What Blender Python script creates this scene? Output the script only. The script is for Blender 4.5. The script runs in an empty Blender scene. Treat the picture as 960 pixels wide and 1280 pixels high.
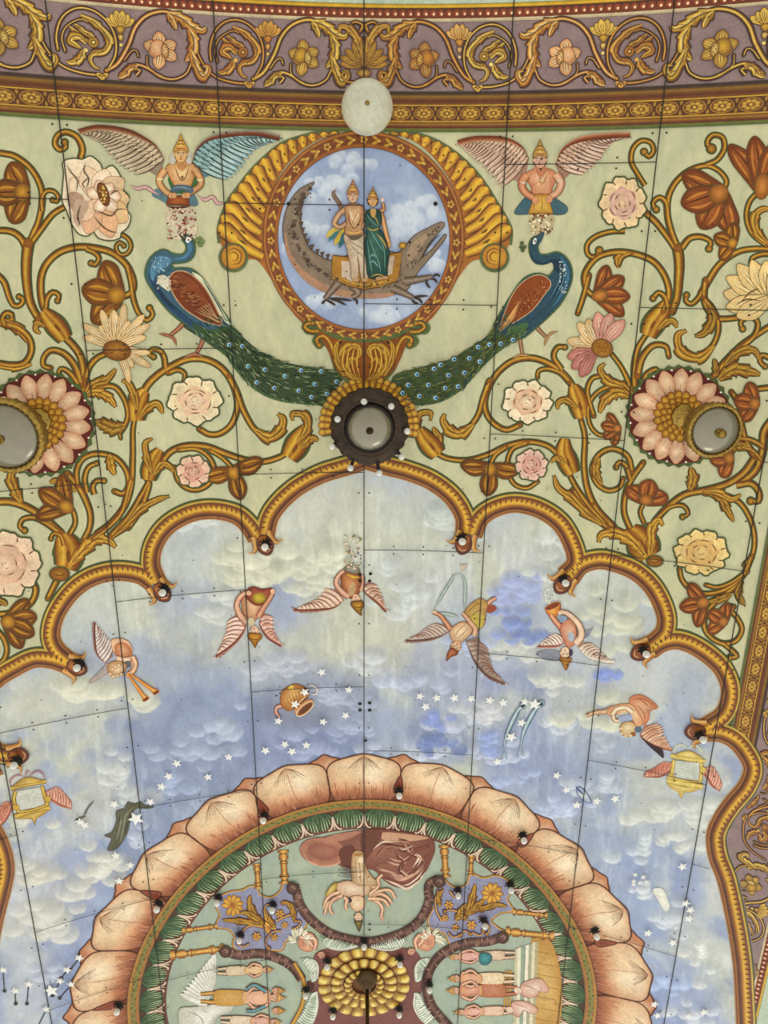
import bpy, math, random
import numpy as np
from mathutils.geometry import tessellate_polygon
from mathutils import Vector, Matrix

# ------------------------------------------------------------------ camera / vault geometry
F = 924.6; CX, CY = 480.0, 640.0
VC, H0, CAMZ = 0.065, 6.8, 1.5          # vault: height above the camera = H0 - VC*x*x
DC = (0.0, 8.38)                        # centre of the big lotus ring on the vault
def _n(v): v = np.array(v, float); return v/np.linalg.norm(v)
Zc = _n((-25, 310, -F)); Yc = np.array((-25, -2760, -F), float)
Yc = _n(Yc-Zc*np.dot(Yc, Zc)); Xc = np.cross(Yc, Zc)
ROT = np.array([Xc, Yc, Zc])
def XY(px, py, h=0.0):
    dx, dy, dz = ROT @ np.array((px-CX, CY-py, -F))
    a = VC*dx*dx; H = H0-h
    t = H/dz if a < 1e-9 else (-dz+math.sqrt(dz*dz+4*a*H))/(2*a)
    return (t*dx, t*dy)
def surf(x, h=0.0): return CAMZ+H0-VC*x*x-h
def lin(c):
    c = c/255.0
    return c/12.92 if c <= 0.04045 else ((c+0.055)/1.055)**2.4
def col(c):
    if isinstance(c, str):
        c = c.lstrip('#'); c = tuple(int(c[i:i+2], 16) for i in (0, 2, 4))
    return c
def mixc(a, b, t):
    a, b = col(a), col(b); return tuple(a[i]*(1-t)+b[i]*t for i in range(3))
def sc(c, k): c = col(c); return tuple(max(0, min(255, v*k)) for v in c)
RND = random.Random(7)

def pts(s):
    if isinstance(s, str):
        return [tuple(float(v) for v in q.split(',')) for q in s.split()]
    return [tuple(q) for q in s]
def crom(P, closed=False, step=3.0):
    n = len(P)
    if n < 3 and not closed:
        (a, b) = P; k = max(1, int(math.dist(a, b)/step/2))
        return [(a[0]+(b[0]-a[0])*i/k, a[1]+(b[1]-a[1])*i/k) for i in range(k+1)]
    out = []
    segs = n if closed else n-1
    for i in range(segs):
        p1, p2 = P[i], P[(i+1) % n]
        if closed: p0, p3 = P[i-1], P[(i+2) % n]
        else:
            p0 = P[i-1] if i > 0 else (2*p1[0]-p2[0], 2*p1[1]-p2[1])
            p3 = P[i+2] if i+2 < n else (2*p2[0]-p1[0], 2*p2[1]-p1[1])
        k = max(2, int(math.dist(p1, p2)/step))
        for j in range(k):
            t = j/k; t2 = t*t; t3 = t2*t
            out.append(tuple(0.5*((2*p1[d])+(-p0[d]+p2[d])*t+(2*p0[d]-5*p1[d]+4*p2[d]-p3[d])*t2+(-p0[d]+3*p1[d]-3*p2[d]+p3[d])*t3) for d in (0, 1)))
    if not closed: out.append(P[-1])
    return out
def norms(P):
    N = []
    for i in range(len(P)):
        a = P[max(0, i-1)]; b = P[min(len(P)-1, i+1)]
        dx, dy = b[0]-a[0], b[1]-a[1]; l = math.hypot(dx, dy) or 1
        N.append((-dy/l, dx/l))
    return N

# ------------------------------------------------------------------ materials
def new_mat(name):
    m = bpy.data.materials.new(name); m.use_nodes = True
    nt = m.node_tree; nt.nodes.clear()
    o = nt.nodes.new('ShaderNodeOutputMaterial'); b = nt.nodes.new('ShaderNodeBsdfPrincipled')
    nt.links.new(b.outputs[0], o.inputs[0]); return m, nt, b
def nd(nt, t, **kw):
    n = nt.nodes.new(t)
    for k, v in kw.items():
        if k.startswith('i_'): n.inputs[int(k[2:])].default_value = v
        else: setattr(n, k, v)
    return n
def paint_mat(name, lo=0.80, hi=1.14, s1=5.0, s2=38.0, tint=None, tamt=0.0, rough=0.62, spec=0.25, stretch=(1, 1, 1), bump=0.15):
    """oil paint on boards: colour attribute broken up by brushy noise"""
    m, nt, b = new_mat(name); L = nt.links.new
    at = nd(nt, 'ShaderNodeVertexColor', layer_name='Col')
    g = nd(nt, 'ShaderNodeNewGeometry')
    mp = nd(nt, 'ShaderNodeMapping'); mp.inputs['Scale'].default_value = stretch
    L(g.outputs['Position'], mp.inputs['Vector'])
    n1 = nd(nt, 'ShaderNodeTexNoise'); n1.inputs['Scale'].default_value = s1; n1.inputs['Detail'].default_value = 7; n1.inputs['Distortion'].default_value = 1.2
    n2 = nd(nt, 'ShaderNodeTexNoise'); n2.inputs['Scale'].default_value = s2; n2.inputs['Detail'].default_value = 4; n2.inputs['Distortion'].default_value = 0.6
    L(mp.outputs[0], n1.inputs['Vector']); L(mp.outputs[0], n2.inputs['Vector'])
    ad = nd(nt, 'ShaderNodeMath', operation='ADD'); L(n1.outputs[0], ad.inputs[0]); L(n2.outputs[0], ad.inputs[1])
    mr = nd(nt, 'ShaderNodeMapRange'); mr.inputs[1].default_value = 0.65; mr.inputs[2].default_value = 1.35
    mr.inputs[3].default_value = lo; mr.inputs[4].default_value = hi
    L(ad.outputs[0], mr.inputs[0])
    src = at.outputs[0]
    if tint:
        mx = nd(nt, 'ShaderNodeMix', data_type='RGBA')
        n3 = nd(nt, 'ShaderNodeTexNoise'); n3.inputs['Scale'].default_value = 1.6; n3.inputs['Detail'].default_value = 6; n3.inputs['Distortion'].default_value = 1.5
        L(mp.outputs[0], n3.inputs['Vector'])
        m3 = nd(nt, 'ShaderNodeMapRange'); m3.inputs[1].default_value = 0.42; m3.inputs[2].default_value = 0.68; m3.inputs[3].default_value = 0; m3.inputs[4].default_value = tamt
        L(n3.outputs[0], m3.inputs[0]); L(m3.outputs[0], mx.inputs[0]); L(src, mx.inputs[6])
        mx.inputs[7].default_value = tuple(lin(v) for v in col(tint))+(1,); src = mx.outputs[2]
    vm = nd(nt, 'ShaderNodeVectorMath', operation='SCALE'); L(src, vm.inputs[0]); L(mr.outputs[0], vm.inputs['Scale'])
    L(vm.outputs[0], b.inputs['Base Color'])
    b.inputs['Roughness'].default_value = rough; b.inputs['Specular IOR Level'].default_value = spec
    if bump:
        bp = nd(nt, 'ShaderNodeBump'); bp.inputs['Strength'].default_value = bump; bp.inputs['Distance'].default_value = 0.01
        L(n2.outputs[0], bp.inputs['Height']); L(bp.outputs[0], b.inputs['Normal'])
    return m
PAINT = paint_mat('oil_paint', 0.74, 1.2)
FIELD = paint_mat('green_field_paint', 0.86, 1.10, 2.2, 16.0, tint='#b4b996', tamt=0.6, stretch=(1.6, 0.8, 1))
SKY = paint_mat('sky_paint', 0.86, 1.12, 3.5, 24.0, stretch=(1.3, 0.8, 1))
GILT = paint_mat('gilt_paint', 0.74, 1.22, 6.0, 60.0, rough=0.45, spec=0.4)
def plain(name, c, rough=0.5, metal=0.0, spec=0.5, noise=0.15, scale=40, trans=0.0, ior=1.45):
    m, nt, b = new_mat(name); L = nt.links.new
    g = nd(nt, 'ShaderNodeNewGeometry'); n = nd(nt, 'ShaderNodeTexNoise'); n.inputs['Scale'].default_value = scale; n.inputs['Detail'].default_value = 5
    L(g.outputs['Position'], n.inputs['Vector'])
    r = nd(nt, 'ShaderNodeValToRGB'); c = col(c)
    r.color_ramp.elements[0].position = 0.3; r.color_ramp.elements[1].position = 0.7
    r.color_ramp.elements[0].color = tuple(lin(v)*(1-noise) for v in c)+(1,); r.color_ramp.elements[1].color = tuple(min(1, lin(v)*(1+noise)) for v in c)+(1,)
    L(n.outputs[0], r.inputs[0]); L(r.outputs[0], b.inputs['Base Color'])
    b.inputs['Roughness'].default_value = rough; b.inputs['Metallic'].default_value = metal
    b.inputs['Specular IOR Level'].default_value = spec; b.inputs['Transmission Weight'].default_value = trans; b.inputs['IOR'].default_value = ior
    return m

# ------------------------------------------------------------------ paint builder
LAYER = 0.0001
class M:
    """collects painted shapes, authored where they lie on the vault, into ONE mesh"""
    def __init__(s, lo=0.001, hi=0.004, xf=None):
        s.v = []; s.c = []; s.f = []; s.lo = lo; s.hi = hi; s.xf = xf
    def w(s, p):
        x, y = XY(p[0], p[1])
        return s.xf(x, y) if s.xf else (x, y)
    def lay(s, low=False):
        if low: s.lo += LAYER*0.5; return s.lo
        s.hi += LAYER; return s.hi
    def tri(s, P, C, h, strip=0.06):
        """convex polygon in world XY, cut into strips so it follows the vault"""
        xs = [p[0] for p in P]; a, b = min(xs), max(xs)
        if b-a <= strip:
            i = len(s.v); s.v += [(p[0], p[1], surf(p[0], h)) for p in P]; s.c += C; s.f.append(tuple(range(i, i+len(P)))); return
        k0 = math.floor(a/strip); k1 = math.ceil(b/strip)
        for k in range(k0, k1):
            Q = list(zip(P, C))
            for lim, sg in ((k*strip, 1), ((k+1)*strip, -1)):
                R = []
                for i in range(len(Q)):
                    (p, pc), (q, qc) = Q[i-1], Q[i]
                    dp, dq = sg*(p[0]-lim), sg*(q[0]-lim)
                    if (dp >= 0) != (dq >= 0):
                        t = dp/(dp-dq)
                        R.append(((lim, p[1]+(q[1]-p[1])*t), tuple(pc[j]+(qc[j]-pc[j])*t for j in range(3))))
                    if dq >= 0: R.append((q, qc))
                Q = R
                if len(Q) < 3: break
            if len(Q) >= 3:
                i = len(s.v); s.v += [(p[0], p[1], surf(p[0], h)) for p, _ in Q]; s.c += [c for _, c in Q]; s.f.append(tuple(range(i, i+len(Q))))
    def fillw(s, W, c, h, strip=0.06):
        c = tuple(lin(v) for v in col(c))
        for t in tessellate_polygon([[Vector((x, y, 0)) for x, y in W]]):
            s.tri([W[i] for i in t], [c]*3, h, strip)
    def p(s, c, P, smooth=True, low=False, out=None, ow=1.2):
        P = pts(P)
        if smooth: P = crom(P, True)
        if out: s.rib(P+[P[0]], ow, [out], low=low)
        s.fillw([s.w(q) for q in P], c, s.lay(low)); return s
    def fan(s, cc, ce, P, centre=None, smooth=True, low=False, out=None, ow=1.2, mid=0.55, jit=0.0):
        """star-shaped patch, colour running from its middle to its rim"""
        P = pts(P)
        if smooth: P = crom(P, True)
        if out: s.rib(P+[P[0]], ow, [out], low=low)
        if centre is None: centre = (sum(q[0] for q in P)/len(P), sum(q[1] for q in P)/len(P))
        h = s.lay(low); k = 1+RND.uniform(-jit, jit)
        a = tuple(lin(v) for v in sc(cc, k)); b = tuple(lin(v) for v in sc(ce, k)); m = tuple((a[i]+b[i])/2 for i in range(3))
        W = [s.w(q) for q in P]; c = s.w(centre)
        Q = [(c[0]+(q[0]-c[0])*mid, c[1]+(q[1]-c[1])*mid) for q in W]
        n = len(W)
        for i in range(n):
            j = (i+1) % n
            s.tri([c, Q[i], Q[j]], [a, m, m], h); s.tri([Q[i], W[i], W[j], Q[j]], [m, b, b, m], h)
        return s
    def e(s, c, cx, cy, rx, ry=None, rot=0, ce=None, low=False, out=None, ow=1.0, n=None):
        ry = rx if ry is None else ry; n = n or max(8, int(8+max(rx, ry)*1.1)); r = math.radians(rot)
        P = [(cx+rx*math.cos(t)*math.cos(r)-ry*math.sin(t)*math.sin(r), cy+rx*math.cos(t)*math.sin(r)+ry*math.sin(t)*math.cos(r)) for t in (2*math.pi*i/n for i in range(n))]
        return s.fan(c, ce or c, P, (cx, cy), False, low, out, ow)
    def rib(s, P, w, cols, w1=None, ends=None, low=False, prof=None, h=None):
        """ribbon along P; cols = colours across; w px wide"""
        if len(P) < 2: return s
        h = h if h is not None else s.lay(low); N = norms(P); n = len(P); w1 = w if w1 is None else w1
        C = [tuple(lin(v) for v in col(c)) for c in cols]
        if len(C) == 1: C = C*2
        kk = int(max(w, w1)/4.5)+2
        if kk > len(C):
            n0 = len(C)-1; kk = max(kk, n0*math.ceil((kk-1)/n0)+1) if n0 > 1 else kk
            D = []
            for j in range(kk):
                u = j/(kk-1)*n0; a = min(n0-1, int(u)); D.append(tuple(C[a][q]+(C[a+1][q]-C[a][q])*(u-a) for q in range(3)))
            C = D
        k = len(C); i0 = len(s.v)
        for i, (q, nn) in enumerate(zip(P, N)):
            t = i/(n-1); ww = w+(w1-w)*t
            if ends == 'taper': ww *= max(0.12, min(1, 4*t, 4*(1-t)))
            elif ends == 'in': ww *= max(0.1, min(1, 5*t))
            elif ends == 'out': ww *= max(0.1, min(1, 2.2*(1-t)))
            elif ends == 'leaf': ww *= max(0.08, math.sin(math.pi*min(1, t*0.93+0.07))**0.75)
            if prof: ww *= prof(t)
            for j in range(k):
                o = (j/(k-1)-0.5)*ww
                x, y = s.w((q[0]+nn[0]*o, q[1]+nn[1]*o)); s.v.append((x, y, surf(x, h))); s.c.append(C[j])
        for i in range(n-1):
            for j in range(k-1):
                a = i0+i*k+j; s.f.append((a, a+1, a+k+1, a+k))
        return s
    def s(s, c, w, P, ends='taper', smooth=True, low=False):
        P = pts(P)
        return s.rib(crom(P) if smooth and len(P) > 2 else crom(P[:2]) if len(P) == 2 else P, w, [c], ends=ends, low=low)
    # --- ornament
    VG = '#4c5a30'
    def vine(s, w0, w1, P, curl=0, cols=None, k=1.0, g=None):
        P = crom(pts(P)); cols = cols or ['#4e260a', '#844c14', '#96601c', '#c49830', '#cc9c36', '#9a611a', '#54290c']
        if k != 1: cols = [sc(c, k) for c in cols]
        w0 *= 0.97; w1 *= 0.97; s.rib(P, w0+3.4, [g or s.VG], w1+3.0, low=True); s.rib(P, w0, cols, w1)
        if not curl:
            for (x, y), ww in ((P[0], w0), (P[-1], w1)): s.e(g or s.VG, x, y, ww/2+1.4, low=True); s.e(cols[2], x, y, ww/2*0.96, ce=cols[1])
        if curl:
            x, y = P[-1]; r = max(2.2, w1*0.5*curl)
            s.e(g or s.VG, x, y, r+1.8, low=True); s.e('#c8942c', x, y, r, ce='#7a4412')
        return s
    def leaf(s, w, P, lobes=4, cols=None, k=1.0, g=None):
        """acanthus leaf: lobed ribbon with a dark vein"""
        P = crom(pts(P), step=1.6); n = len(P); w *= 1.3
        cols = cols or ['#5a300c', '#a87420', '#d4aa40', '#6e3f10', '#d0a038', '#96601a', '#502a0c']
        if k != 1: cols = [sc(c, k) for c in cols]
        def pf(t):
            a = math.sin(math.pi*min(1, t*0.9+0.1))**0.6; u = (t*lobes) % 1.0
            return max(0.1, a*(0.62+0.38*(u**1.3)))
        s.rib(P, w+3.2, [g or s.VG], low=True, prof=lambda t: max(0.25, pf(t))); s.rib(P, w, cols, prof=pf)
        N = norms(P)
        for i in range(1, lobes):
            j = int((i+0.1)/lobes*n); q = P[min(n-1, j)]; nn = N[min(n-1, j)]; b = P[max(0, j-int(n/lobes*0.9))]
            for sg in (-1, 1):
                s.rib([b, ((b[0]+q[0])/2+nn[0]*sg*w*0.13, (b[1]+q[1])/2+nn[1]*sg*w*0.13), (q[0]+nn[0]*sg*w*0.3, q[1]+nn[1]*sg*w*0.3)], 0.9, ['#6b3d10'], ends='taper')
        return s
    def petal(s, bx, by, ang, L, W, cc, ce, out=None, curl=0.0, ow=1.2, vein=None, low=False, tipw=0.55):
        """one petal: base point, direction in degrees (image sense, 0 = right, 90 = down)"""
        a = math.radians(ang); ux, uy = math.cos(a), math.sin(a); vx, vy = -uy, ux
        def q(t, o): 
            cu = curl*L*t*t; return (bx+ux*L*t+vx*(o*W+cu), by+uy*L*t+vy*(o*W+cu))
        P = [q(0, -0.16), q(0.3, -0.40), q(0.65, -tipw), q(0.9, -0.28), q(1.0, 0.02), q(0.9, 0.28), q(0.65, tipw), q(0.3, 0.40), q(0, 0.16)]
        s.fan(cc, ce, P, q(0.6, 0), out=out, ow=ow, low=low, jit=0.05)
        if vein: 
            for o in (-0.22, 0, 0.22): s.rib(crom([q(0.1, o*0.4), q(0.45, o), q(0.8, o*0.9)]), 0.8, [vein], ends='taper')
        return s
    def bloom(s, bx, by, ang, L, W, n=3, spread=70, pal=('#b5741c', '#7a3d0d'), out='#4c5a30', vein='#5e2c0a', cup=True, hl='#d8a43a'):
        """side-view flower opening from a cup"""
        order = sorted(range(n), key=lambda i: -abs(i-(n-1)/2))
        for i in order:
            t = (i/(n-1)-0.5) if n > 1 else 0
            cu = t*0.5; W_ = W; W = W*1.3; aa = math.radians(ang+t*spread); LL = L*(1-0.12*abs(t)*RND.uniform(0.6, 1.4)); s.petal(bx, by, ang+t*spread, LL, W, pal[0], pal[1], out=out, curl=cu, vein=vein, tipw=0.5)
            q = lambda u, o: (bx+math.cos(aa)*LL*u-math.sin(aa)*(o*W+cu*LL*u*u), by+math.sin(aa)*LL*u+math.cos(aa)*(o*W+cu*LL*u*u))
            for o in (-0.26, 0.2): s.rib(crom([q(0.3, o*0.8), q(0.6, o), q(0.86, o*0.6)]), max(1.2, W*0.10), [mixc(pal[0], hl, 0.7)], ends='taper')
            s.rib(crom([q(0.2, 0), q(0.55, 0.03), q(0.95, 0)]), 1.3, [sc(pal[1], 0.7)], ends='taper'); W = W_
        a = math.radians(ang)
        if cup: s.e(hl, bx+math.cos(a)*L*0.12, by+math.sin(a)*L*0.12, L*0.22, W*0.42, ang, ce='#8a4e14', out=out, ow=1)
        return s
    def rose(s, cx, cy, rx, ry, n=9, rot=0, pal=('#d8a184', '#ecc8a0', '#f0d9b4'), ink='#6a4426', seed=1, out='#4b5630'):
        R = random.Random(seed)
        def ring(rr, nn, wob, ca, cb, ph):
            P = []
            for i in range(nn*6):
                t = 2*math.pi*i/(nn*6); u = (i % 6)/6.0
                k = rr*(1-0.13*wob*(1-math.sin(math.pi*(u if u else 0.02))))*(1+0.04*math.sin(i*1.7+seed))
                P.append((cx+rx*k*math.cos(t+ph), cy+ry*k*math.sin(t+ph)))
            return P
        P = ring(1.0, n, 1, 0, 0, rot)
        s.rib([(cx+(p[0]-cx)*1.02, cy+(p[1]-cy)*1.02) for p in P+[P[0]]], 3.4, [out], low=False)
        s.fan(pal[1], pal[2], P, (cx, cy), False)
        for i in range(n):                       # petal divisions, shading at their roots
            t = rot+2*math.pi*i/n
            A = (cx+rx*0.92*math.cos(t), cy+ry*0.92*math.sin(t)); B = (cx+rx*0.6*math.cos(t+0.12), cy+ry*0.6*math.sin(t+0.12))
            s.rib(crom([A, ((A[0]+B[0])/2+R.uniform(-1, 1), (A[1]+B[1])/2+R.uniform(-1, 1)), B]), 1.5, [ink], ends='taper')
            tm = t+math.pi/n
            s.petal(cx+rx*0.42*math.cos(tm), cy+ry*0.42*math.sin(tm), math.degrees(math.atan2(ry*math.sin(tm), rx*math.cos(tm))), 0.40*(rx+ry)/2, 0.42*(rx+ry)/2, pal[2], mixc(pal[1], pal[2], R.uniform(0.1, 0.8)))
        for rr, nn, ca, cb in ((0.60, max(5, n-3), pal[0], pal[1]), (0.36, 5, sc(pal[0], 0.95), pal[2])):
            ph = R.uniform(0, 6)
            Q = [(cx+rx*rr*(1+0.10*math.sin(nn*t+ph))*math.cos(t), cy+ry*rr*(1+0.10*math.sin(nn*t+ph))*math.sin(t)) for t in (2*math.pi*i/30 for i in range(30))]
            s.fan(cb, ca, Q, (cx, cy), False)
            for i in range(nn-1):
                t = ph+2*math.pi*i/nn; r2 = rr*R.uniform(0.8, 1.0)
                s.rib([(cx+rx*r2*math.cos(t+d), cy+ry*r2*math.sin(t+d)) for d in (0, 0.25, 0.5, 0.75)], 1.3, [ink], ends='taper')
        for i in range(5):
            t = R.uniform(0, 6); r2 = R.uniform(0.05, 0.2)
            s.rib([(cx+rx*r2*math.cos(t+d), cy+ry*r2*math.sin(t+d)) for d in (0, 0.5, 1.0)], 1.0, [sc(ink, 1.3)], ends='taper')
        return s
    def wing(s, lead, trail, n, c1, c2, ink='#6a4636', w=None, cover=True, edge='#8a4a28', ew=5, sh=0.22):
        """feathered wing: feathers run from the leading edge to the trailing edge"""
        A = crom(pts(lead), step=1.5); B = crom(pts(trail), step=1.5)
        def at(P, t): return P[min(len(P)-1, int(t*(len(P)-1)))]
        s.p(mixc(c2, ink, 0.3), [at(A, i/10) for i in range(11)]+[(at(A, 1-i/10)[0]*0.25+at(B, 1-i/10)[0]*0.75, at(A, 1-i/10)[1]*0.25+at(B, 1-i/10)[1]*0.75) for i in range(11)], smooth=False)
        n = int(n*1.1)
        for i in range(n):
            t = 1-(i+0.5)/n; a, b = at(A, t), at(B, max(0, t-sh*min(1, t*2))); b = (b[0]+(b[0]-a[0])*0.07, b[1]+(b[1]-a[1])*0.07); L = math.dist(a, b); ww = (w or 1.7*math.dist(at(A, 0), A[-1])/n)
            f = RND.uniform(0, 1)
            s.rib(crom([a, ((a[0]+b[0])/2, (a[1]+b[1])/2), b], step=2), ww*1.25, [ink], ends='leaf')
            s.rib(crom([a, ((a[0]+b[0])/2, (a[1]+b[1])/2), b], step=2), ww*0.9, [mixc(c1, c2, f), mixc(c1, c2, 0.6), mixc(c1, '#ffffff', 0.25), mixc(c1, '#ffffff', 0.1)], ends='leaf')
        if cover:
            for r in (0.5, 0.3):
                for i in range(n):
                    t = (1-(i+0.5)/n)*0.9+0.1; a, b = at(A, t), at(B, max(0, t-sh)); b = (a[0]+(b[0]-a[0])*r, a[1]+(b[1]-a[1])*r)
                    ww = 1.3*math.dist(at(A, 0), A[-1])/n
                    s.rib([a, ((a[0]+b[0])/2, (a[1]+b[1])/2), b], ww*1.1, [ink], ends='leaf'); s.rib([a, ((a[0]+b[0])/2, (a[1]+b[1])/2), b], ww*0.75, [c1, mixc(c1, c2, RND.random())], ends='leaf')
        s.rib(A, ew*1.2, [sc(edge, 0.62), sc(edge, 0.9), mixc(edge, c1, 0.6)], ends='out')
        return s
    def head(s, cx, cy, r, up=-90, skin='#e0b080', hair='#3a2a20', crown=None, turn=0, beard=None, ink='#5a3422'):
        """painted head, 'up' = direction from chin to top of head, degrees"""
        a = math.radians(up); ux, uy = math.cos(a), math.sin(a); vx, vy = -uy, ux
        q = lambda o, t: (cx+vx*o*r+ux*t*r, cy+vy*o*r+uy*t*r)
        s.e(hair, *q(0, 0.12), r*1.12, r*1.02, up, n=18)
        s.fan(mixc(skin, '#ffffff', 0.12), skin, [q(-0.78, 0.3), q(-0.72, -0.4), q(-0.32, -0.98), q(0.32, -0.98), q(0.72, -0.4), q(0.78, 0.3), q(0.4, 0.85), q(-0.4, 0.85)], q(0, 0), out=ink, ow=max(0.5, r*0.1))
        t = turn
        if r > 2.4:
            for o in (-0.36+t, 0.36+t):
                s.rib([q(o-0.24, 0.28), q(o, 0.36), q(o+0.24, 0.28)], r*0.12, [ink]); s.e('#f4ead8', *q(o, 0.08), r*0.2, r*0.11, up+90, n=8); s.e('#2a1a14', *q(o, 0.08), r*0.1, n=6)
            s.rib([q(t, 0.2), q(t*1.3+0.08, -0.25)], r*0.11, [sc(skin, 0.7)]); s.rib([q(t-0.12, -0.3), q(t+0.14, -0.3)], r*0.1, [sc(skin, 0.6)])
            s.rib([q(t-0.26, -0.58), q(t, -0.55), q(t+0.26, -0.58)], r*0.17, ['#a8483a'], ends='taper')
            for sg in (-1, 1): s.e(skin, *q(sg*0.86, 0.05), r*0.26, r*0.14, up, n=8, out=ink, ow=0.4)
        if beard: s.p(beard, [q(-0.7, -0.3), q(-0.3, -1.2), q(0.3, -1.2), q(0.7, -0.3), q(0.3, -0.75), q(-0.3, -0.75)])
        if crown:
            s.fan('#e2b860', crown, [q(-0.95, 0.45), q(-0.9, 1.0), q(-0.55, 1.7), q(-0.2, 2.3), q(0, 3.0), q(0.2, 2.3), q(0.55, 1.7), q(0.9, 1.0), q(0.95, 0.45), q(0, 0.72)], q(0, 1.2), out='#5a3a18', ow=max(0.5, r*0.12))
            for y in (0.85, 1.45, 1.95):
                s.rib([q(-0.85+y*0.28, y), q(0, y+0.12), q(0.85-y*0.28, y)], r*0.14, ['#7a4a1a'])
            for o in (-0.5, 0, 0.5): s.e('#c86a4a', *q(o, 0.95), r*0.12, n=6)
        return s
    def build(s, name, parent=None, mat=None, loc=None, kind=None):
        V = np.array(s.v, dtype=float)
        me = bpy.data.meshes.new(name)
        if loc is None: loc = tuple(V.mean(0)) if parent is None else (0, 0, 0)
        base = np.array(loc if parent is None else parent.location)
        V = V-base
        me.from_pydata(V.tolist(), [], [f[::-1] for f in s.f])
        at = me.color_attributes.new('Col', 'FLOAT_COLOR', 'POINT')
        at.data.foreach_set('color', np.concatenate([np.array(s.c), np.ones((len(s.c), 1))], 1).ravel().astype(np.float32))
        me.materials.append(mat or PAINT)
        o = bpy.data.objects.new(name, me); bpy.context.scene.collection.objects.link(o)
        if parent is None: o.location = loc
        else: o.parent = parent
        if kind: o['kind'] = kind
        # every face looks down into the hall
        return o

def tag(o, label=None, cat=None, group=None, kind=None):
    if label: o['label'] = label
    if cat: o['category'] = cat
    if group: o['group'] = group
    if kind: o['kind'] = kind
    return o
def thing(name, label, cat, at, group=None, kind=None):
    x, y = XY(*at); o = bpy.data.objects.new(name, None); o.empty_display_size = 0.05
    bpy.context.scene.collection.objects.link(o); o.location = (x, y, surf(x)); o.matrix_world = Matrix.Translation(o.location)
    return tag(o, label, cat, group, kind)
# ------------------------------------------------------------------ sky painted on the vault
def fbm(x, y, seed=0, oct=4):
    r = np.zeros_like(x); a = 1.0; tot = 0
    for o in range(oct):
        rs = np.random.RandomState(seed*31+o); g = rs.rand(64, 64)
        xi = np.floor(x).astype(int); yi = np.floor(y).astype(int); fx = x-xi; fy = y-yi
        fx = fx*fx*(3-2*fx); fy = fy*fy*(3-2*fy)
        v = (g[xi % 64, yi % 64]*(1-fx)+g[(xi+1) % 64, yi % 64]*fx)*(1-fy)+(g[xi % 64, (yi+1) % 64]*(1-fx)+g[(xi+1) % 64, (yi+1) % 64]*fx)*fy
        r += a*v; tot += a; a *= 0.5; x = x*2.03+7; y = y*2.03+3
    return r/tot
def px_of(X, Y):
    Z = H0-VC*X*X; v = np.stack([X, Y, Z], -1) @ ROT
    return CX+v[..., 0]/-v[..., 2]*F, CY-v[..., 1]/-v[..., 2]*F
LINT = np.array([lin(v) for v in range(256)])
def tolin(C): C = np.clip(C, 0, 255)/255.0; return np.where(C <= 0.04045, C/12.92, ((C+0.055)/1.055)**2.4)
def grid_mesh(name, x0, x1, y0, y1, st, h, paintf, mat, keep=None):
    xs = np.arange(x0, x1+st/2, st); ys = np.arange(y0, y1+st/2, st)
    X, Y = np.meshgrid(xs, ys, indexing='ij'); PX, PY = px_of(X, Y)
    C = tolin(paintf(PX, PY, X, Y)); Z = CAMZ+H0-VC*X*X-h
    nx, ny = X.shape; idx = np.arange(nx*ny).reshape(nx, ny)
    q = np.stack([idx[:-1, :-1], idx[:-1, 1:], idx[1:, 1:], idx[1:, :-1]], -1).reshape(-1, 4)
    if keep is not None:
        k = keep(X, Y); kk = (k[:-1, :-1] | k[1:, 1:] | k[1:, :-1] | k[:-1, 1:]).ravel(); q = q[kk]
    me = bpy.data.meshes.new(name)
    me.vertices.add(nx*ny); me.vertices.foreach_set('co', np.stack([X, Y, Z], -1).ravel())
    me.loops.add(len(q)*4); me.loops.foreach_set('vertex_index', q.ravel())
    me.polygons.add(len(q)); me.polygons.foreach_set('loop_start', np.arange(len(q))*4)
    me.update(calc_edges=True); me.validate()
    at = me.color_attributes.new('Col', 'FLOAT_COLOR', 'POINT')
    at.data.foreach_set('color', np.concatenate([C.reshape(-1, 3), np.ones((nx*ny, 1))], 1).ravel().astype(np.float32))
    me.materials.append(mat); o = bpy.data.objects.new(name, me); bpy.context.scene.collection.objects.link(o); return o
def ss(a, b, x): t = np.clip((x-a)/(b-a), 0, 1); return t*t*(3-2*t)
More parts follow.
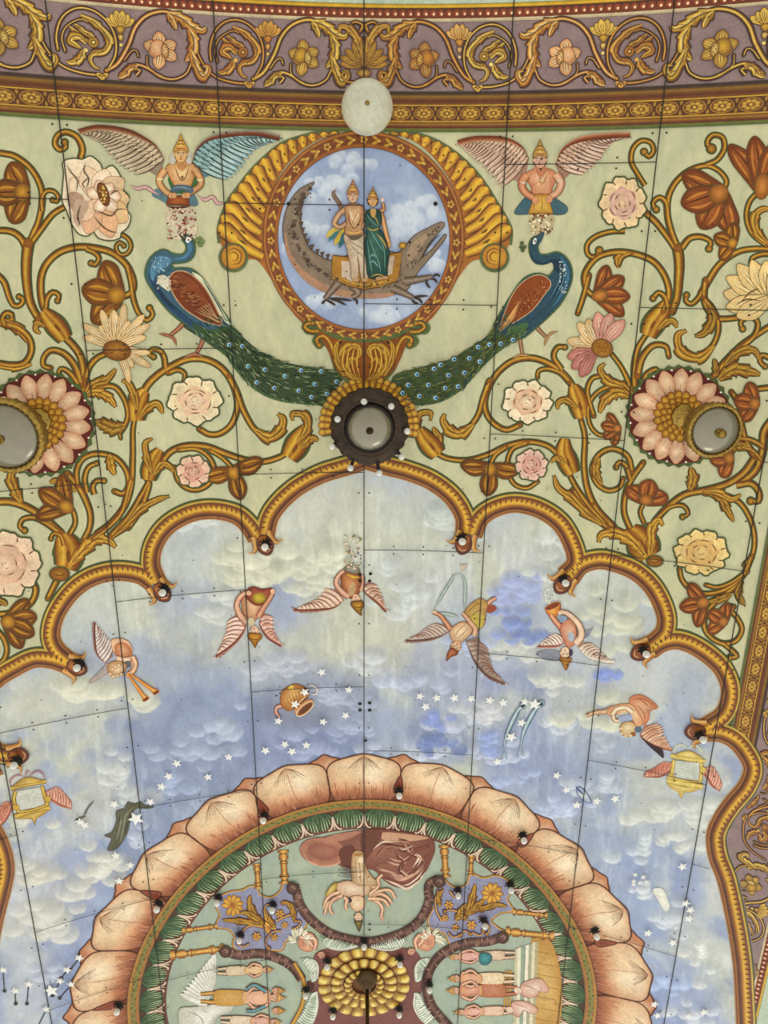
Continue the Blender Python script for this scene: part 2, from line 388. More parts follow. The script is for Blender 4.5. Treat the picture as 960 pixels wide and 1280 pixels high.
# soft washes of colour: x y rx ry colour alpha
WASH = """200,860,110,60,#94a3c9,.55|110,900,90,60,#c9cbb8,.6|250,900,90,80,#8395c6,.8|330,930,120,60,#7f90c4,.85|230,960,110,70,#8595c4,.9|180,1080,90,110,#8093c6,.8|90,1150,60,90,#93a3cd,.55|
40,1110,70,70,#cdced0,.7|120,1010,70,50,#c9c9c0,.7|40,1230,60,50,#c6c8cc,.6|110,1230,60,60,#7f93cc,.8|400,870,80,50,#8a92b2,.7|420,935,60,40,#7387c4,.8|470,900,90,50,#8f9ecb,.5|
350,620,120,80,#cfcfb8,.6|250,690,70,50,#c6ccc4,.6|240,760,60,40,#a4b0cf,.6|370,760,50,50,#97a5d2,.75|300,800,80,40,#c9cab4,.5|410,790,60,50,#cccbb0,.7|420,700,50,60,#cbcab0,.7|
520,720,70,60,#c2c9c6,.5|500,790,60,60,#d0cbae,.6|560,760,60,50,#b9c0cf,.4|560,860,80,50,#98a4cf,.7|545,925,60,30,#7c8dc8,.7|640,760,50,40,#98a5cc,.6|660,700,60,50,#bdc5cf,.6|
610,840,60,40,#a5aed2,.6|665,855,50,25,#8595cc,.7|650,940,60,50,#8295cc,.8|700,920,70,50,#9aa8d2,.6|740,1000,60,70,#93a4d4,.6|690,970,50,40,#8798c8,.7|640,700,40,40,#cdd0c8,.5|
760,700,80,90,#c8ccc2,.7|800,850,70,60,#c9ccc4,.7|850,1000,70,80,#c6cac4,.7|760,1080,50,50,#8ea1d5,.6|820,1100,60,70,#7f98d8,.6|800,1170,60,70,#93a9da,.7|870,1180,50,90,#c9cec8,.8|
840,1250,60,50,#8299dc,.7|900,1080,40,60,#c9cdc8,.8|20,980,50,50,#cccabd,.6|60,870,70,40,#cfcfb9,.8|20,1180,40,60,#ccd0d0,.6|120,760,60,50,#cbd0c4,.7|150,690,50,40,#c5ccc8,.5|
500,640,60,50,#c6cac2,.6|420,640,60,50,#cfcfb8,.7|640,665,50,30,#c9cec8,.6|60,1060,40,60,#b9bfd0,.5|90,1090,26,34,#98a6d0,.8|380,900,60,22,#7f84a4,.6|200,830,90,40,#a0abc4,.5"""
# cloud banks: x y w h n rmin rmax colour seed ; puffs of pale paint with a bright rim
CLOUDS = """500,935,50,10,8,9,16,#c0c6d6|240,940,50,12,14,8,14,#a8b1c8|270,915,30,26,12,8,16,#aeb8cc|235,975,40,14,8,8,15,#9fabc8|130,1075,30,22,14,8,18,#cdcbc0|60,1130,40,40,22,10,22,#cfcdc4|45,1090,22,18,10,8,16,#ccc9bc|60,1215,22,10,8,6,12,#c0c6d6|
390,930,44,16,14,9,16,#9aa4c2|430,870,40,12,14,8,14,#a9b0c6|350,830,40,14,10,10,18,#b6bbc6|270,750,36,26,14,10,18,#c4c8c2|330,700,60,26,24,12,22,#cfceb8|400,720,40,30,22,10,20,#cdceba|250,640,50,24,14,12,20,#c6cbc6|
505,740,30,30,12,10,20,#c4c9c6|470,830,26,14,8,10,18,#c3c7c8|560,905,44,14,12,8,15,#bcc2d4|600,890,40,12,12,8,14,#c6c8cc|640,740,30,30,14,8,16,#a3aed6|650,800,40,20,12,10,16,#c9cac2|690,850,30,12,8,9,15,#c9cbc2|
700,700,30,30,12,10,18,#c8ccc6|760,770,50,30,14,12,20,#ccceb8|750,905,24,22,10,8,13,#b6bdc8|700,900,20,16,8,8,14,#c3c8d0|625,945,30,12,12,7,13,#b9c0d6|640,975,24,10,8,7,12,#a9b5d6|740,980,30,12,12,8,13,#c2c9d6|705,1005,40,18,12,8,15,#b4bfda|
810,1010,40,14,10,9,16,#cdd0c6|790,1060,30,14,8,8,13,#c6cdd2|850,1050,30,12,9,8,14,#cdd0c8|835,1155,20,20,9,8,16,#c9cfd6|880,1200,16,26,8,6,11,#d4d6d0|800,1110,16,16,8,5,10,#cfd3d6|830,1230,26,14,10,6,13,#a9b9dc|860,1265,30,10,10,7,12,#cdd2d8|
770,880,40,30,14,12,22,#ccccb8|120,860,60,20,12,14,24,#cfceba|30,1010,30,24,12,10,20,#cccbbd|170,1040,14,18,8,6,12,#bcc3d4|150,970,30,22,10,9,17,#c3c6c4|880,1010,26,40,12,12,20,#c9ccc4|560,640,40,20,10,12,20,#c4cac4|
450,905,22,10,8,6,12,#aab3cc|520,850,40,12,8,10,18,#b3bbd0|590,800,24,18,8,8,15,#b2bbd4|610,930,20,14,8,6,12,#93a3d2|545,930,26,12,12,6,12,#7484b6|665,790,18,14,10,6,12,#7c8cbe|755,838,18,8,6,7,11,#8497d6|640,780,20,16,10,6,12,#8b9bcf|550,900,18,10,8,6,10,#8595cc"""
def sky_paint(PX, PY, X, Y):
    n1 = fbm(X*1.1+20, Y*1.1+20, 1); n2 = fbm(X*3.2+40, Y*3.2+11, 2, 5); n3 = fbm(X*9+5, Y*4+60, 3, 4)
    C = np.empty(PX.shape+(3,)); a = np.array(col('#bcc2c6')); b = np.array(col('#c9cbb9')); d = np.array(col('#97a4c6'))
    t = ss(0.42, 0.62, n1)[..., None]; C[:] = a*(1-t)+b*t
    t = (ss(760, 1000, PY)*ss(0.35, 0.6, n2))[..., None]*0.75; C = C*(1-t)+d*t
    def blob(cx, cy, rx, ry, c, al):
        m = (np.abs(PX-cx) < rx*1.7) & (np.abs(PY-cy) < ry*1.7)
        dd = np.hypot((PX[m]-cx)/rx, (PY[m]-cy)/ry)+(n2[m]-0.5)*1.5; k = (al*ss(1.15, 0.45, dd))[..., None]
        g_ = np.array(col(c)); g_ = g_*0.64+np.array((190, 192, 188))*0.36*(g_.mean()/190.0); C[m] = C[m]*(1-k)+g_*k
    for q in WASH.replace('\n', '').split('|'):
        f = q.split(','); blob(*[float(v) for v in f[:4]], f[4], float(f[5]))
    R = random.Random(3)
    for q in CLOUDS.replace('\n', '').split('|'):
        f = q.split(','); cx, cy, w, h, n, r0, r1 = [float(v) for v in f[:7]]; base = np.array(col(f[7]))
        L = sorted([(R.gauss(0, 0.55), R.gauss(0, 0.55), R.uniform(r0, r1)) for _ in range(int(n))], key=lambda u: -u[1])
        for (u, v, r) in L:
            x, y = cx+u*w, cy+v*h
            m = (np.abs(PX-x) < r*1.4) & (np.abs(PY-y) < r*1.4)
            dx, dy = (PX[m]-x)/r, (PY[m]-y)/(r*0.82); dd = np.hypot(dx, dy)+(n3[m]-0.5)*0.22
            al = (ss(1.03, 0.93, dd)*(0.22+0.62*ss(-0.9, 0.8, dy+dx*0.3)))[..., None]
            rim = (0.8*ss(0.55, 0.92, dd)*ss(1.05, 0.95, dd)*ss(-0.2, 0.9, dy))[..., None]
            tone = base*(0.86+0.20*ss(-1, 1, dy)[..., None])+18*rim*np.array((1, 1, 0.85))
            C[m] = C[m]*(1-al)+tone*al
    # dragged dry-brush streaks
    st = ss(0.56, 0.74, fbm(X*22, Y*3.0+9, 8, 3))*ss(0.45, 0.6, n1); C += (st*14)[..., None]*np.array((1, 1, 0.8)); C += ((n3-0.5)*20)[..., None]
    return C
ceiling = grid_mesh('ceiling', -4.15, 4.15, 0.9, 9.7, 0.018, 0.0, sky_paint, SKY, keep=lambda X, Y: (np.hypot(X-DC[0], Y-DC[1]) > 2.7))
ceiling['kind'] = 'structure'
# bare vault beyond the pictures and above them
def board(P, X, Y): return None
vault = grid_mesh('ceiling_vault', -6.5, 6.5, -5, 14, 0.25, -0.03, lambda PX, PY, X, Y: np.ones(PX.shape+(3,))*np.array(col('#b9bba4')), FIELD)
vault['kind'] = 'structure'; vault.parent = ceiling

# ------------------------------------------------------------------ scalloped moulding
ARCS_L = ["456,573 442,579 425,584 400,592 372,607 350,626 336,646 330,672",
          "322,672 312,656 295,642 265,636 235,641 208,657 192,680 188,705 196,728",
          "192,728 175,717 145,713 115,720 90,737 70,765 63,792 70,812 90,830",
          "86,830 65,823 42,822 18,833 -5,848 -30,875 -40,905 -25,928 0,941 18,945",
          "0,955 -20,965 -32,990 -25,1015 -8,1040 2,1062 6,1085 2,1110 -8,1150 -16,1200 -20,1290"]
ARCS_R = ["455,573 472,578 490,583 510,588 540,600 566,620 581,645 582,668",
          "590,668 600,646 620,633 645,628 675,635 702,654 718,684 720,705 706,720",
          "712,722 725,706 745,699 765,701 795,713 818,735 832,765 832,787 822,800 806,811",
          "812,812 828,802 848,799 872,808 898,828 911,850 913,872 904,894 880,910",
          "880,914 902,915 922,926 938,948 941,965 932,986 916,1005 902,1026 895,1045 898,1070 909,1100 920,1150 928,1200 931,1245 933,1290"]
BALLS_L = ["332,681", "204,740", "98,833", "25,943"]; BALLS_R = ["579,680", "702,730", "799,814", "867,913"]
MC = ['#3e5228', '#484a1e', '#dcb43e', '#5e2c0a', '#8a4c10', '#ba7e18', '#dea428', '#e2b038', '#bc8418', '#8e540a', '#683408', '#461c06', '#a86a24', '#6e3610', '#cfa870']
def world_fill(name, polys, c, h, mat, parent=None, strip=0.12, kind=None, jitter=False):
    m = M()
    for W in polys: m.fillw(W, c, h, strip)
    return m.build(name, parent, mat, loc=(0, 0, 0), kind=kind)
# green field: everything above the scallops, cut in two at the crown line
def field_poly(arcs, side):
    L = []
    for a in arcs: L += crom(pts(a), step=6)
    L = [XY(*q) for q in L]
    if side < 0: return [(0.0, -1.04), (0.0, XY(455, 560)[1])]+L[:]+[(-6.3, L[-1][1]), (-6.3, -1.04)]
    L = [q for q in L if q[0] <= 3.52]
    i = next(k for k, q in enumerate(L) if q[0] > 3.45 and q[1] > 3)
    L = L[:i+1]
    return [(0.0, -1.04), (0.0, XY(455, 560)[1])]+L+[(3.52, L[-1][1]+0.1), (3.52, -1.04)]
field = world_fill('ceiling_field', [field_poly(ARCS_L, -1), field_poly(ARCS_R, 1)], '#cdc89e', 0.0006, FIELD, ceiling, kind='structure')
trim_n = [0]
def struct_name(): trim_n[0] += 1; return 'trim_%d' % trim_n[0]
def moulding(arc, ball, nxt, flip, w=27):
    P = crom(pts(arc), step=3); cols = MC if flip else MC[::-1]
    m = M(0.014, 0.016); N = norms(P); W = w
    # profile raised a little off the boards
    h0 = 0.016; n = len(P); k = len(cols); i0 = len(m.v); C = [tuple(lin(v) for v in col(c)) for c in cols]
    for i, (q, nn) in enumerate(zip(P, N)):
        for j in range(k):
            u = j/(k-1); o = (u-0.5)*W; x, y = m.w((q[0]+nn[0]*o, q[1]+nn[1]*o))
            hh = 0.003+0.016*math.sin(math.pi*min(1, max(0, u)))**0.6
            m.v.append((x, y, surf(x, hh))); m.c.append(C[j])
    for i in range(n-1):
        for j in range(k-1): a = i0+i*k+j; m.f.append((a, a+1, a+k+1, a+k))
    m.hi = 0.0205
    so = -1 if flip else 1      # hatch marks along the outer half of the roll
    d = 0; last = P[0]; cnt = 0
    for i in range(3, n-3):
        d += math.dist(P[i], last); last = P[i]
        if d > 4.4:
            d = 0; q, nn = P[i], N[i]; cnt += 1; tx, ty = nn[1], -nn[0]
            a, b = (-0.07*so*W*-1+1.2), 0
            c0 = (q[0]+nn[0]*(so*W*0.02), q[1]+nn[1]*(so*W*0.02)); c1 = (q[0]+nn[0]*(so*W*0.24)+tx*1.5, q[1]+nn[1]*(so*W*0.24)+ty*1.5)
            m.rib([c0, ((c0[0]+c1[0])/2, (c0[1]+c1[1])/2), c1], 1.7, ['#5a3410'], ends='leaf', h=0.021)
    return m.build(struct_name(), None, GILT, kind='structure')
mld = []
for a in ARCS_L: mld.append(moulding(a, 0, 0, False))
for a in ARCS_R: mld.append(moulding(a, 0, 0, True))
def cusp(at, ang, parent):
    """turned drop at the point of a cusp, with the two curled lips beside it"""
    x, y = pts(at)[0]; m = M(0.020, 0.0225); a = math.radians(ang); ux, uy = math.cos(a), math.sin(a); vx, vy = -uy, ux
    q = lambda s_, t: (x+ux*t+vx*s_, y+uy*t+vy*s_)
    for sg in (-1, 1):
        m.rib(crom([q(sg*10, -16), q(sg*11, -5), q(sg*15, 2), q(sg*23, 1)]), 8, ['#7a3c10', '#c8862a', '#e0b068', '#7a3a10'], ends='out')
    m.fan('#a05a20', '#5a220a', [q(-8, -8), q(-10, 2), q(-6, 9), q(0, 12.5), q(6, 9), q(10, 2), q(8, -8), q(0, -14)], q(2, 2), out='#3c1608', ow=1.6)
    m.fan('#c88030', '#8a4414', [q(-5, -12), q(-5, -3), q(0, 1), q(5, -3), q(5, -12)], q(0, -6))
    m.rib(crom([q(-6, 4), q(0, 8), q(6, 4)]), 1.5, ['#d89a70'], ends='taper')
    return m.build('cusp', parent, GILT)
for i, (b, a) in enumerate(zip(BALLS_L, (68, 50, 22, -2))): cusp(b, a, mld[i])
for i, (b, a) in enumerate(zip(BALLS_R, (108, 128, 152, 176))): cusp(b, a, mld[5+i])

# ------------------------------------------------------------------ bands of the frieze (straight runs along the vault)
def bands(X0, X1, spec, horizontal, parent, h=0.004):
    m = M()
    for (a, b, c) in spec:
        W = [(X0, a), (X1, a), (X1, b), (X0, b)] if horizontal else [(a, X0), (b, X0), (b, X1), (a, X1)]
        m.fillw(W, c, h, 0.12)
    return m
def wrib(m, P, w, cols, h=0.008, w1=None):
    """ribbon given in vault metres"""
    N = norms(P); k = len(cols); C = [tuple(lin(v) for v in col(c)) for c in cols]; i0 = len(m.v)
    if k == 1: C = C*2; k = 2
    for i, (q, nn) in enumerate(zip(P, N)):
        for j in range(k):
            o = (j/(k-1)-0.5)*w; x, y = q[0]+nn[0]*o, q[1]+nn[1]*o; m.v.append((x, y, surf(x, h))); m.c.append(C[j])
    for i in range(len(P)-1):
        for j in range(k-1): a = i0+i*k+j; m.f.append((a, a+1, a+k+1, a+k))
def wdisc(m, x, y, rx, ry, cc, ce, h, n=16, rot=0):
    a = tuple(lin(v) for v in col(cc)); b = tuple(lin(v) for v in col(ce)); c, s_ = math.cos(rot), math.sin(rot)
    W = [(x+rx*math.cos(t)*c-ry*math.sin(t)*s_, y+rx*math.cos(t)*s_+ry*math.sin(t)*c) for t in (2*math.pi*i/n for i in range(n))]
    for i in range(n): m.tri([(x, y), W[i], W[(i+1) % n]], [a, b, b], h)
AY = [XY(*q) for q in crom(pts(ARCS_R[4]), step=4)]
_ys = np.array([q[1] for q in AY]); _xs = np.array([q[0] for q in AY]); _o = np.argsort(_ys); _ys, _xs = _ys[_o], _xs[_o]
def mouldx(y): return float(np.interp(y, _ys, _xs)) if y > _ys[0] else -99
def purple_fill(m):
    c = tuple(lin(v) for v in col('#8f7673')); i0 = len(m.v); n = 100
    for i in range(n+1):
        y = 4.46+(9.8-4.46)*i/n
        for x in (max(3.40, mouldx(y)), 3.60, 3.76): x = max(x, mouldx(y)); m.v.append((x, y, surf(x, 0.0033))); m.c.append(c)
    for i in range(n):
        for j in range(2): a = i0+i*3+j; m.f.append((a, a+1, a+4, a+3))
def run(xf, L0, L1, name):
    """frieze section: u runs along, v across; xf maps (u, v) to the vault"""
    def strip(m, v0, v1, c, h, n=None, L1=L1, L0=L0):
        if name == 'side' and v1 > -1.32 and v0 > -1.34: L1 = min(L1, 4.5)
        n = max(1, int((L1-L0)/(0.12 if name == 'top' else 0.05))); cs = [c] if isinstance(c, str) else c; k = len(cs) if len(cs) > 1 else 2
        C = [tuple(lin(v) for v in col(cs[j if len(cs) > 1 else 0])) for j in range(k)]; i0 = len(m.v)
        for i in range(n+1):
            u = L0+(L1-L0)*i/n
            for j in range(k):
                x, y = xf(u, v0+(v1-v0)*j/(k-1)); x = max(x, mouldx(y)) if name == 'side' else x; m.v.append((x, y, surf(x, h))); m.c.append(C[j])
        for i in range(n):
            for j in range(k-1): a = i0+i*k+j; m.f.append((a, a+1, a+k+1, a+k))
    m = M()
    strip(m, -2.45, -1.945, '#b9c6ac', 0.003)
    strip(m, -1.945, -1.917, ['#8a6a14', '#dcae24', '#c8941c'], 0.005); strip(m, -1.917, -1.845, ['#4a2410', '#6e3414', '#7a3a16'], 0.004); strip(m, -1.845, -1.822, ['#d8c49a', '#b8a27c'], 0.006)
    strip(m, -1.822, -1.328, '#8f7673', 0.003)
    if name == 'side': strip(m, -1.40, -1.3201, '#8f7673', 0.0031, L0=4.5); [strip(m, -1.33+0.0971*k_, -1.33+0.0971*(k_+1), '#8f7673', 0.0031, L0=4.5, L1=9.8) for k_ in range(0)]; purple_fill(m)
    strip(m, -1.334, -1.312, '#3c2a1c', 0.007)
    strip(m, -1.312, -1.232, ['#4c2a0a', '#8a6418', '#74440c', '#5a2806', '#6e380c', '#84540e'], 0.009)
    strip(m, -1.236, -1.228, '#d0a42c', 0.010); strip(m, -1.228, -1.118, '#5a3208', 0.008); strip(m, -1.120, -1.110, '#c8962a', 0.011)
    strip(m, -1.110, -1.062, ['#5e3208', '#9a6a1a', '#6a300a', '#4e2208'], 0.009); strip(m, -1.064, -1.036, ['#6a6a20', '#4f5f2c'], 0.010)
    o = m.build(struct_name(), None, GILT, kind='structure')
    b = M()      # bead row
    u = L0
    while u < L1:
        x, y = xf(u, -1.88)
        if name == 'side' and x < mouldx(y)+0.08: u += 0.0605; continue
        x, y = xf(u, -1.88); wdisc(b, x, y, 0.028, 0.028, '#a85426', '#7a2e10', 0.0075, 12); x, y = xf(u+0.004, -1.874); wdisc(b, x, y, 0.010, 0.011, '#fff4d0', '#e8b078', 0.0085, 8); u += 0.0605
    b.build('bead_row', o, GILT)
    b = M(); u = L0+0.05      # row of oval florets
    while u < L1:
        x, y = xf(u, -1.173)
        if name == 'side' and (x < mouldx(y)+0.12 or u > 4.35): u += 0.188; continue
        r0 = 0.0
        t0 = xf(u+1, -1.173); rot = math.atan2(t0[1]-y, t0[0]-x)
        wdisc(b, x, y, 0.088, 0.054, '#5a2e0c', '#4a240a', 0.0090, 20, rot); wdisc(b, x, y, 0.082, 0.050, '#c08a26', '#b07a1e', 0.0096, 20, rot); wdisc(b, x, y, 0.074, 0.043, '#6a3c10', '#6a3a10', 0.0102, 20, rot)
        for k in range(8):
            a = k*math.pi/4+0.39; dx, dy = 0.045*math.cos(a), 0.026*math.sin(a)
            wdisc(b, *xf(u+dx, -1.173+dy), 0.022, 0.013, '#dcb040', '#9a6a1c', 0.0108+0.0002*(k % 2), 8, rot)
        wdisc(b, x, y, 0.015, 0.012, '#e8c458', '#a87420', 0.0114, 8)
        for sg in (-1, 1):
            wdisc(b, *xf(u+0.094, -1.173+sg*0.035), 0.012, 0.02, '#b8882a', '#8a5c18', 0.0104, 6, rot)
        u += 0.188
    b.build('floret_row', o, GILT)
    return o
top_run = run(lambda u, v: (u, v), -5.2, 4.9, 'top')
side_run = run(lambda u, v: (3.52+(-1.036-v)*0.74, u), -1.04, 9.8, 'side')
# ------------------------------------------------------------------ painted scrollwork on the frieze
SG = ['#4a2a10', '#8a5c14', '#d6a62c', '#f0d070', '#b8841e', '#5e3810']
def frieze_scroll(m, kind, warm=0):
    """one bay of the scroll, authored where the bay left of the crown line lies"""
    dk = '#3f2416'
    C = [SG, ['#5a2a10', '#9c5c18', '#d89a34', '#f0cc88', '#b06a1c', '#5e2c0c'], ['#4a2410', '#8a4e14', '#c8882a', '#e0b050', '#a0601a', '#56300e']][warm % 3]
    def vn(P, w0, w1): m.vine(w0-1.2, w1-0.6, P, cols=C, g=dk)
    def lf(w, P, n=3): m.leaf(w, P, n, cols=[C[0], C[2], C[3], C[0], C[2], C[1], C[0]], g=dk)
    if kind == 0:      # tendril ring round a beaked leaf scroll
        vn("241,48 252,76 268,95 290,103 311,105", 3, 4)
        vn("264,76 263,60 268,42 278,30 292,25 308,29 322,42 329,60 328,80 320,96", 4, 3.4)
        vn("272,78 269,62 275,48 290,39 300,42", 3.2, 2.2)
        lf(9, "291,34 304,41 316,52 322,64 316,76 304,79 299,86 303,95 310,98", 4)
        lf(7, "284,45 294,54 304,60 309,68", 3); lf(6, "278,48 288,58 299,66", 2)
        m.e(C[2], 304, 66, 6, 6.5, ce=C[1], out=dk); m.e(C[0], 304, 66, 3, 3.2); m.e(C[3], 304, 66, 1.8)
        lf(10, "296,68 289,60 281,60 278,66 284,70 290,74", 2); lf(11, "292,76 288,86 279,91 273,90", 3); m.e(C[3], 295, 76, 2.6, out=dk)
        m.bloom(312, 104, 90, 7, 5, 3, 120, (C[3], C[2]), dk, C[0])
    elif kind == 1:    # open flower inside a leafy ring
        vn("317,99 330,90 343,68 352,46 366,31 385,25 400,30 410,40", 6, 5)
        lf(14, "392,27 406,33 418,43 430,47 434,42", 4); lf(9, "390,28 396,38 399,47", 2)
        lf(13, "414,45 419,60 416,74 408,85", 3); lf(12, "415,72 420,90 427,103 434,97 434,90 428,90", 3)
        vn("414,88 408,100 394,107 379,105 364,95 352,91 341,95 333,104", 3.4, 5); lf(9, "352,92 343,96 337,104 330,108", 3); m.vine(3, 3, "350,104 355,98 350,96", 1, cols=C, g=dk)
        vn("338,86 346,75 352,74 354,81", 3, 2.2)
        vn("364,80 364,92 372,100 380,104", 2.4, 2.2)
        pc = (C[2], C[1]) if warm != 1 else ('#efc08c', '#c88850')
        for a, L in ((-95, 22), (-28, 20), (32, 21), (100, 24), (-160, 20), (160, 14)): m.petal(380, 72, a, L, 13, mixc(pc[0], '#ffe8a0', 0.3), pc[1], out=dk, vein=C[0])
        m.e(pc[0], 376, 70, 8, 10, 20, ce=pc[1], out=dk); m.e(C[3], 385, 73, 4, 9, -5, ce=C[1], out=dk)
        for k in range(5): m.e(C[0], 385+(k % 2)*2-1, 66+k*3.4, 0.8)
    else:              # palmette standing between the rings
        for a, L in ((-150, 19), (-30, 19), (-125, 18), (-55, 18), (-102, 20), (-78, 20)): m.petal(335, 46, a, L, 8, C[3], C[2], out=dk, vein=C[1])
        m.petal(335, 54, -90, 9, 9, C[2], C[1], out=dk); m.petal(335, 63, -90, 8, 6, C[3], C[1], out=dk); m.e(C[3], 335, 68, 2, out=dk)
bay_p = XY(295, 72)[0]-XY(108, 62)[0]
def bay(parent, kind, k, mirror, xfw=None, warm=0, name='scroll'):
    def xf(x, y):
        x = x+k*bay_p
        if mirror: x = -x
        return xfw(x, y) if xfw else (x, y)
    m = M(0.0085, 0.010, xf); frieze_scroll(m, kind, warm)
    if xfw: m.f = [f for f in m.f if all(m.v[i][0] > mouldx(m.v[i][1])+0.10 for i in f)]
    if m.f: m.build(name, parent, GILT)
for k in (-2, -1, 0):
    for kind in (0, 1, 2): bay(top_run, kind, k, False, warm=(0 if k else 2) if kind != 1 else (1 if k == -1 else 0), name=('beaked_scroll', 'flower_scroll', 'palmette')[kind])
for k in (-2, -1, 0):
    for kind in (0, 1, 2): bay(top_run, kind, k, True, warm=(0, 2, 1, 0)[(kind-k) % 4], name=('beaked_scroll', 'flower_scroll', 'palmette')[kind])
# centre palmette of the top run
m = M(0.0085, 0.010)
for a, L in ((-165, 30), (-15, 30), (-150, 32), (-30, 32), (-130, 32), (-50, 32), (-108, 34), (-72, 34), (-90, 36)): m.petal(455, 84, a, L, 10, '#d8a83a', '#94601a', out='#3f2416', vein='#5a3410', curl=0.12*(1 if a > -90 else -1))
for sg in (-1, 1):
    q = lambda s_: ' '.join('%f,%f' % (455+sg*(455-a), b) for a, b in pts(s_))
    m.leaf(11, q("452,66 446,48 436,36 426,34 424,42"), 3, g='#3f2416'); m.vine(4, 3, q("452,100 440,104 430,100 428,92 434,92"), 1, g='#3f2416'); m.vine(4, 3, q("450,40 453,32 444,28 440,30"), g='#3f2416')
m.e('#caa040', 455, 92, 9, 5, ce='#7a4a14', out='#3f2416'); m.build('centre_palmette', top_run, GILT)
# side run: the same bays turned to climb the wall side
for k, u0 in enumerate((1.4, 2.6, 3.8, 5.0, 6.2, 7.4)):
    for kind in (0, 1, 2):
        X0 = XY(335, 60)[0]
        bay(side_run, kind, 0, False, xfw=lambda x, y, u0=u0: (3.52+(-1.036-y)*0.74, u0-(x-X0)), warm=(0, 2)[k % 2], name=('beaked_scroll', 'flower_scroll', 'palmette')[kind])

# ------------------------------------------------------------------ the great lotus ring
def P2(r, deg):       # polar on the vault about the ring's centre; 0 degrees points up the picture
    a = math.radians(deg); return (DC[0]+r*math.sin(a), DC[1]-r*math.cos(a))
class W(M):
    """same builder, but authored directly in vault metres"""
    def w(s, p): return s.xf(*p) if s.xf else (p[0], p[1])
def sm(P, step=0.025): return crom(P, True, step)
lotus = thing('lotus_border', 'huge ring of pink and cream lotus petals painted round the dome medallion', 'painted border', (455, 985))
INK = '#5a3420'
def ringband(m, r0, r1, cols, h, a0=-115, a1=115, st=1.5):
    n = int((a1-a0)/st); k = len(cols); C = [tuple(lin(v) for v in col(c)) for c in cols]; i0 = len(m.v)
    for i in range(n+1):
        for j in range(k):
            x, y = P2(r0+(r1-r0)*j/(k-1), a0+(a1-a0)*i/n); m.v.append((x, y, surf(x, h))); m.c.append(C[j])
    for i in range(n):
        for j in range(k-1): a = i0+i*k+j; m.f.append((a, a+1, a+k+1, a+k))
m = W(); ringband(m, 2.70, 3.02, ['#6e3a28', '#8a4c34', '#a8643f'], 0.0022); m.build('ground', lotus)
def lotus_petal(deg, big):
    m = W(0.001, 0.006 if big else 0.003)
    rs = (2.72, 2.80, 2.95, 3.10, 3.20, 3.262, 3.293, 3.335)
    if big: hw = (6.4, 7.15, 7.5, 7.5, 7.0, 5.4, 3.0, 0.0)
    else: hw = (2.2, 2.8, 3.4, 3.7, 3.5, 2.8, 1.5, 0.0); rs = (2.95, 3.0, 3.08, 3.17, 3.24, 3.285, 3.31, 3.35)
    rr = RND.uniform(-0.012, 0.012)
    out = [P2(r+(rr if i == 7 else 0), deg-w) for i, (r, w) in enumerate(zip(rs, hw))]+[P2(r, deg+w) for r, w in zip(rs[-2::-1], hw[-2::-1])]
    h = m.lay(); nr, na = 14, 18
    def wid(r): return float(np.interp(r, rs, hw))
    # petal skin: radial colour from brown base through rose to cream, darker at the sides
    i0 = len(m.v); tones = [(0.0, '#6e3c2c'), (0.08, '#94543a'), (0.18, '#bc7850'), (0.30, '#dda67a'), (0.5, '#ecca9e'), (0.8, '#efd2aa'), (0.94, '#e0b68a'), (1.0, '#b48058')] if big else [(0, '#8a4a34'), (0.5, '#cf9068'), (1, '#c08058')]
    def tone(t):
        for (a, ca), (b, cb) in zip(tones, tones[1:]):
            if t <= b: return mixc(ca, cb, (t-a)/(b-a))
        return col(tones[-1][1])
    side = math.sin(math.radians(deg))
    for i in range(nr+1):
        r = rs[0]+(rs[-1]-rs[0])*i/nr; r = min(r, rs[-1]-0.0005)
        for j in range(na+1):
            u = j/na*2-1; wv = wid(r) if i < nr else 0.05
            x, y = P2(r, deg+u*wv); m.v.append((x, y, surf(x, h)))
            c = tone(i/nr); c = mixc(c, '#a86846', 0.45*abs(u)**4); c = mixc(c, '#fbeed2', 0.6*math.exp(-((u-0.25)/0.3)**2)*math.exp(-((i/nr-0.55)/0.25)**2))
            c = mixc(c, '#c88a60', 0.25*math.exp(-((u+0.05)/0.06)**2)*(i/nr))
            m.c.append(tuple(lin(v) for v in c))
    for i in range(nr):
        for j in range(na): a = i0+i*(na+1)+j; m.f.append((a, a+1, a+na+2, a+na+1))
    if big:
        for k in range(34):       # brush strokes climbing from the base
            u = RND.uniform(-0.95, 0.95); a = deg+u*6.6; L = RND.uniform(0.05, 0.14)*(1+abs(u))
            wrib(m, [P2(2.74, a*1), P2(2.74+L*0.5, a+RND.uniform(-0.2, 0.2)), P2(2.74+L, a+RND.uniform(-0.4, 0.4))], 0.007, [RND.choice(['#ac6a48', '#b87450', '#c08560', '#94563a'])], h+0.0003+k*1e-5, )
        for k in range(15):       # fine lines running back from the tip
            u = -1+2*k/14; wrib(m, [P2(3.30-0.03*abs(u), deg+u*0.9), P2(3.24-0.03*abs(u), deg+u*2.1), P2(3.16-0.04*abs(u)+RND.uniform(-.02, .02), deg+u*3.3)], 0.004, ['#7c4a2e'], h+0.0008+k*1e-5)
        wrib(m, crom([P2(2.78, deg+0.4), P2(3.0, deg-0.2), P2(3.26, deg)], step=0.05), 0.006, ['#b0754e'], h+0.0011)
    O = crom(out, step=0.03); wrib(m, O, 0.014, [INK], h+0.0015)
    return m.build('petal' if big else 'small_petal', lotus)
for k in range(-7, 8): lotus_petal(k*15-7.5, False)
for k in range(-7, 8): lotus_petal(k*15, True)
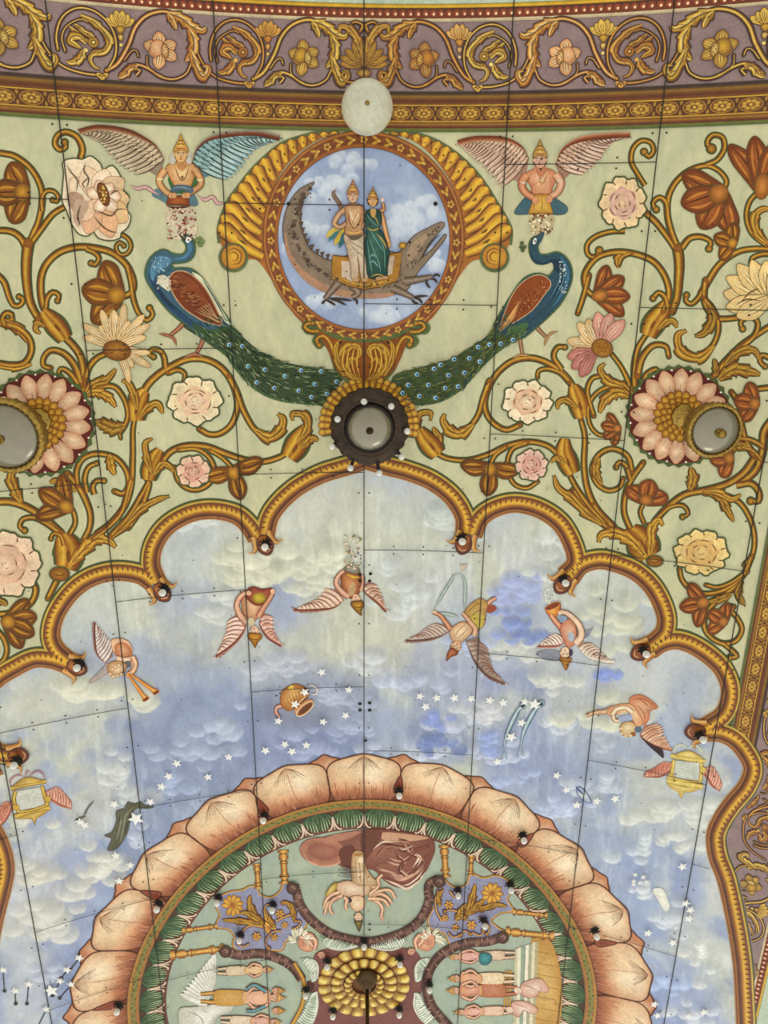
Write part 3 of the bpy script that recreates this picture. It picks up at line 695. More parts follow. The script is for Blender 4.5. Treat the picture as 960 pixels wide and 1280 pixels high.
# drop-shaped openings between petals
for k in range(-7, 7):
    if k % 2 == 0:
        m = W(0.001, 0.0095); a = k*15+7.5
        m.fan('#7a3a2a', '#a8583c', sm([P2(2.86, a-1.0), P2(2.84, a), P2(2.86, a+1.0), P2(2.95, a+0.8), P2(3.06, a+0.25), P2(3.06, a-0.25), P2(2.95, a-0.8)]), P2(2.9, a), False); wrib(m, sm([P2(2.86, a-1.0), P2(2.84, a), P2(2.86, a+1.0), P2(2.95, a+0.8), P2(3.06, a+0.2), P2(3.06, a-0.2), P2(2.95, a-0.8)]), 0.012, ['#4a2418'], 0.0102)
        m.build('petal_opening', lotus)
gr = thing('garland_band', 'narrow olive band with brown edges between lotus petals and green palmettes', 'painted band', (455, 999))
m = W(); ringband(m, 2.60, 2.735, ['#5a2c10', '#9a6a20', '#a8661e', '#7a7430', '#868036', '#7c7832', '#a06a20', '#b8842a', '#6a3412'], 0.012); m.build('band', gr, GILT)
m = W()
for i in range(330):
    a = -112+224*i/330; r = 2.667+0.022*math.sin(i*2.1); wdisc(m, *P2(r, a), 0.017, 0.009, ['#3f5a24', '#a8642a', '#58702c', '#b89040'][i % 4], ['#3f5a24', '#8a4e20', '#4c6428', '#8e7430'][i % 4], 0.0130+0.00002*(i % 5), 7, math.radians(a+40*(-1)**i))
m.build('garland', gr)
# palmette leaves
pr = thing('palmette_border', 'ring of dark green palmette leaves with cream tips inside the lotus ring', 'painted border', (455, 1020))
m = W(); ringband(m, 2.32, 2.605, ['#6e4436', '#5c3a2c', '#4e3a28'], 0.0025); m.build('ground', pr)
for i in range(-15, 15):
    deg = i*8.0+4; m = W(0.004, 0.0045)
    if abs(deg) > 112: continue
    for j in (0, 10, 1, 9, 2, 8, 3, 7, 4, 6, 5):
        t = (j-5)/5.0; b = P2(2.60, deg+t*1.3); e = P2(2.350+0.03*abs(t)**2+0.13*abs(t)**4, deg+t*3.75); mid = P2(2.475+0.045*abs(t), deg+t*3.3)
        c = ['#34502c', '#476440', '#2e4628'][j % 3]
        L = crom([b, mid, e], step=0.03); n = len(L); wrib2 = [P for P in L]
        m.hi += 0.0002
        for (ww, cc, dh) in ((0.062, ['#1e2c1a'], 0), (0.050, [c, mixc(c, '#8fa878', 0.45), c], 0.0001)):
            N = norms(L); C = [tuple(lin(v) for v in col(x)) for x in (cc*2 if len(cc) == 1 else cc)]; k = len(C); i0 = len(m.v)
            for q_, (pp, nn) in enumerate(zip(L, N)):
                tt = q_/(n-1); wv = ww*max(0.1, math.sin(math.pi*min(1, 0.12+0.86*tt))**0.7)
                for jj in range(k):
                    o = (jj/(k-1)-0.5)*wv; x, y = pp[0]+nn[0]*o, pp[1]+nn[1]*o; m.v.append((x, y, surf(x, m.hi+dh))); m.c.append(C[jj])
            for q_ in range(n-1):
                for jj in range(k-1): a = i0+q_*k+jj; m.f.append((a, a+1, a+k+1, a+k))
        if j % 5: wrib(m, L[n//4:], 0.0085, ['#c4cc9c'], m.hi+0.00015)
    # cream forked tip between two palmettes
    a = deg+4.0
    for t in (-1, 1): wrib(m, crom([P2(2.50, a+t*0.15), P2(2.42, a+t*0.35), P2(2.355, a+t*1.1), P2(2.35, a+t*1.9)], step=0.02), 0.024, ['#7a4a3a', '#ecd8b8', '#d8b898'], 0.0072)
    wrib(m, [P2(2.53, a), P2(2.45, a), P2(2.35, a)], 0.016, ['#8a5444', '#efe2c8', '#c89a80'], 0.0074)
    m.build('palmette', pr)
# disc of the medallion
disc = W()
for r0, r1 in [(0.0, 0.6), (0.6, 1.2), (1.2, 1.8), (1.8, 2.34)]: ringband(disc, r0, r1, ['#a0ad9c', '#a8b4a0', '#a4b09e', '#a0ad9c'], 0.0012, -180, 180, 3)
dome = disc.build('ceiling_medallion', ceiling, FIELD, kind='structure')

# ------------------------------------------------------------------ board seams
sm_ = M()
def seam(X0, Y0, X1, Y1, w=0.009, h=0.024):
    n = max(1, int(math.hypot(X1-X0, Y1-Y0)/0.1)); P = [(X0+(X1-X0)*i/n, Y0+(Y1-Y0)*i/n) for i in range(n+1)]
    N = norms(P); i0 = len(sm_.v); c = tuple(lin(v) for v in col('#2c2a22'))
    for q, nn in zip(P, N):
        for o in (-w/2, w/2): sm_.v.append((q[0]+nn[0]*o, q[1]+nn[1]*o, surf(q[0]+nn[0]*o, h))); sm_.c.append(c)
    for i in range(n): a = i0+i*2; sm_.f.append((a, a+1, a+3, a+2))
SX = [-3.43, -2.345, -1.165, 0.0, 1.165, 2.33, 3.40]
for x in SX: seam(x, -3, x, 12 if abs(x) > 0.5 else 7.6)
HZ = [(-1.165, 0, 455, 857), (-1.165, 0, 340, 255), (-1.165, 0, 400, 590), (0, 1.165, 590, 381), (0, 1.165, 520, 687), (0, 1.165, 520, 938), (0, 1.165, 520, 1155), (1.165, 2.33, 720, 205), (1.165, 2.33, 690, 545), (1.165, 2.33, 660, 820), (1.165, 2.33, 660, 1055), (2.33, 3.4, 880, 386), (2.33, 3.4, 840, 701),
      (2.33, 3.4, 760, 953), (3.4, 3.55, 890, 1085), (2.33, 3.4, 800, 1180), (-2.345, -1.165, 200, 436), (-2.345, -1.165, 290, 737), (-2.345, -1.165, 240, 997), (-1.165, 0, 345, 1095), (-2.345, -1.165, 230, 1218), (-3.43, -2.345, 40, 248), (-3.43, -2.345, 60, 608), (-3.43, -2.345, 80, 898), (-3.43, -2.345, 120, 1140), (-3.43, -2.345, 45, 1267), (-4.6, -3.43, 10, 1045), (3.4, 4.6, 955, 577)]
R5 = random.Random(5)
for (a, b, px, py) in HZ:
    y = XY(px, py)[1]; seam(a, y, b, y, 0.007)
def nail(x, y, r=0.009): wdisc(sm_, x, y, r, r, '#3a3226', '#2c261e', 0.0245, 6)
for x in SX:
    y = -1.0
    while y < 9:
        if not (abs(x) < 0.1 and 7.6 < y): nail(x-0.05, y); nail(x+0.05, y)
        y += R5.uniform(0.5, 0.8)
for (a, b, px, py) in HZ:
    y = XY(px, py)[1]
    for k in range(1, 4) if b-a > 0.5 else (): u = a+(b-a)*k/4; nail(u, y-0.04); nail(u, y+0.04)
for k in range(120):
    x = R5.uniform(-3.3, 3.3); y = R5.uniform(-0.9, 7)
    if math.hypot(x-DC[0], y-DC[1]) > 3.4 : nail(x, y, 0.006)
for (px, py, r) in ((361, 255, 0.016), (544, 255, 0.018), (450, 878, 0.02), (450, 886, 0.02), (462, 877, 0.02), (462, 886, 0.02), (450, 717, 0.018), (463, 716, 0.018), (450, 725, 0.018), (462, 725, 0.018), (457, 924, 0.018), (462, 1153, 0.016), (462, 1160, 0.016), (346, 868, 0.01)):
    x, y = XY(px, py); wdisc(sm_, x, y, r, r, '#15120e', '#2a241c', 0.0248, 10)
sm_.build('board_seam', ceiling, kind='structure')
# ------------------------------------------------------------------ solids: bulbs and hanging lamps
MET = plain('aged_brass', '#9c7e3c', 0.38, 0.85, noise=0.4); DARK = plain('dark_bronze', '#3a2c1e', 0.5, 0.4, noise=0.45, scale=14)
SOOT = plain('black_socket', '#1c1612', 0.7); BULB = plain('bulb_glass', '#e9e8de', 0.12, 0, 0.6, noise=0.05, trans=0.25)
FROST = plain('frosted_glass', '#cfcdb4', 0.22, 0, 0.5, noise=0.10, scale=30, trans=0.12)
CUT = plain('cut_glass', '#8d8775', 0.2, 0.7, 0.8, noise=0.07, scale=12)
STEEL = plain('rod_steel', '#5c4a34', 0.35, 0.7); STARM = plain('white_star_metal', '#f4f2ea', 0.35, 0.0, noise=0.03)
def mesh_obj(name, V, Fc, mat, parent=None, loc=(0, 0, 0), smooth=True):
    me = bpy.data.meshes.new(name); me.from_pydata(V, [], Fc); me.materials.append(mat)
    if smooth: me.polygons.foreach_set('use_smooth', [True]*len(me.polygons))
    me.update(); o = bpy.data.objects.new(name, me); bpy.context.scene.collection.objects.link(o)
    if parent: o.parent = parent
    o.location = loc; return o
def lathe(name, prof, mat, parent=None, loc=(0, 0, 0), n=40, flute=0.0, nf=0, smooth=True):
    V = []; Fc = []; k = len(prof)
    for i in range(n):
        a = 2*math.pi*i/n
        for (r, z) in prof:
            rr = r*(1+flute*math.cos(nf*a)); V.append((rr*math.cos(a), rr*math.sin(a), z))
    for i in range(n):
        j = (i+1) % n
        for q in range(k-1): Fc.append((i*k+q, j*k+q, j*k+q+1, i*k+q+1))
    return mesh_obj(name, V, Fc, mat, parent, loc, smooth)
def bulb_proto(at, label, group=None):
    t = thing('light_bulb', label, 'light bulb', at, group)
    # bits of torn black flex and a dark socket, then the little clear globe
    lathe('socket', [(0.0, 0.0), (0.042, -0.022), (0.030, -0.03), (0.022, -0.05), (0.020, -0.085), (0.0, -0.088)], SOOT, t, n=14)
    V = []; Fc = []; R = random.Random(int(at[0]*3+at[1]))
    for i in range(9):
        a = 2*math.pi*i/9+R.uniform(-.2, .2); L = R.uniform(0.045, 0.075); w = 0.012; z = -0.026; c, s_ = math.cos(a), math.sin(a); b = len(V)
        V += [(0.02*c-w*s_, 0.02*s_+w*c, z), (0.02*c+w*s_, 0.02*s_-w*c, z), (L*c+w*0.5*s_, L*s_-w*0.5*c, z-0.012), (L*c, L*s_, z-0.020), (L*c-w*0.5*s_, L*s_+w*0.5*c, z-0.012)]
        V += [(x, y, zz-0.004) for x, y, zz in V[b:b+5]]
        Fc += [(b, b+1, b+2, b+3, b+4), (b+9, b+8, b+7, b+6, b+5)]+[(b+k, b+5+k, b+5+(k+1) % 5, b+(k+1) % 5) for k in range(5)]
    mesh_obj('frayed_insulation', V, Fc, SOOT, t, smooth=False)
    r = 0.036; lathe('bulb', [(0.0, -0.075)]+[(r*math.sin(u), -0.112+r*math.cos(u)) for u in [math.pi*(k+1)/10 for k in range(9)]]+[(0.0, -0.112-r)], BULB, t, n=20)
    return t
def copy_tree(o, loc, parent=None):
    c = o.copy(); bpy.context.scene.collection.objects.link(c); c.parent = parent
    if parent is None: c.location = loc
    for ch in o.children: copy_tree(ch, None, c)
    return c
BULBS = [("332,681", 'bulb on the cusp drop just above the cherub under the left stem vines, beside the crown', 0)]
def place_bulbs(L, group, h=0.02):
    global bproto
    for (x, y, label) in L:
        X, Y = XY(x, y, 0.11+h)
        if bproto is None: bproto = bulb_proto((x, y), label, group); t = bproto
        else: t = copy_tree(bproto, (0, 0, 0)); t['label'] = label; t['group'] = group
        t.location = (X, Y, surf(X, h-0.002))
bproto = None
place_bulbs([(331, 684, 'small bulb at the moulding point above the upside-down cherub with a gold necklace'), (203, 741, 'small bulb at the moulding point between the crowned cherub and the horn-blowing cherub'), (96, 835, 'small bulb at the moulding point beside the cherub blowing two horns'), (17, 957, 'small bulb at the moulding point above the winged gold mirror, on the frame edge'),
             (578, 677, 'small bulb at the moulding point above the angel holding a ribbon garland'), (707, 729, 'small bulb at the moulding point above the cherub emptying a pink basket'), (808, 818, 'small bulb at the moulding point above the cherub with coral drapery'), (879, 925, 'small bulb at the moulding point next to the coral-winged gold mirror')], 'bulbs on the points of the scalloped moulding')
place_bulbs([(146, 1265, 'small bulb on the lotus ring by the lowest full petal near the shadowed stars'), (196, 1137, 'small bulb on the lotus ring under the dark bent branch'), (329, 1026, 'small bulb on the lotus ring above the pair of upright gold columns'), (499, 995, 'small bulb on the lotus ring nearest the crown, beside the centre petal'), (655, 1051, 'small bulb on the lotus ring below the two painted fish'), (746, 1171, 'small bulb on the lotus ring near the cluster of seven stars')], 'bulbs between lotus petals and olive band', 0.012)
place_bulbs([(271, 1129, 'small bulb where the green palmettes meet the gold-edged blue panel'), (340, 1138, 'small bulb at the top corner of the blue scroll panel beside the tall gold column'), (299, 1176, 'small bulb at the lower corner of the blue scroll panel by the short columns'), (639, 1113, 'small bulb by the palmettes at the blue panel corner toward the two fish'), (573, 1120, 'small bulb at the inner notch of the blue panel under two short columns'), (606, 1158, 'small bulb at the lower notch of the blue panel above the palace steps scene'),
             (455, 1184, 'small bulb just above the tiered golden rosette'), (409, 1209, 'small bulb at the upper shoulder of the golden rosette toward the throne scene'), (500, 1206, 'small bulb at the upper shoulder of the golden rosette toward the palace steps'), (382, 1245, 'small bulb beside the golden rosette on the gold strip of the throne scene'), (537, 1238, 'small bulb beside the golden rosette at the palace scene'), (416, 1271, 'small bulb below the golden rosette on the bottom frame edge'), (499, 1269, 'small bulb below the golden rosette close to the hanging rod')], 'bulbs inside the medallion', 0.012)

def rod(name, p, q, r, mat, parent, n=8):
    p, q = Vector(p), Vector(q); d = (q-p).normalized(); a = d.orthogonal().normalized(); b = d.cross(a); V = []; Fc = []
    for e in (p, q):
        for i in range(n): t = 2*math.pi*i/n; V.append(tuple(e+a*r*math.cos(t)+b*r*math.sin(t)))
    for i in range(n): j = (i+1) % n; Fc.append((i, j, n+j, n+i))
    Fc += [tuple(range(n)), tuple(range(2*n-1, n-1, -1))]
    return mesh_obj(name, V, Fc, mat, parent)
def lathe_at(axis_px, h): X, Y = XY(*axis_px, h); return X, Y
# --- hanging glass bowls on the two flower rosettes
def bowl_lamp(px, h, R, label, canopy_px):
    X, Y = XY(px[0], px[1], h); t = thing('pendant_lamp', label, 'lamp', px); t.location = (X, Y, surf(X)); top = -h
    Rr = R
    lathe('bowl', [(0.0, top-Rr*0.42)]+[(Rr*0.90*math.sin(u)**1.15, top-Rr*0.42+Rr*0.46*(1-math.cos(u))) for u in [math.pi/2*(k+1)/14 for k in range(14)]], CUT, t, n=96, flute=0.008, nf=48)
    lathe('rim', [(Rr*0.88, top+0.02), (Rr*1.0, top+0.035), (Rr*1.04, top+0.01), (Rr*1.02, top-0.02), (Rr*0.92, top-0.035), (Rr*0.88, top-0.01), (Rr*0.88, top+0.02)], MET, t, n=72, flute=0.018, nf=36)
    lathe('gallery', [(Rr*0.86, top+0.02), (Rr*0.95, top+0.06), (Rr*0.98, top+0.10), (Rr*0.93, top+0.10), (Rr*0.84, top+0.02)], MET, t, n=72, flute=0.03, nf=24)
    z0 = top-Rr*0.42
    lathe('finial', [(0.0, z0+0.01), (0.035, z0), (0.038, z0-0.012), (0.03, z0-0.02), (0.022, z0-0.035), (0.034, z0-0.05), (0.026, z0-0.066), (0.008, z0-0.078), (0, z0-0.09)], MET, t, n=20)
    lathe('canopy', [(0.0, -0.02), (0.11, -0.026), (0.10, -0.04), (0.05, -0.055), (0.03, -0.10), (0.0, -0.105)], MET, t, n=30, flute=0.05, nf=10)
    for k in range(3):
        a = k*2.094+0.5; rod('chain', (0.02*math.cos(a), 0.02*math.sin(a), -0.09), (Rr*0.94*math.cos(a), Rr*0.94*math.sin(a), top+0.08), 0.006, MET, t)
    lathe('stem', [(0.0, -0.09), (0.012, -0.09), (0.012, top+0.10), (0.05, top+0.06), (0.04, top+0.02), (0.0, top+0.02)], MET, t, n=12)
    return t
bowl_lamp((8, 545), 0.62, 0.285, 'round cut glass bowl lamp in brass rim hanging at the left frame edge', None)
bowl_lamp((893, 538), 0.62, 0.215, 'round cut glass bowl lamp in brass rim hanging over the whole pink sunburst flower', None)
# --- plain frosted globe under the gilt band
X, Y = XY(459, 134, 0.5); t = thing('globe_lamp', 'plain frosted white globe lamp hanging in front of the gilt frieze', 'lamp', (459, 134)); t.location = (X, Y, surf(X))
r = 0.196
lathe('globe', [(0.03, -0.34)]+[(r*math.sin(u), -0.5+r*0.8*math.cos(u)) for u in [0.3+(math.pi-0.3)*k/20 for k in range(21)]], FROST, t, n=48)
lathe('canopy', [(0, 0), (0.07, -0.022), (0.06, -0.05), (0.015, -0.06), (0.012, -0.33), (0.04, -0.34), (0.03, -0.36), (0, -0.36)], MET, t, n=20)
lathe('finial', [(0.0, -0.652), (0.018, -0.655), (0.014, -0.668), (0.0, -0.672)], MET, t, n=12)
# --- chandelier ring at the crown of the arch
X, Y = XY(462, 534, 0.30); t = thing('ring_chandelier', 'dark bronze ring light with clear bulbs round a silvery fluted bowl at the arch crown', 'chandelier', (462, 534)); t.location = (X, Y, surf(X))
lathe('ring', [(0.215, -0.27), (0.25, -0.25), (0.30, -0.235), (0.345, -0.25), (0.352, -0.28), (0.335, -0.30), (0.29, -0.305), (0.25, -0.33), (0.222, -0.33), (0.205, -0.30), (0.215, -0.27)], DARK, t, n=96, flute=0.02, nf=24)
lathe('ring_scrollwork', [(0.24, -0.31), (0.262, -0.335), (0.285, -0.325), (0.31, -0.318), (0.325, -0.305)], DARK, t, n=120, flute=0.03, nf=40)
lathe('inner_rim', [(0.20, -0.30), (0.215, -0.345), (0.205, -0.365), (0.19, -0.35)], SOOT, t, n=48)
lathe('bowl', [(0.0, -0.455)]+[(0.198*math.sin(u), -0.345-0.11*math.cos(u)) for u in [math.pi/2*(k+1)/14 for k in range(14)]], CUT, t, n=96, flute=0.006, nf=48)
lathe('finial', [(0.0, -0.445), (0.034, -0.452), (0.03, -0.47), (0.015, -0.485), (0.02, -0.495), (0.0, -0.51)], DARK, t, n=16)
lathe('canopy', [(0.0, 0.0), (0.30, -0.024), (0.29, -0.06), (0.12, -0.10), (0.06, -0.25), (0, -0.25)], DARK, t, n=40)
for k in range(4):
    a = k*math.pi/2+0.4; rod('arm', (0.05*math.cos(a), 0.05*math.sin(a), -0.22), (0.27*math.cos(a), 0.27*math.sin(a), -0.27), 0.012, DARK, t)
for (bx, by) in [(455, 502), (489, 508), (422, 524), (509, 539), (415, 558), (502, 571), (438, 585), (474, 591)]:
    x2, y2 = XY(bx, by, 0.36); x2 -= X; y2 -= Y; a = math.atan2(y2, x2); zd = (surf(X+x2)-surf(X))
    b = lathe('bulb', [(0.0, 0.02)]+[(0.03*math.sin(u), -0.012+0.034*math.cos(u)) for u in [math.pi*(k+1)/9 for k in range(8)]]+[(0.0, -0.046)], BULB, t, (x2, y2, -0.35+zd), n=16)
    r2 = math.hypot(x2, y2); rod('bulb_holder', (x2*0.8, y2*0.8, -0.29), (x2, y2, -0.335), 0.016, SOOT, t)
# --- rod hanging from the golden rosette
X, Y = XY(459, 1240, 0.25); t = thing('hanging_rod', 'long dark metal rod hanging down from the golden rosette', 'rod', (459, 1240)); t.location = (X, Y, surf(X)-0.03)
lathe('ceiling_cup', [(0.0, 0.0), (0.12, -0.02), (0.125, -0.05), (0.09, -0.10), (0.05, -0.13), (0.045, -0.20), (0.0, -0.20)], STEEL, t, n=32)
lathe('rod', [(0.0, -0.18), (0.024, -0.18), (0.024, -2.2), (0.0, -2.2)], STEEL, t, n=16)

# ------------------------------------------------------------------ star cut-outs
def star_mesh(R=0.055, th=0.008, seed=0):
    V = []; Fc = []
    for z in (0, -th):
        for i in range(10): a = math.pi*i/5+0.3; r = R if i % 2 == 0 else R*0.45; V.append((r*math.cos(a), r*math.sin(a), z))
    V.append((0, 0, -th-0.010)); V.append((0, 0, 0))
    for i in range(10): j = (i+1) % 10; Fc.append((i, i+10, j+10, j)); Fc.append((i+10, 20, j+10)); Fc.append((i, j, 21))
    me = bpy.data.meshes.new('star'); me.from_pydata(V, [], Fc); me.materials.append(STARM); return me
STM = star_mesh()
STARS = [('in the line beside the fish', 'stars in the line leading to the fish', "525,870 546,872 568,872 589,873 612,875 629,878 532,883"),
 ('on and around the two fish', 'stars round the painted fish', "656,877 668,880 652,903 639,921 622,952"),
 ('around the small blue scorpion', 'stars round the scorpion', "696,969 708,987 721,1006 746,1001 769,998"),
 ('in the tight little cluster', 'stars of the tight cluster', "794,1093 792,1101 804,1096 800,1103 808,1102 792,1105"),
 ('round the small white winged creature', 'stars round the white winged creature', "853,1083 857,1129 863,1137 861,1148 810,1166 841,1178"),
 ('on the bottom edge cloud', 'stars on the bottom cloud', "818,1255 822,1269 860,1270 880,1265"),
 ('around the tipped clay pot', 'stars round the water pot', "402,840 436,862 369,880 348,901 404,902 432,894 381,865"),
 ('between clay pot and lotus petals', 'stars between pot and lotus ring', "356,930 383,931 332,938 365,939 286,946 260,971"),
 ('around the dark bent branch', 'stars round the dark branch', "221,954 211,970 202,983 188,1002 143,1005 145,1069 163,1081 149,1101"),
 ('on the broken twig', 'stars on the broken twig', "100,1027 106,1031"),
 ('with painted shadows', 'stars with dark tails', "99,1197 84,1212 75,1226 89,1230 58,1261 36,1230 19,1238 4,1212")]  # their dark tails are star shadows painted as streaks
ORD = ['first', 'second', 'third', 'fourth', 'fifth', 'sixth', 'seventh', 'eighth']; NUM = ['', 'one', 'two', 'three', 'four', 'five', 'six', 'seven', 'eight']
def order_label(P, i, what, where):
    k = sorted(range(len(P)), key=lambda j: P[j]).index(i); n = len(P)
    return '%s, %s from the left of the %s %s' % (what, ORD[k], NUM[n], where)
def star(x, y, h, sc_, label, group, rot):
    X, Y = XY(x, y, h); o = bpy.data.objects.new('star', STM); bpy.context.scene.collection.objects.link(o); o.location = (X, Y, surf(X, h)); o.rotation_euler = (0, 0, rot); o.scale = (sc_, sc_, 1)
    tag(o, label, 'star', group); return o
for lab, grp, P in STARS:
    for i, (x, y) in enumerate(pts(P)):
        s_ = 1.0 if 'cluster' not in lab else 0.62
        if (x, y) in ((668, 880), (639, 921)): s_ = 1.25
        o = star(x, y, 0.034, s_*RND.uniform(0.85, 1.0), order_label(pts(P), i, 'white star' if s_ > 0.7 else 'small white star', lab), grp, RND.uniform(0, 1.2))
star(170, 1023, 0.034, 1.6, 'large white star next to the dark bent branch', None, 0.2); star(64, 1238, 0.034, 1.6, 'largest white star beside a painted star shadow near the seam crossing', None, 0.5)
# ------------------------------------------------------------------ scrolling vines on the green field
PAL = {'br': ('#a0641c', '#64340e', '#d0982e'), 'rd': ('#a85c24', '#6c3412', '#cc8438'), 'go': ('#cf9a2c', '#94601a', '#e2ba48'), 'cr': ('#f0d6a4', '#dfb070', '#b07a26'), 'pk': ('#e8bea0', '#cf8a72', '#c08a2a'), 'mu': ('#cf9a84', '#ad6450', '#a8702a')}
def draw(obj, m, parts, text, hue=1.0):
    for ln in text.strip().split('\n'):
        ln = ln.strip()
        if not ln: continue
        cmd, rest = ln.split(' ', 1)
        if cmd == 'v':
            a, p = rest.split('|'); a = [float(x) for x in a.split()]
            m.vine(a[0], a[1], p, a[2] if len(a) > 2 else 0, k=(a[3] if len(a) > 3 else 1)*hue)
        else:
            q = M(0.0025, 0.0050+0.0006*len(parts))
            if cmd == 'l':
                a, p = rest.split('|'); a = a.split(); q.leaf(float(a[0]), p, int(a[1]), k=(float(a[2]) if len(a) > 2 else 1)*hue); nm = 'leaf'
            elif cmd == 'b':
                a = rest.split(); pl = PAL[a[7]]; q.bloom(float(a[0]), float(a[1]), float(a[2]), float(a[3]), float(a[4]), int(a[5]), float(a[6]), pl[:2], hl=pl[2], vein={'cr': '#8a6a3a', 'pk': '#8a4a3a'}.get(a[7], '#5e2c0a')); nm = 'bud'
            elif cmd == 'c':    # calyx: bulbous trumpet from which stems spring
                a, p = rest.split('|'); w = float(a.split()[0]); P = crom(pts(p)); q.rib(P, w+3.2, [q.VG], low=True, prof=lambda t: 0.45+0.9*math.sin(math.pi*min(1, 0.2+0.75*t))); q.rib(P, w, ['#6a360c', '#b8801f', '#dcae3c', '#9a5c16', '#c9922c', '#8f5412', '#5e2e0a'], prof=lambda t: 0.4+0.85*math.sin(math.pi*min(1, 0.2+0.72*t)))
                n_ = len(P); x, y = P[n_//3]; q.e('#7a4412', x, y, w*0.10, w*0.3, math.degrees(math.atan2(P[-1][1]-P[0][1], P[-1][0]-P[0][0]))+90); nm = 'calyx'
            parts.append((nm, q))
def vineset(label, at, text, group='painted scroll vines', hue=1.0):
    t = thing('scroll_vine', label, 'painted vine', at, group); m = M(); parts = []; draw(t, m, parts, text, hue)
    m.build('stem', t)
    for nm, q in parts: q.build(nm, t)
    return t
vineset('thick brown vine running down the far upper side beside the large cream open flower', (37, 305), """
v 6 7 | -12,190 5,192 20,196 38,210 50,230 53,250 49,275 42,292 37,305
v 7 6 | 37,306 52,286 66,268 82,258
v 5 4 1.4 | 53,264 52,248 58,239 67,239 73,246 71,252 66,250
v 7 6 1.3 | 100,201 103,186 96,171 82,165 72,170 69,180 75,187 82,184 81,178
v 4 4 1.3 | 150,292 160,298 164,308 159,317 150,318 145,309 150,303 155,307
v 6 8 | -12,289 5,288 18,291 28,300 34,314
v 13 8 | 36,304 34,318 33,335 34,355 38,378 48,398
v 7 5 1.2 | -8,340 5,352 12,372 18,382 26,381 29,374 24,371
v 6 8 | -10,452 12,456 30,454 39,440 37,424 24,411 6,405
v 6 5 1.3 | 6,406 3,398 8,391 15,393 15,399
e x | 0,0
""".replace('e x | 0,0\n', '')+"""l 13 3 | -6,404 8,404 24,412 38,430
l 8 2 1.15 | 40,455 22,459 5,458 -12,452
b 34 240 178 44 26 3 90 br
b 152 370 190 50 26 3 74 br
""")
vineset('brown vine making a big open loop beneath the large cream flower', (80, 350), """
v 8 7 | 61,396 53,378 51,352 57,332 73,316 95,309 118,310 140,316 158,331 167,352 164,366 152,371
v 6 5 1.3 | 108,311 119,316 124,323 119,331 114,329
v 6 5 1.2 | 57,386 59,373 66,365 74,369 72,376
v 6 5 1.4 | 160,335 164,352 167,374 174,392 184,400 191,393 187,385
v 8 9 | 80,420 92,432 101,446 105,466 104,488 102,498
v 9 5 | 102,482 94,458 80,442 64,438 55,447 55,457 64,460
v 8 4 | 101,494 96,478 86,465 76,461 73,470
v 7 6 | 106,474 112,458 122,447 136,441
v 6 5 | 108,492 122,484 142,483 154,496 160,514 158,528 150,542
v 4 3 | 150,540 151,548
c 19 | 82,424 74,412 62,398 54,388
l 8 2 | 56,408 47,404 45,412 51,417
l 12 3 | 106,493 118,480 134,474 145,461
l 13 4 1.1 | 106,494 121,490 136,497 145,509
l 18 5 .92 | 156,532 142,535 130,530 118,527
""")
vineset('brown vine rising in a long stalk then looping round the yellow-cream rose', (165, 560), """
v 8 5 | 121,668 140,653 156,632 164,606 166,570 166,540 168,524
v 8 6 | 176,500 184,482 198,468 214,458 234,449 256,449 276,459 290,478 297,504 291,528 277,541 262,543 249,536
v 7 6 | 286,470 296,490 304,512 318,536 334,545
v 6 5 1.3 | 207,460 205,446 199,438 190,437 187,443 192,446
v 6 4 | 210,466 222,462 231,467 230,476
v 6 7 | 160,660 176,636 186,606 184,598
v 7 6 | 202,578 214,564 234,557 258,558 280,566 304,574 328,577 350,571 362,562
v 5 5 | 222,562 246,561 262,572 268,588 262,604 248,612 233,610 222,599 218,584
v 5 4 | 262,562 278,572 292,586
c 20 | 171,526 171,512 175,498 182,488
l 11 2 | 172,512 167,492 160,478 152,476
l 11 2 | 174,522 186,509 197,505 204,517
l 14 3 | 318,537 336,547 350,538 354,524 347,517
c 17 | 186,600 188,588 193,574 200,562
l 9 2 | 190,592 184,572 182,554 191,548
l 10 2 | 192,594 203,580 212,583 217,590
b 291 586 74 40 17 3 150 br
c 22 | 361,572 369,560 377,546 384,534
l 11 3 | 372,552 384,536 382,520 366,517 366,526
l 11 3 | 376,560 390,548 398,551
""")
vineset('brown vine cluster springing from a fat calyx below the left half sunburst', (88, 690), """
v 8 9 | -10,628 12,627 34,634 56,648 76,666
v 8 6 | 84,592 97,606 106,622 113,642 112,660 104,676
v 6 6 | 97,608 96,588 104,573 121,567 144,572 158,588 161,606 154,617 143,614
v 6 5 1.1 | 109,616 106,598 111,584 121,579
v 6 5 1.2 | 118,618 116,608 121,601 130,601
v 5 5 | 87,668 94,654 92,640 86,632
v 6 5 1.4 | 72,664 56,653 42,647 29,649 25,658 31,663
v 6 4 1.3 | 80,682 76,670 67,667 64,673
v 5 6 | 115,674 134,660 152,640 160,612 164,598
v 6 5 | 138,670 160,646 176,620 187,600
v 7 6 | 73,722 66,736 60,748
v 7 6 | 37,722 45,736 40,752 26,762 8,767 -8,768
v 6 5 | -8,784 4,796 9,812 4,826 -8,832
c 28 | 82,710 86,696 84,682 78,668
l 16 4 1.1 | 88,706 104,688 120,674 136,676 145,684
e0 x
l 12 3 | 136,674 158,654 176,636 196,625 212,620
l 11 3 1.1 | 137,568 139,582 144,594
l 14 3 | 27,628 18,610 14,594 22,585
l 10 2 | 96,614 84,604 70,601 62,603
b 88 636 212 46 18 3 60 br
b 6 776 8 42 19 4 66 br
l 9 2 | -6,752 4,752 9,757
""".replace('e0 x\n', ''))
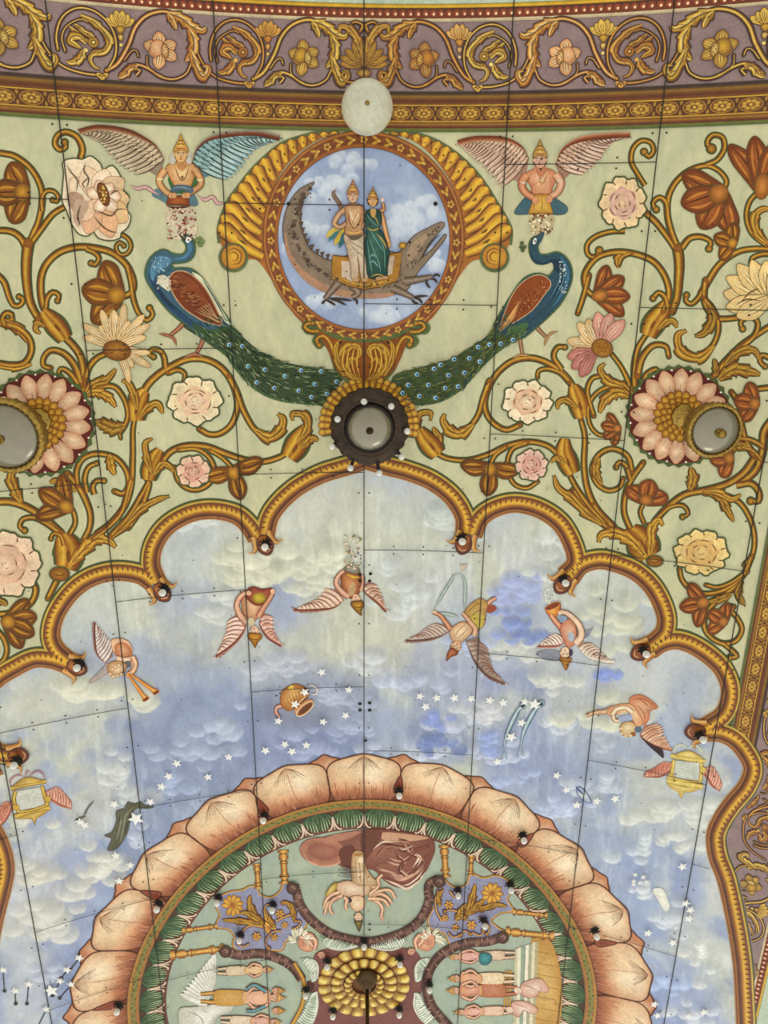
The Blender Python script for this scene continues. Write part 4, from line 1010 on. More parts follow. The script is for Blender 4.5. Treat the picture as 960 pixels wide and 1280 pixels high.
vineset('brown scroll vine round the small rounded cream flower at the upper other side', (846, 320), """
v 5 5 1.6 | 806,232 796,216 789,202 791,186 801,176 813,178 817,188 811,196 805,190
v 7 6 | 807,266 820,278 834,296 846,314
v 7 5 | 848,312 839,290 834,266 836,244 846,226 862,213 882,207 898,213 908,226 904,238
v 5 6 1.9 | 882,206 896,200 905,186 903,172 891,169 884,178 889,186
v 6 5 1.5 | 834,266 832,253 824,247 816,254 820,262
v 7 5 1.5 | 852,310 862,298 876,296 888,302 886,311
v 12 8 | 847,310 849,330 848,352 846,372 840,390
v 5 5 1.7 | 781,289 762,290 744,296 734,306 735,318 744,321 749,313
v 6 7 | 744,371 733,362 731,342 746,322 770,315 796,318 818,328 832,348 836,370 828,390
v 5 4 | 790,316 778,321 773,332
v 6 5 | 736,344 730,368 722,392
v 6 5 1.3 | 834,386 831,372 823,366 816,373
l 9 2 1.1 | 778,317 772,324 773,335
b 903 238 140 56 27 4 92 rd
b 918 305 200 28 15 3 100 br
b 744 371 -18 44 17 4 72 rd
""")
vineset('golden vine looping round the pale ragged flower at the frame side', (900, 340), """
v 5 8 | 968,312 944,311 922,315 900,330 886,350 876,368
v 6 5 1.4 | 884,352 874,371 864,380 857,376 858,369
v 7 6 | 882,350 880,370 884,386 898,398 924,397
v 5 5 | 950,238 937,252 933,272 940,292 958,307
v 5 5 1.3 | 966,318 952,318 940,323 940,333 947,334
v 6 5 | 879,372 892,388 898,406 894,426 882,440 864,447 852,438
l 12 3 | 960,305 946,290 943,272 952,262 966,262
l 14 3 1.05 | 892,432 874,447 852,440 847,420 858,413
l 13 3 .9 | 886,384 890,400 880,416 868,420
b 951 242 -84 74 22 4 50 rd
v 7 6 | 890,472 906,452 926,432 946,418 968,404
v 6 5 1.4 | 926,434 942,420 947,404 938,396 926,402 928,411
v 6 5 1.2 | 968,450 952,444 950,452 956,458
l 12 3 .95 | 905,456 924,440 942,438 949,450
l 17 4 .95 | 898,474 916,462 934,464 950,468
l 8 2 .9 | 896,470 894,456 892,448
""", hue=1.0)
vineset('brown vine with a carnation bud climbing beside the whole sunburst flower', (795, 460), """
v 5 8 | 808,418 798,434 793,454 793,476 795,498
v 9 5 | 796,470 802,448 816,432 832,433 836,446
v 8 4 | 800,484 808,468 820,461 823,467
v 4 6 | 764,442 776,458 786,478 793,496
v 5 4 | 790,490 772,483 754,486 740,498 735,514 738,532 748,543 760,544
c 20 | 810,420 816,406 826,392 834,378
l 9 2 | 822,412 834,402 842,402 846,410
l 12 3 | 792,494 776,482 760,476 750,462 756,454
l 15 4 | 790,496 772,490 756,500 749,516
b 774 535 170 24 11 4 90 rd
""")
vineset('brown stalk beside the complete sunburst flower that loops round a cream rose', (731, 560), """
v 5 8 | 726,524 731,546 730,580 734,610 746,636 768,660
v 7 6 | 720,492 710,474 692,458 668,448 644,450 624,464 610,486 606,508 614,526 632,537 650,531
v 7 5 | 612,476 604,498 598,518 588,532 574,539
v 6 5 1.2 | 702,462 692,446 697,434 706,434
v 6 4 | 712,478 700,466 684,461 673,464 672,472
v 5 5 | 742,520 736,500 734,486 740,473 750,470
v 5 6 | 545,566 560,573 584,575 610,568 634,557 660,552 684,557 700,570
v 5 4 | 660,553 640,562 634,584 642,604 658,610 672,602
v 5 4 | 634,558 620,568 612,582
v 5 6 | 712,594 722,612 738,634 758,656
c 19 | 728,522 725,508 721,494 716,482
l 9 2 | 722,510 708,500 698,503 697,512
l 14 3 | 592,530 576,542 562,538 554,526 556,517
l 11 3 | 545,566 530,550 520,534 524,518 538,516 538,526
l 11 3 | 548,566 548,548 541,534
c 20 | 548,568 540,558 530,546 524,536
c 18 | 716,592 710,578 705,564 706,548
l 8 2 | 706,580 696,572 688,578
b 613 582 96 38 17 3 140 br
l 12 3 | 752,655 732,640 714,622 698,610 692,594
""")
vineset('brown vines springing from a golden calyx above the bright yellow flower', (815, 680), """
v 6 6 | 764,662 752,646 740,630
v 6 6 | 788,662 780,640 782,616 790,598 804,578
v 6 5 | 790,590 784,570 766,561 749,568 740,586 746,604 760,613 774,609 779,598
v 6 5 1.2 | 788,600 782,582 774,578 770,584
v 4 4 | 805,654 800,640 806,626
v 7 8 | 818,652 834,634 856,618 884,612 910,604 930,590 944,570
v 8 6 | 944,572 932,552 926,528 924,506 914,490
v 6 6 | 936,520 930,500 940,488 964,484
v 10 8 | 968,522 955,540 953,564 944,588 926,604
v 6 5 | 880,616 902,618 924,628 938,650 943,674 940,694 930,706
v 8 6 1.4 | 920,606 938,604 948,614 948,626 938,626
v 5 4 1.5 | 822,646 838,633 854,632 860,642 853,646
v 6 5 | 940,694 928,720 908,736 884,742 864,737 852,724 849,710
v 5 4 | 934,714 914,728 896,734 882,731
v 6 5 | 926,728 902,746 884,764 880,782 888,796 904,804 920,800 927,786 921,772 914,764 917,758
v 5 5 1.4 | 904,804 915,813 921,820 912,822
v 5 5 | 760,660 744,648 728,630 716,612
v 6 5 | 956,560 938,550 918,548
v 5 5 | 952,576 938,562 920,560
c 30 1.1 | 812,696 804,682 796,670 788,662
l 16 4 1.12 | 806,694 790,676 770,666 752,668 748,678
l 13 3 1.1 | 812,694 814,676 814,662 822,650 829,657
l 11 3 | 748,572 744,588 752,606
l 14 3 | 862,612 866,598 863,584
l 11 3 .95 | 884,616 900,622 908,636 917,652
l 10 2 1.05 | 880,614 898,616 914,624 926,618
l 12 3 .95 | 934,556 918,558 906,566 904,572
b 806 628 -78 30 19 3 90 rd
b 946 505 190 30 17 3 80 rd
b 914 572 178 28 17 3 90 rd
b 882 752 168 34 15 3 84 rd
b 906 778 214 26 14 3 90 rd
l 10 2 .9 | 926,726 922,742 930,756
l 10 3 .95 | 914,742 900,748 884,752
""", hue=0.97)
for (x, y, rx, ry, lab) in ((75, 717, 12, 8, ''), (818, 701, 10, 6, '')):
    pass
# ---------------- flowers
def flower(label, at, f, name='painted_flower', cat='painted flower', group=None):
    x, y = XY(*at); m = M(0.0065, 0.0105); f(m)
    return tag(m.build(name), label, cat, group)
def big_open(m):
    O = "80,203 92,199 104,200 114,196 126,206 129,214 141,208 151,222 154,238 161,246 158,262 163,270 160,283 151,291 150,297 138,300 124,297 117,288 111,294 100,292 91,280 84,262 79,250 80,230 81,216"
    m.fan('#ecc9a2', '#f0dbb8', O, (118, 248), out='#44502c', ow=3.4)
    for (a, L, w, c) in ((-150, 42, 26, '#f2e0c0'), (-115, 44, 24, '#eed5b2'), (-80, 40, 22, '#f4e4c6'), (-45, 42, 24, '#f0d2a6'), (-8, 40, 24, '#f1cf96'), (28, 46, 26, '#efc98e'), (62, 50, 24, '#efb98c'), (100, 44, 22, '#e8b48e'), (128, 36, 18, '#f0d0ac')):
        m.petal(122, 250, a, L, w, c, mixc(c, '#e2a878', 0.35), out='#54422a', ow=1.0, curl=0.1)
    m.p('#b89478', "84,244 96,240 106,250 98,268 88,258"); m.p('#c9a68a', "96,250 112,254 106,270 98,284 92,270")
    for (a, L, w) in ((-160, 22, 14), (-110, 22, 13), (-55, 20, 13), (0, 22, 14), (50, 24, 15), (110, 22, 14)): m.petal(130, 246, a, L, w, '#f6e6cc', '#dfae86', out='#5a4228', ow=1)
    m.e('#9c6a26', 130, 243, 6.5, 15, -18, ce='#6e3c12', out='#3e2c14', ow=1.4)
    R = random.Random(4)
    for i in range(26): t = R.uniform(0, 6.3); r = R.uniform(0, 1); m.e(R.choice(['#dca850', '#f0cc80', '#5a2c0e']), 130+5*r*math.cos(t)+3*r*math.sin(t)*0.6, 243+12*r*math.sin(t), 1.1)
    for P in ("84,206 90,216 98,226 96,240", "108,202 106,214 112,224 108,238", "150,238 143,240 138,244", "160,262 148,262 140,270 128,266 116,262", "150,292 136,288 126,280 118,270", "112,222 104,230 108,236", "102,256 98,270 102,284"): m.s('#4a3c26', 1.4, P)
flower('largest cream and peach open flower with a golden oval centre under the upper vine curl', (120, 245), big_open)
def carn(m, bx, by, groups, cal, k1='#f2dcae', k2='#e2b678'):
    for (a, L, n, spr, w) in groups:
        for i in range(n):
            t = (i/(n-1)-0.5) if n > 1 else 0
            m.petal(bx, by, a+t*spr, L*(0.9+0.2*math.sin(i*2.3)), w, k1, k2, out='#5b5a34', ow=1, vein='#9a7a48', curl=t*0.3, tipw=0.4)
    m.e(cal[0], *cal[1:5], ce='#7a4210', out='#4a3a1c', ow=1.5, rot=cal[5])
    for i in range(5): a = math.radians(cal[5]+72*i); m.s('#6a340c', 1.2, [(cal[1], cal[2]), (cal[1]+cal[3]*0.8*math.cos(a), cal[2]+cal[4]*0.8*math.sin(a))])
flower('spiky cream carnation with three plumes of petals beside the left peacock', (145, 430), lambda m: carn(m, 147, 434, ((-130, 50, 5, 50, 13), (-58, 52, 6, 58, 13), (40, 46, 4, 44, 11)), ('#b8802a', 147, 438, 17, 12, 10)))
def carn2(m):
    carn(m, 748, 432, ((-152, 38, 5, 60, 15),), ('#c89434', 751, 434, 2, 2, 0))
    for i, a in enumerate((-92, -75, -55)): m.petal(752, 432, a, 42, 16, '#eec0a6', '#c98472', out='#5b4a38', vein='#94564a', curl=0.1*(i-1))
    for i, a in enumerate((176, 152, 128)): m.petal(744, 440, a, 36, 15, '#d8988a', '#b06456', out='#5b4a38', vein='#84423a', curl=-0.1)
    m.e('#cfa03c', 752, 435, 13, 11, 20, ce='#8a5416', out='#4a3a1c', ow=1.5)
    for k in range(6): m.e('#b07a24', 746+k*2.6, 431+(k % 2)*6, 3.2, 3.6, ce='#8a5416')
flower('cream and pink plumed carnation with dusty rose lower petals beside the right peacock', (750, 432), carn2)
flower('yellow-cream rose with dark zigzag heart in the vine loop near the left peacock feet', (243, 500), lambda m: m.rose(244, 501, 34, 30, 8, 0.3, ('#edc2a0', '#f0d49a', '#f2deb4'), seed=5))
flower('small pink rose in a vine ring above the left moulding', (242, 590), lambda m: m.rose(242, 589, 21, 20, 7, 0.1, ('#d99c86', '#e8b89c', '#ecc4a4'), seed=8))
flower('cream rose in the vine loop under the right peacock', (660, 502), lambda m: m.rose(659, 502, 31, 27, 9, 0.5, ('#e6b690', '#efd2a6', '#f4e0ba'), seed=11))
flower('small pink rose in a vine ring above the right moulding', (664, 580), lambda m: m.rose(664, 581, 20, 19.5, 8, 0.2, ('#d69a88', '#e6b4a0', '#ecc4ac'), seed=13))
flower('rounded peach flower with a dusty pink heart at the tip of the upper right vine', (778, 253), lambda m: m.rose(778, 254, 29, 33, 9, 0.7, ('#d6a696', '#ecc898', '#efcf9c'), seed=17))
flower('large pink-cream peony cut by the frame above the half scallop', (12, 705), lambda m: m.rose(8, 705, 44, 41, 9, 0.2, ('#e2b494', '#eec8a4', '#f0d0ac'), seed=19))
flower('bright yellow frilled flower crossed by a board seam by the side moulding', (876, 690), lambda m: m.rose(876, 690, 34, 28, 10, 0.4, ('#dcae68', '#e6c070', '#ecce86'), seed=23))
def ragged(m):
    for (a, L, w) in ((178, 58, 22), (198, 60, 20), (218, 58, 20), (236, 52, 18), (256, 46, 18), (160, 56, 22), (142, 48, 22), (276, 40, 16)): m.petal(962, 372, a, L, w, '#f2d998', '#e6c07c', out='#4b4e30', ow=1.6, vein='#8a6a3c', curl=0.12)
    for P in ("950,376 932,374 918,382", "948,360 936,366 926,376"): m.s('#6a4a2a', 1.6, P)
flower('ragged pale yellow flower with curling petals on the frame edge', (935, 365), ragged)
# calyx knots (rounded collars under the two large calyxes)
for at_, rx, ry, lab in (((75, 717), 12, 8.5, 'round wooden-brown collar below the left fat calyx'), ((818, 701), 10, 6.5, 'round golden-brown collar below the calyx near the yellow flower')):
    m = M(0.0065, 0.0115); m.e('#c08428', at_[0], at_[1], rx, ry, ce='#7a4412', out='#4a5a30', ow=2.6); m.s('#6a380e', 1.4, [(at_[0]-rx*0.7, at_[1]-1), (at_[0], at_[1]+2), (at_[0]+rx*0.7, at_[1]-1)])
    tag(m.build('vine_collar'), lab, 'painted collar')

# ---------------- sunburst rosettes
def sunburst(cx, cy, R_, label, n=16, rot=0.0, kx=1.0, ky=0.97):
    t = thing('sunburst_flower', label, 'painted flower', (cx, cy), 'sunburst flowers behind the glass bowls')
    m = M(0.006, 0.0095); Z = []
    for i in range(n*4): a = 2*math.pi*i/(n*4); r = R_*(1.10 if i % 2 == 0 else 1.04); Z.append((cx+kx*r*math.cos(a), cy+ky*r*math.sin(a)))
    m.fan('#4f5f30', '#4f5f30', Z, (cx, cy), False)
    Z = []
    for i in range(n*2): a = rot+2*math.pi*i/(n*2); r = R_*(1.04 if i % 2 == 0 else 0.98); Z.append((cx+kx*r*math.cos(a), cy+ky*r*math.sin(a)))
    m.fan('#6e2a1c', '#5e1e14', Z, (cx, cy), False)
    for i in range(n): a = rot+2*math.pi*(i+0.5)/n; m.e('#f4dcd0', cx+kx*R_*0.985*math.cos(a), cy+ky*R_*0.985*math.sin(a), 1.5, 1.3)
    m.build('ground', t)
    for i in range(n):
        a = rot+2*math.pi*i/n; m = M(0.008, 0.0125)
        bx, by = cx+kx*R_*0.42*math.cos(a), cy+ky*R_*0.42*math.sin(a)
        m.petal(bx, by, math.degrees(a), R_*0.57, R_*0.285, '#f2d2a8', '#c88e6a', out='#4e1c12', ow=1.4, curl=RND.uniform(-0.05, 0.05))
        for k in range(4):
            a2 = a+RND.uniform(-0.07, 0.07); r0 = R_*RND.uniform(0.44, 0.5); r1 = R_*RND.uniform(0.58, 0.68); m.s('#c08a78', 1.0, [(cx+r0*math.cos(a2), cy+r0*math.sin(a2)), (cx+r1*math.cos(a2), cy+r1*math.sin(a2))])
        for k in range(3):
            a2 = a-0.05+0.035*k; r0 = R_*0.78; r1 = R_*RND.uniform(0.86, 0.92); m.s('#7c6a50', 1.3, [(cx+r0*math.cos(a2), cy+r0*math.sin(a2)), (cx+r1*math.cos(a2), cy+r1*math.sin(a2))])
        m.build('petal', t)
    m = M(0.009, 0.0155); m.e('#9a5a30', cx, cy, R_*0.47, R_*0.46, ce='#a86a50')
    for rr, nn, s_ in ((0.42, 18, 0.105), (0.31, 15, 0.085), (0.22, 12, 0.075)):
        for i in range(nn):
            a = 2*math.pi*i/nn+rr*7; m.e('#dca636', cx+R_*rr*math.cos(a), cy+R_*rr*math.sin(a), R_*s_, R_*s_*0.78, math.degrees(a), ce='#94580e', out='#5a2a0a', ow=0.9, n=10)
    m.e('#6a3418', cx, cy, R_*0.15, ce='#8a4a20', out='#4a1c0c'); m.e('#3a1a10', cx, cy, R_*0.07); m.build('golden_centre', t)
sunburst(51, 529, 64, 'pink petalled sunburst flower with golden centre, cut by the frame edge', 16, 0.1)
sunburst(848, 520, 62, 'complete pink petalled sunburst flower with golden beaded centre', 16, 0.05, 1.0, 0.95)
# ------------------------------------------------------------------ painted pictures
def fig(name, label, cat, at, group=None): return thing(name, label, cat, at, group)
def part(nm, parent, f, z=0.0, xf=None):
    m = M(0.004+z, 0.0055+z, xf); f(m); return m.build(nm, parent)
SK = '#d9a06a'; SKD = '#8a4c2a'
def limb(m, P, w, w1, c, ink='#6a3820', dark=None):
    P = crom(pts(P)); m.rib(P, w+1.4, [ink], w1+1.4); m.rib(P, w, [dark or sc(c, 0.72), c, mixc(c, '#ffffff', 0.25), c, sc(c, 0.85)], w1)
def petals_fall(m, x0, y0, x1, y1, n, cols, seed=1, r=1.4):
    R = random.Random(seed)
    for i in range(n): m.e(R.choice(cols), R.uniform(x0, x1), R.uniform(y0, y1), R.uniform(0.6, 1.1)*r, R.uniform(0.5, 0.9)*r, R.uniform(0, 180), n=7)

# --- two winged crowned figures
def winged(left):
    if left:
        t = fig('person', 'winged crowned bare-chested person with one blue-green wing, pouring petals from a brown box', 'painted person', (227, 235))
        A = "100,165 125,160 160,165 188,178 199,188 206,200"; B = "100,166 126,178 136,190 151,205 170,217 196,229"
        part('wing', t, lambda m: m.wing(A, B, 17, '#d8bf98', '#a8987a', '#5a4434', edge='#8a4424', ew=6))
        A2 = "241,206 246,188 262,174 290,168 322,167 350,173"; B2 = "256,232 270,228 288,220 302,206 320,185 349,174"
        part('wing', t, lambda m: m.wing("350,173 322,167 290,168 262,174 246,188 241,206", "349,175 320,185 302,206 288,220 270,228 254,231", 17, '#9fc0b8', '#6f94a0', '#3c4a44', edge='#8a4424', ew=6))
        def cloth(m):
            m.p('#5c7a80', "196,236 206,238 214,250 212,256 200,250 190,244"); m.p('#5c7a80', "238,240 245,246 248,256 240,258 232,252")
            for P in ("162,231 172,236 182,234 192,240 200,244", "246,243 256,250 266,246 272,254 284,253"): m.s('#7a5a58', 5, P); m.s('#d8a8a0', 3.2, P)
            m.p('#3c6a34', "212,220 246,220 240,240 218,240"); 
        part('scarf', t, cloth)
        def body(m):
            m.fan('#f2cc90', '#c88a50', "208,209 216,204 222,203 236,203 244,208 243,220 238,233 230,236 220,234 213,222", (227, 216), out=SKD, ow=1.4)
            m.p('#c58a52', "222,200 234,200 235,208 228,214 221,208")
            limb(m, "207,212 200,222 200,230 208,240 215,244", 9, 6, '#d09658'); limb(m, "243,211 250,222 251,231 243,238 234,243", 9, 6, '#c88c50')
            m.s('#7a5030', 1.2, "218,206 224,222 228,226 233,220 237,206"); m.s('#e8d090', 1.0, "220,206 227,218 235,206"); m.e('#8a6a3a', 228, 222, 2, 2.4); m.s('#a87040', 1, "227,222 228,232"); m.s('#a87040', 1, "216,216 222,219"); m.s('#a87040', 1, "234,219 240,216")
            for x, y in ((200, 224), (250, 225)): m.s('#e8d8a8', 2, [(x-4, y-1), (x, y+1), (x+4, y-1)])
        part('body', t, body, 0.0012)
        part('skirt', t, lambda m: (m.p('#4f6670', "214,234 222,231 236,232 242,236 240,242 228,238 216,242"), m.s('#8aa0a4', 1.2, "216,236 226,234 240,237")), 0.003)
        part('box', t, lambda m: (m.fan('#b8662c', '#7e3a14', "211,245 235,245 238,257 208,256", (223, 251), False, out='#4a200a'), m.s('#5a1c0c', 2.4, "208,257 220,260 238,258"), [m.e(SK, x, 244.5, 3, 3.6, out=SKD, ow=0.8) for x in (214, 218, 231, 235)]), 0.004)
        part('head', t, lambda m: (m.e('#c8c0b0', 217, 198, 4, 8, 10), m.e('#c8c0b0', 236, 198, 4, 8, -10), m.head(226.5, 194, 9, -90, '#dcaa68', '#8a7a6a', '#b8842c')), 0.005)
        part('falling_petals', t, lambda m: (m.p('#d6cbaa', "212,262 236,260 244,272 246,290 236,300 224,300 212,290 208,276"), petals_fall(m, 210, 260, 246, 300, 190, ['#a03a2a', '#f4e0c8', '#6a2018', '#efd0b0', '#e8c0a0'], 2)), 0.001)
    else:
        t = fig('person', 'winged crowned person with ruddy skin and teal cloth tails, emptying a yellow basket', 'painted person', (676, 235))
        part('wing', t, lambda m: m.wing("572,179 595,174 630,175 651,184 661,199", "573,180 586,192 607,210 630,234 652,241", 17, '#e6c4a4', '#b8927a', '#6a4436', edge='#9a4c22', ew=6))
        part('wing', t, lambda m: m.wing("787,169 759,170 724,175 703,187 694,206", "786,170 766,176 752,195 735,212 706,233", 17, '#e2bc9c', '#b48c74', '#6a4436', edge='#9a4c22', ew=6))
        def cloth(m):
            for P in ("660,246 652,252 643,266 652,268 664,266 666,256", "688,246 700,252 709,260 706,267 692,268 686,262"): part('cloth_tail', t, lambda q: q.p('#41626a', P, out='#2c3c34'), 0.0005)
            for P in ("656,250 652,262", "660,252 658,264", "694,252 698,264", "698,252 704,262"): m.s('#8aa8a8', 1.3, P)
        part('scarf', t, cloth)
        def body(m):
            m.fan('#f0b88c', '#c47850', "656,219 664,213 670,211 684,211 692,214 696,222 690,234 686,246 668,246 663,232", (676, 226), out=SKD, ow=1.4)
            m.p('#c87e58', "669,207 681,207 683,214 676,222 668,215")
            limb(m, "658,219 652,230 656,240 668,248 674,250", 10, 7, '#cf8254'); limb(m, "694,218 701,228 697,240 688,246 683,252", 10, 7, '#dca078')
            m.s('#9a5a38', 1.1, "670,212 675,228 680,228 684,212"); m.s('#e8d0a0', 1.2, "668,212 676,226 686,211"); m.e('#c89a50', 677, 229, 1.8, 2.6); m.s('#a86040', 1, "664,226 671,230"); m.s('#a86040', 1, "681,230 689,227")
            for x, y in ((654, 228), (699, 226)): m.s('#d8c8b0', 2, [(x-4, y-1), (x, y+1), (x+4, y-1)])
        part('body', t, body, 0.0012)
        part('basket', t, lambda m: (m.fan('#e8bc58', '#b8822c', "669,243 684,243 691,267 660,267", (676, 256), False, out='#6a3c10'), m.s('#8a4418', 2.4, "660,267 676,270 691,267"), m.s('#a87024', 1, "670,246 666,264"), m.s('#a87024', 1, "677,245 677,266"), [m.e('#d8966a', x, y, 4.2, 4.8, out=SKD, ow=0.8) for x, y in ((669, 251), (686, 249))]), 0.003)
        part('head', t, lambda m: m.head(674.5, 201, 9, -90, '#e0a888', '#4a4238', '#a07838', turn=-0.12), 0.005)
        part('falling_petals', t, lambda m: (m.p('#c8b488', "664,269 690,269 692,282 684,290 668,292 662,282"), petals_fall(m, 662, 269, 691, 292, 70, ['#efe0b0', '#8a6a44', '#d8c090', '#6a5030', '#f4ecd0'], 6, 1.9)), 0.001)
winged(True); winged(False)

# --- peacocks
def eyespots(m, P, r=4.2, dark='#2c3a30'):
    for x, y in pts(P):
        m.e('#6a6a2c', x, y, r*1.25, r*1.05, n=12); m.e(dark, x, y, r*0.95, n=12); m.e('#9fc8d8', x-0.3, y, r*0.66, n=10); m.e('#2f6a94', x+0.3, y+0.3, r*0.4, n=8); m.e('#10202c', x+0.2, y+0.3, r*0.2, n=6)
def barbs(m, up, lo, n, cols, seed):
    U, L = crom(pts(up)), crom(pts(lo)); R = random.Random(seed)
    for i in range(n):
        t = R.random(); v = R.uniform(-0.03, 1.03); a, b = U[int(t*(len(U)-1))], L[int(t*(len(L)-1))]
        x, y = a[0]+(b[0]-a[0])*v, a[1]+(b[1]-a[1])*v; t2 = min(1, t+0.04); a2, b2 = U[int(t2*(len(U)-1))], L[int(t2*(len(L)-1))]
        x2, y2 = a2[0]+(b2[0]-a2[0])*v, a2[1]+(b2[1]-a2[1])*v; l = math.hypot(x2-x, y2-y) or 1; k = R.uniform(5, 11)/l
        ox = (v-0.5)*-4; m.rib([(x, y), (x+(x2-x)*k*0.5, y+(y2-y)*k*0.5), (x+(x2-x)*k+(b[0]-a[0])*(v-0.5)*0.10, y+(y2-y)*k+(b[1]-a[1])*(v-0.5)*0.10)], 1.3, [R.choice(cols)], ends='taper')
G_OUT = '#46603a'
t = fig('peacock', 'blue-necked peacock with a red-brown wing and cream flank under the person with the box', 'painted peacock', (250, 447))
UP, LO = "272,392 290,406 310,427 330,441 362,454 400,460 432,466", "228,404 254,424 282,443 296,462 318,485 350,500 412,508"
part('tail', t, lambda m: (m.p('#3c4e30', UP+" 424,480 412,508 "+' '.join(reversed(LO.split()))), m.s(G_OUT, 3, LO), barbs(m, UP, LO, 420, ['#2a3824', '#566a3c', '#7a8a58', '#22301e', '#48603c', '#98a07a'], 3), eyespots(m, "304,432 311,457 332,461 377,462 357,469 322,477 344,484 394,479 421,476 402,463 374,487 390,495 409,491 288,430", 4)))
for P, Q in (("232,402 222,412 212,420", "198,417 204,418 212,420 218,424 221,433"), ("256,418 251,432 245,443", "229,448 238,444 246,443 256,448")):
    part('leg', t, lambda m, P=P, Q=Q: (limb(m, P, 5, 3.4, '#a8643a'), m.s('#5a3018', 4, Q), m.s('#b0704a', 2.4, Q), m.s('#b0704a', 2, [pts(Q)[2], (pts(Q)[2][0]-6, pts(Q)[2][1]-3)])))
def pbody(m):
    O = "236,295 241,301 243,311 241,320 234,326 222,328 214,329 217,336 228,336 240,338 254,350 266,369 277,388 288,406 280,412 268,420 254,421 242,412 230,403 211,387 193,364 183,345 186,328 194,318 205,313 216,318 228,319 234,313 233,304 229,300 231,295"
    m.p('#3d5f6e', O, out=G_OUT, ow=4.5)
    m.p('#2c4a64', "186,344 192,340 205,368 230,392 262,416 248,414 226,398 205,380 192,362"); m.p('#5a86a0', "190,330 200,320 214,324 208,334 196,340 192,352 188,344"); m.p('#e0d8bc', "197,346 206,344 213,352 212,364 205,360 198,354")
    m.p('#4d7a96', "236,299 240,308 238,318 228,324 216,324 228,321 235,313 234,304"); m.p('#d8d8b0', "240,340 252,346 264,362 276,384 288,406 278,398 266,380 254,360 246,348"); m.p('#3a5a34', "240,404 262,412 286,408 270,420 254,420")
    petals_fall(m, 190, 322, 212, 342, 40, ['#9fc8d4', '#2a4458', '#c8dcd8'], 8, 1.0); petals_fall(m, 195, 344, 214, 362, 20, ['#f4ecd8', '#8a8468'], 9, 1.2)
    for P in ("196,356 210,376 228,392", "190,350 204,372 222,390", "252,346 268,372 284,402"): m.s('#24384a', 1.4, P)
    m.p('#3a3a30', "222,288 231,294 236,300 231,301 226,296"); m.s('#c8b888', 1.2, "222,288 232,298"); m.e('#f2f0e4', 235.5, 300, 2.8, 3.8, 20); m.e('#1a2028', 236, 300, 1.3); m.s('#4a5a34', 2, "240,302 248,303 252,300")
    for x, y in ((250, 299), (253, 302), (251, 306), (247, 301)): m.e('#7a8a50', x, y, 3, 2.6, out='#3e4a2a', ow=0.8)
part('body', t, pbody, 0.002)
def pwing(m, O, c, flip=1):
    m.p('#7a3a1a', O, out='#3a1c0e', ow=1.6)
WL = "213,348 220,340 234,341 250,353 264,374 277,404 266,404 252,399 230,384 216,364"
def wl(m):
    m.p('#7a3818', WL, out='#caa27a', ow=3); m.p('#8a4620', "216,350 222,343 234,345 248,357 260,377 266,394 250,388 230,372 218,358")
    R = random.Random(5)
    for i in range(70):
        u, v = R.random(), R.random(); x = 218+u*42-v*2; y = 346+u*42*0.95+(v-0.35)*22*(1-u*0.5); m.rib(crom([(x-2.5, y), (x, y+1.8), (x+2.5, y)]), 1.0, [R.choice(['#b87a48', '#5a2410', '#a8643a'])])
    for k in range(6): m.s('#c8966a', 1.1, [(244+k*3, 388-k*2.4), (276, 404)])
part('wing', t, wl, 0.004)
t = fig('peacock', 'dark blue peacock with an orange-brown wing looking up under the person with the yellow basket', 'painted peacock', (655, 447))
UP, LO = "632,384 620,402 607,421 582,437 562,449 525,459 494,468", "664,412 647,422 620,441 600,460 575,487 545,503 508,508"
part('tail', t, lambda m: (m.p('#4a5a30', UP+" 490,486 508,508 "+' '.join(reversed(LO.split()))), m.s(G_OUT, 3, LO), barbs(m, UP, LO, 420, ['#34422a', '#66703a', '#8a8a4a', '#2c3a34', '#58683c', '#3a5a50'], 4), eyespots(m, "625,429 611,430 597,433 586,447 599,451 580,465 560,468 572,482 556,484 535,480 521,467 510,480 524,494 544,496 542,460 567,448 503,490 640,424 550,455", 4.3)))
for P, Q in (("668,406 675,414 682,421", "680,433 683,424 688,417 698,414"), ("649,420 651,432 653,443", "640,448 650,444 658,444 664,446")):
    part('leg', t, lambda m, P=P, Q=Q: (limb(m, P, 4.6, 3.2, '#a87848'), m.s('#5a3818', 3.6, Q), m.s('#c0905a', 2.2, Q), m.s('#c0905a', 1.8, [pts(Q)[1], (pts(Q)[1][0]+7, pts(Q)[1][1]+1)])))
def pbody2(m):
    O = "664,300 662,310 664,320 670,328 680,329 690,326 694,334 690,342 684,346 676,343 664,344 652,352 638,372 626,392 618,410 636,420 652,422 668,410 686,394 702,376 713,352 713,334 706,322 696,316 684,319 674,318 671,308 674,300 671,296"
    m.p('#2c4a58', O, out=G_OUT, ow=4); m.p('#1e3448', "664,304 663,314 668,324 680,328 690,324 700,326 706,340 700,360 686,380 668,398 654,408 680,386 694,364 698,344 692,336 690,328 680,331 668,328 662,318")
    m.p('#3f7088', "700,320 710,334 711,350 702,370 690,384 704,360 706,340"); m.p('#4a6a3c', "640,408 660,404 650,420 634,418"); petals_fall(m, 699, 326, 708, 366, 46, ['#d8e0d0', '#9ab8b8', '#f0f0e0'], 11, 1.1)
    m.p('#34505c', "670,296 678,290 680,292 677,300 674,304"); m.s('#c8b888', 1.0, "672,299 679,292"); m.e('#f0f0e8', 668, 301.5, 2.2, 4.4, 20); m.e('#14202c', 668.5, 301.5, 1.2)
    m.s('#3a4a2c', 2, "663,304 656,307")
    for x, y in ((652, 304), (655, 309), (651, 309), (653, 313)): m.e('#4a5c38', x, y, 2.6, 2.4)
    for P in ("700,334 698,352 688,372", "704,336 703,352 694,370"): m.s('#5a8a9c', 1.2, P)
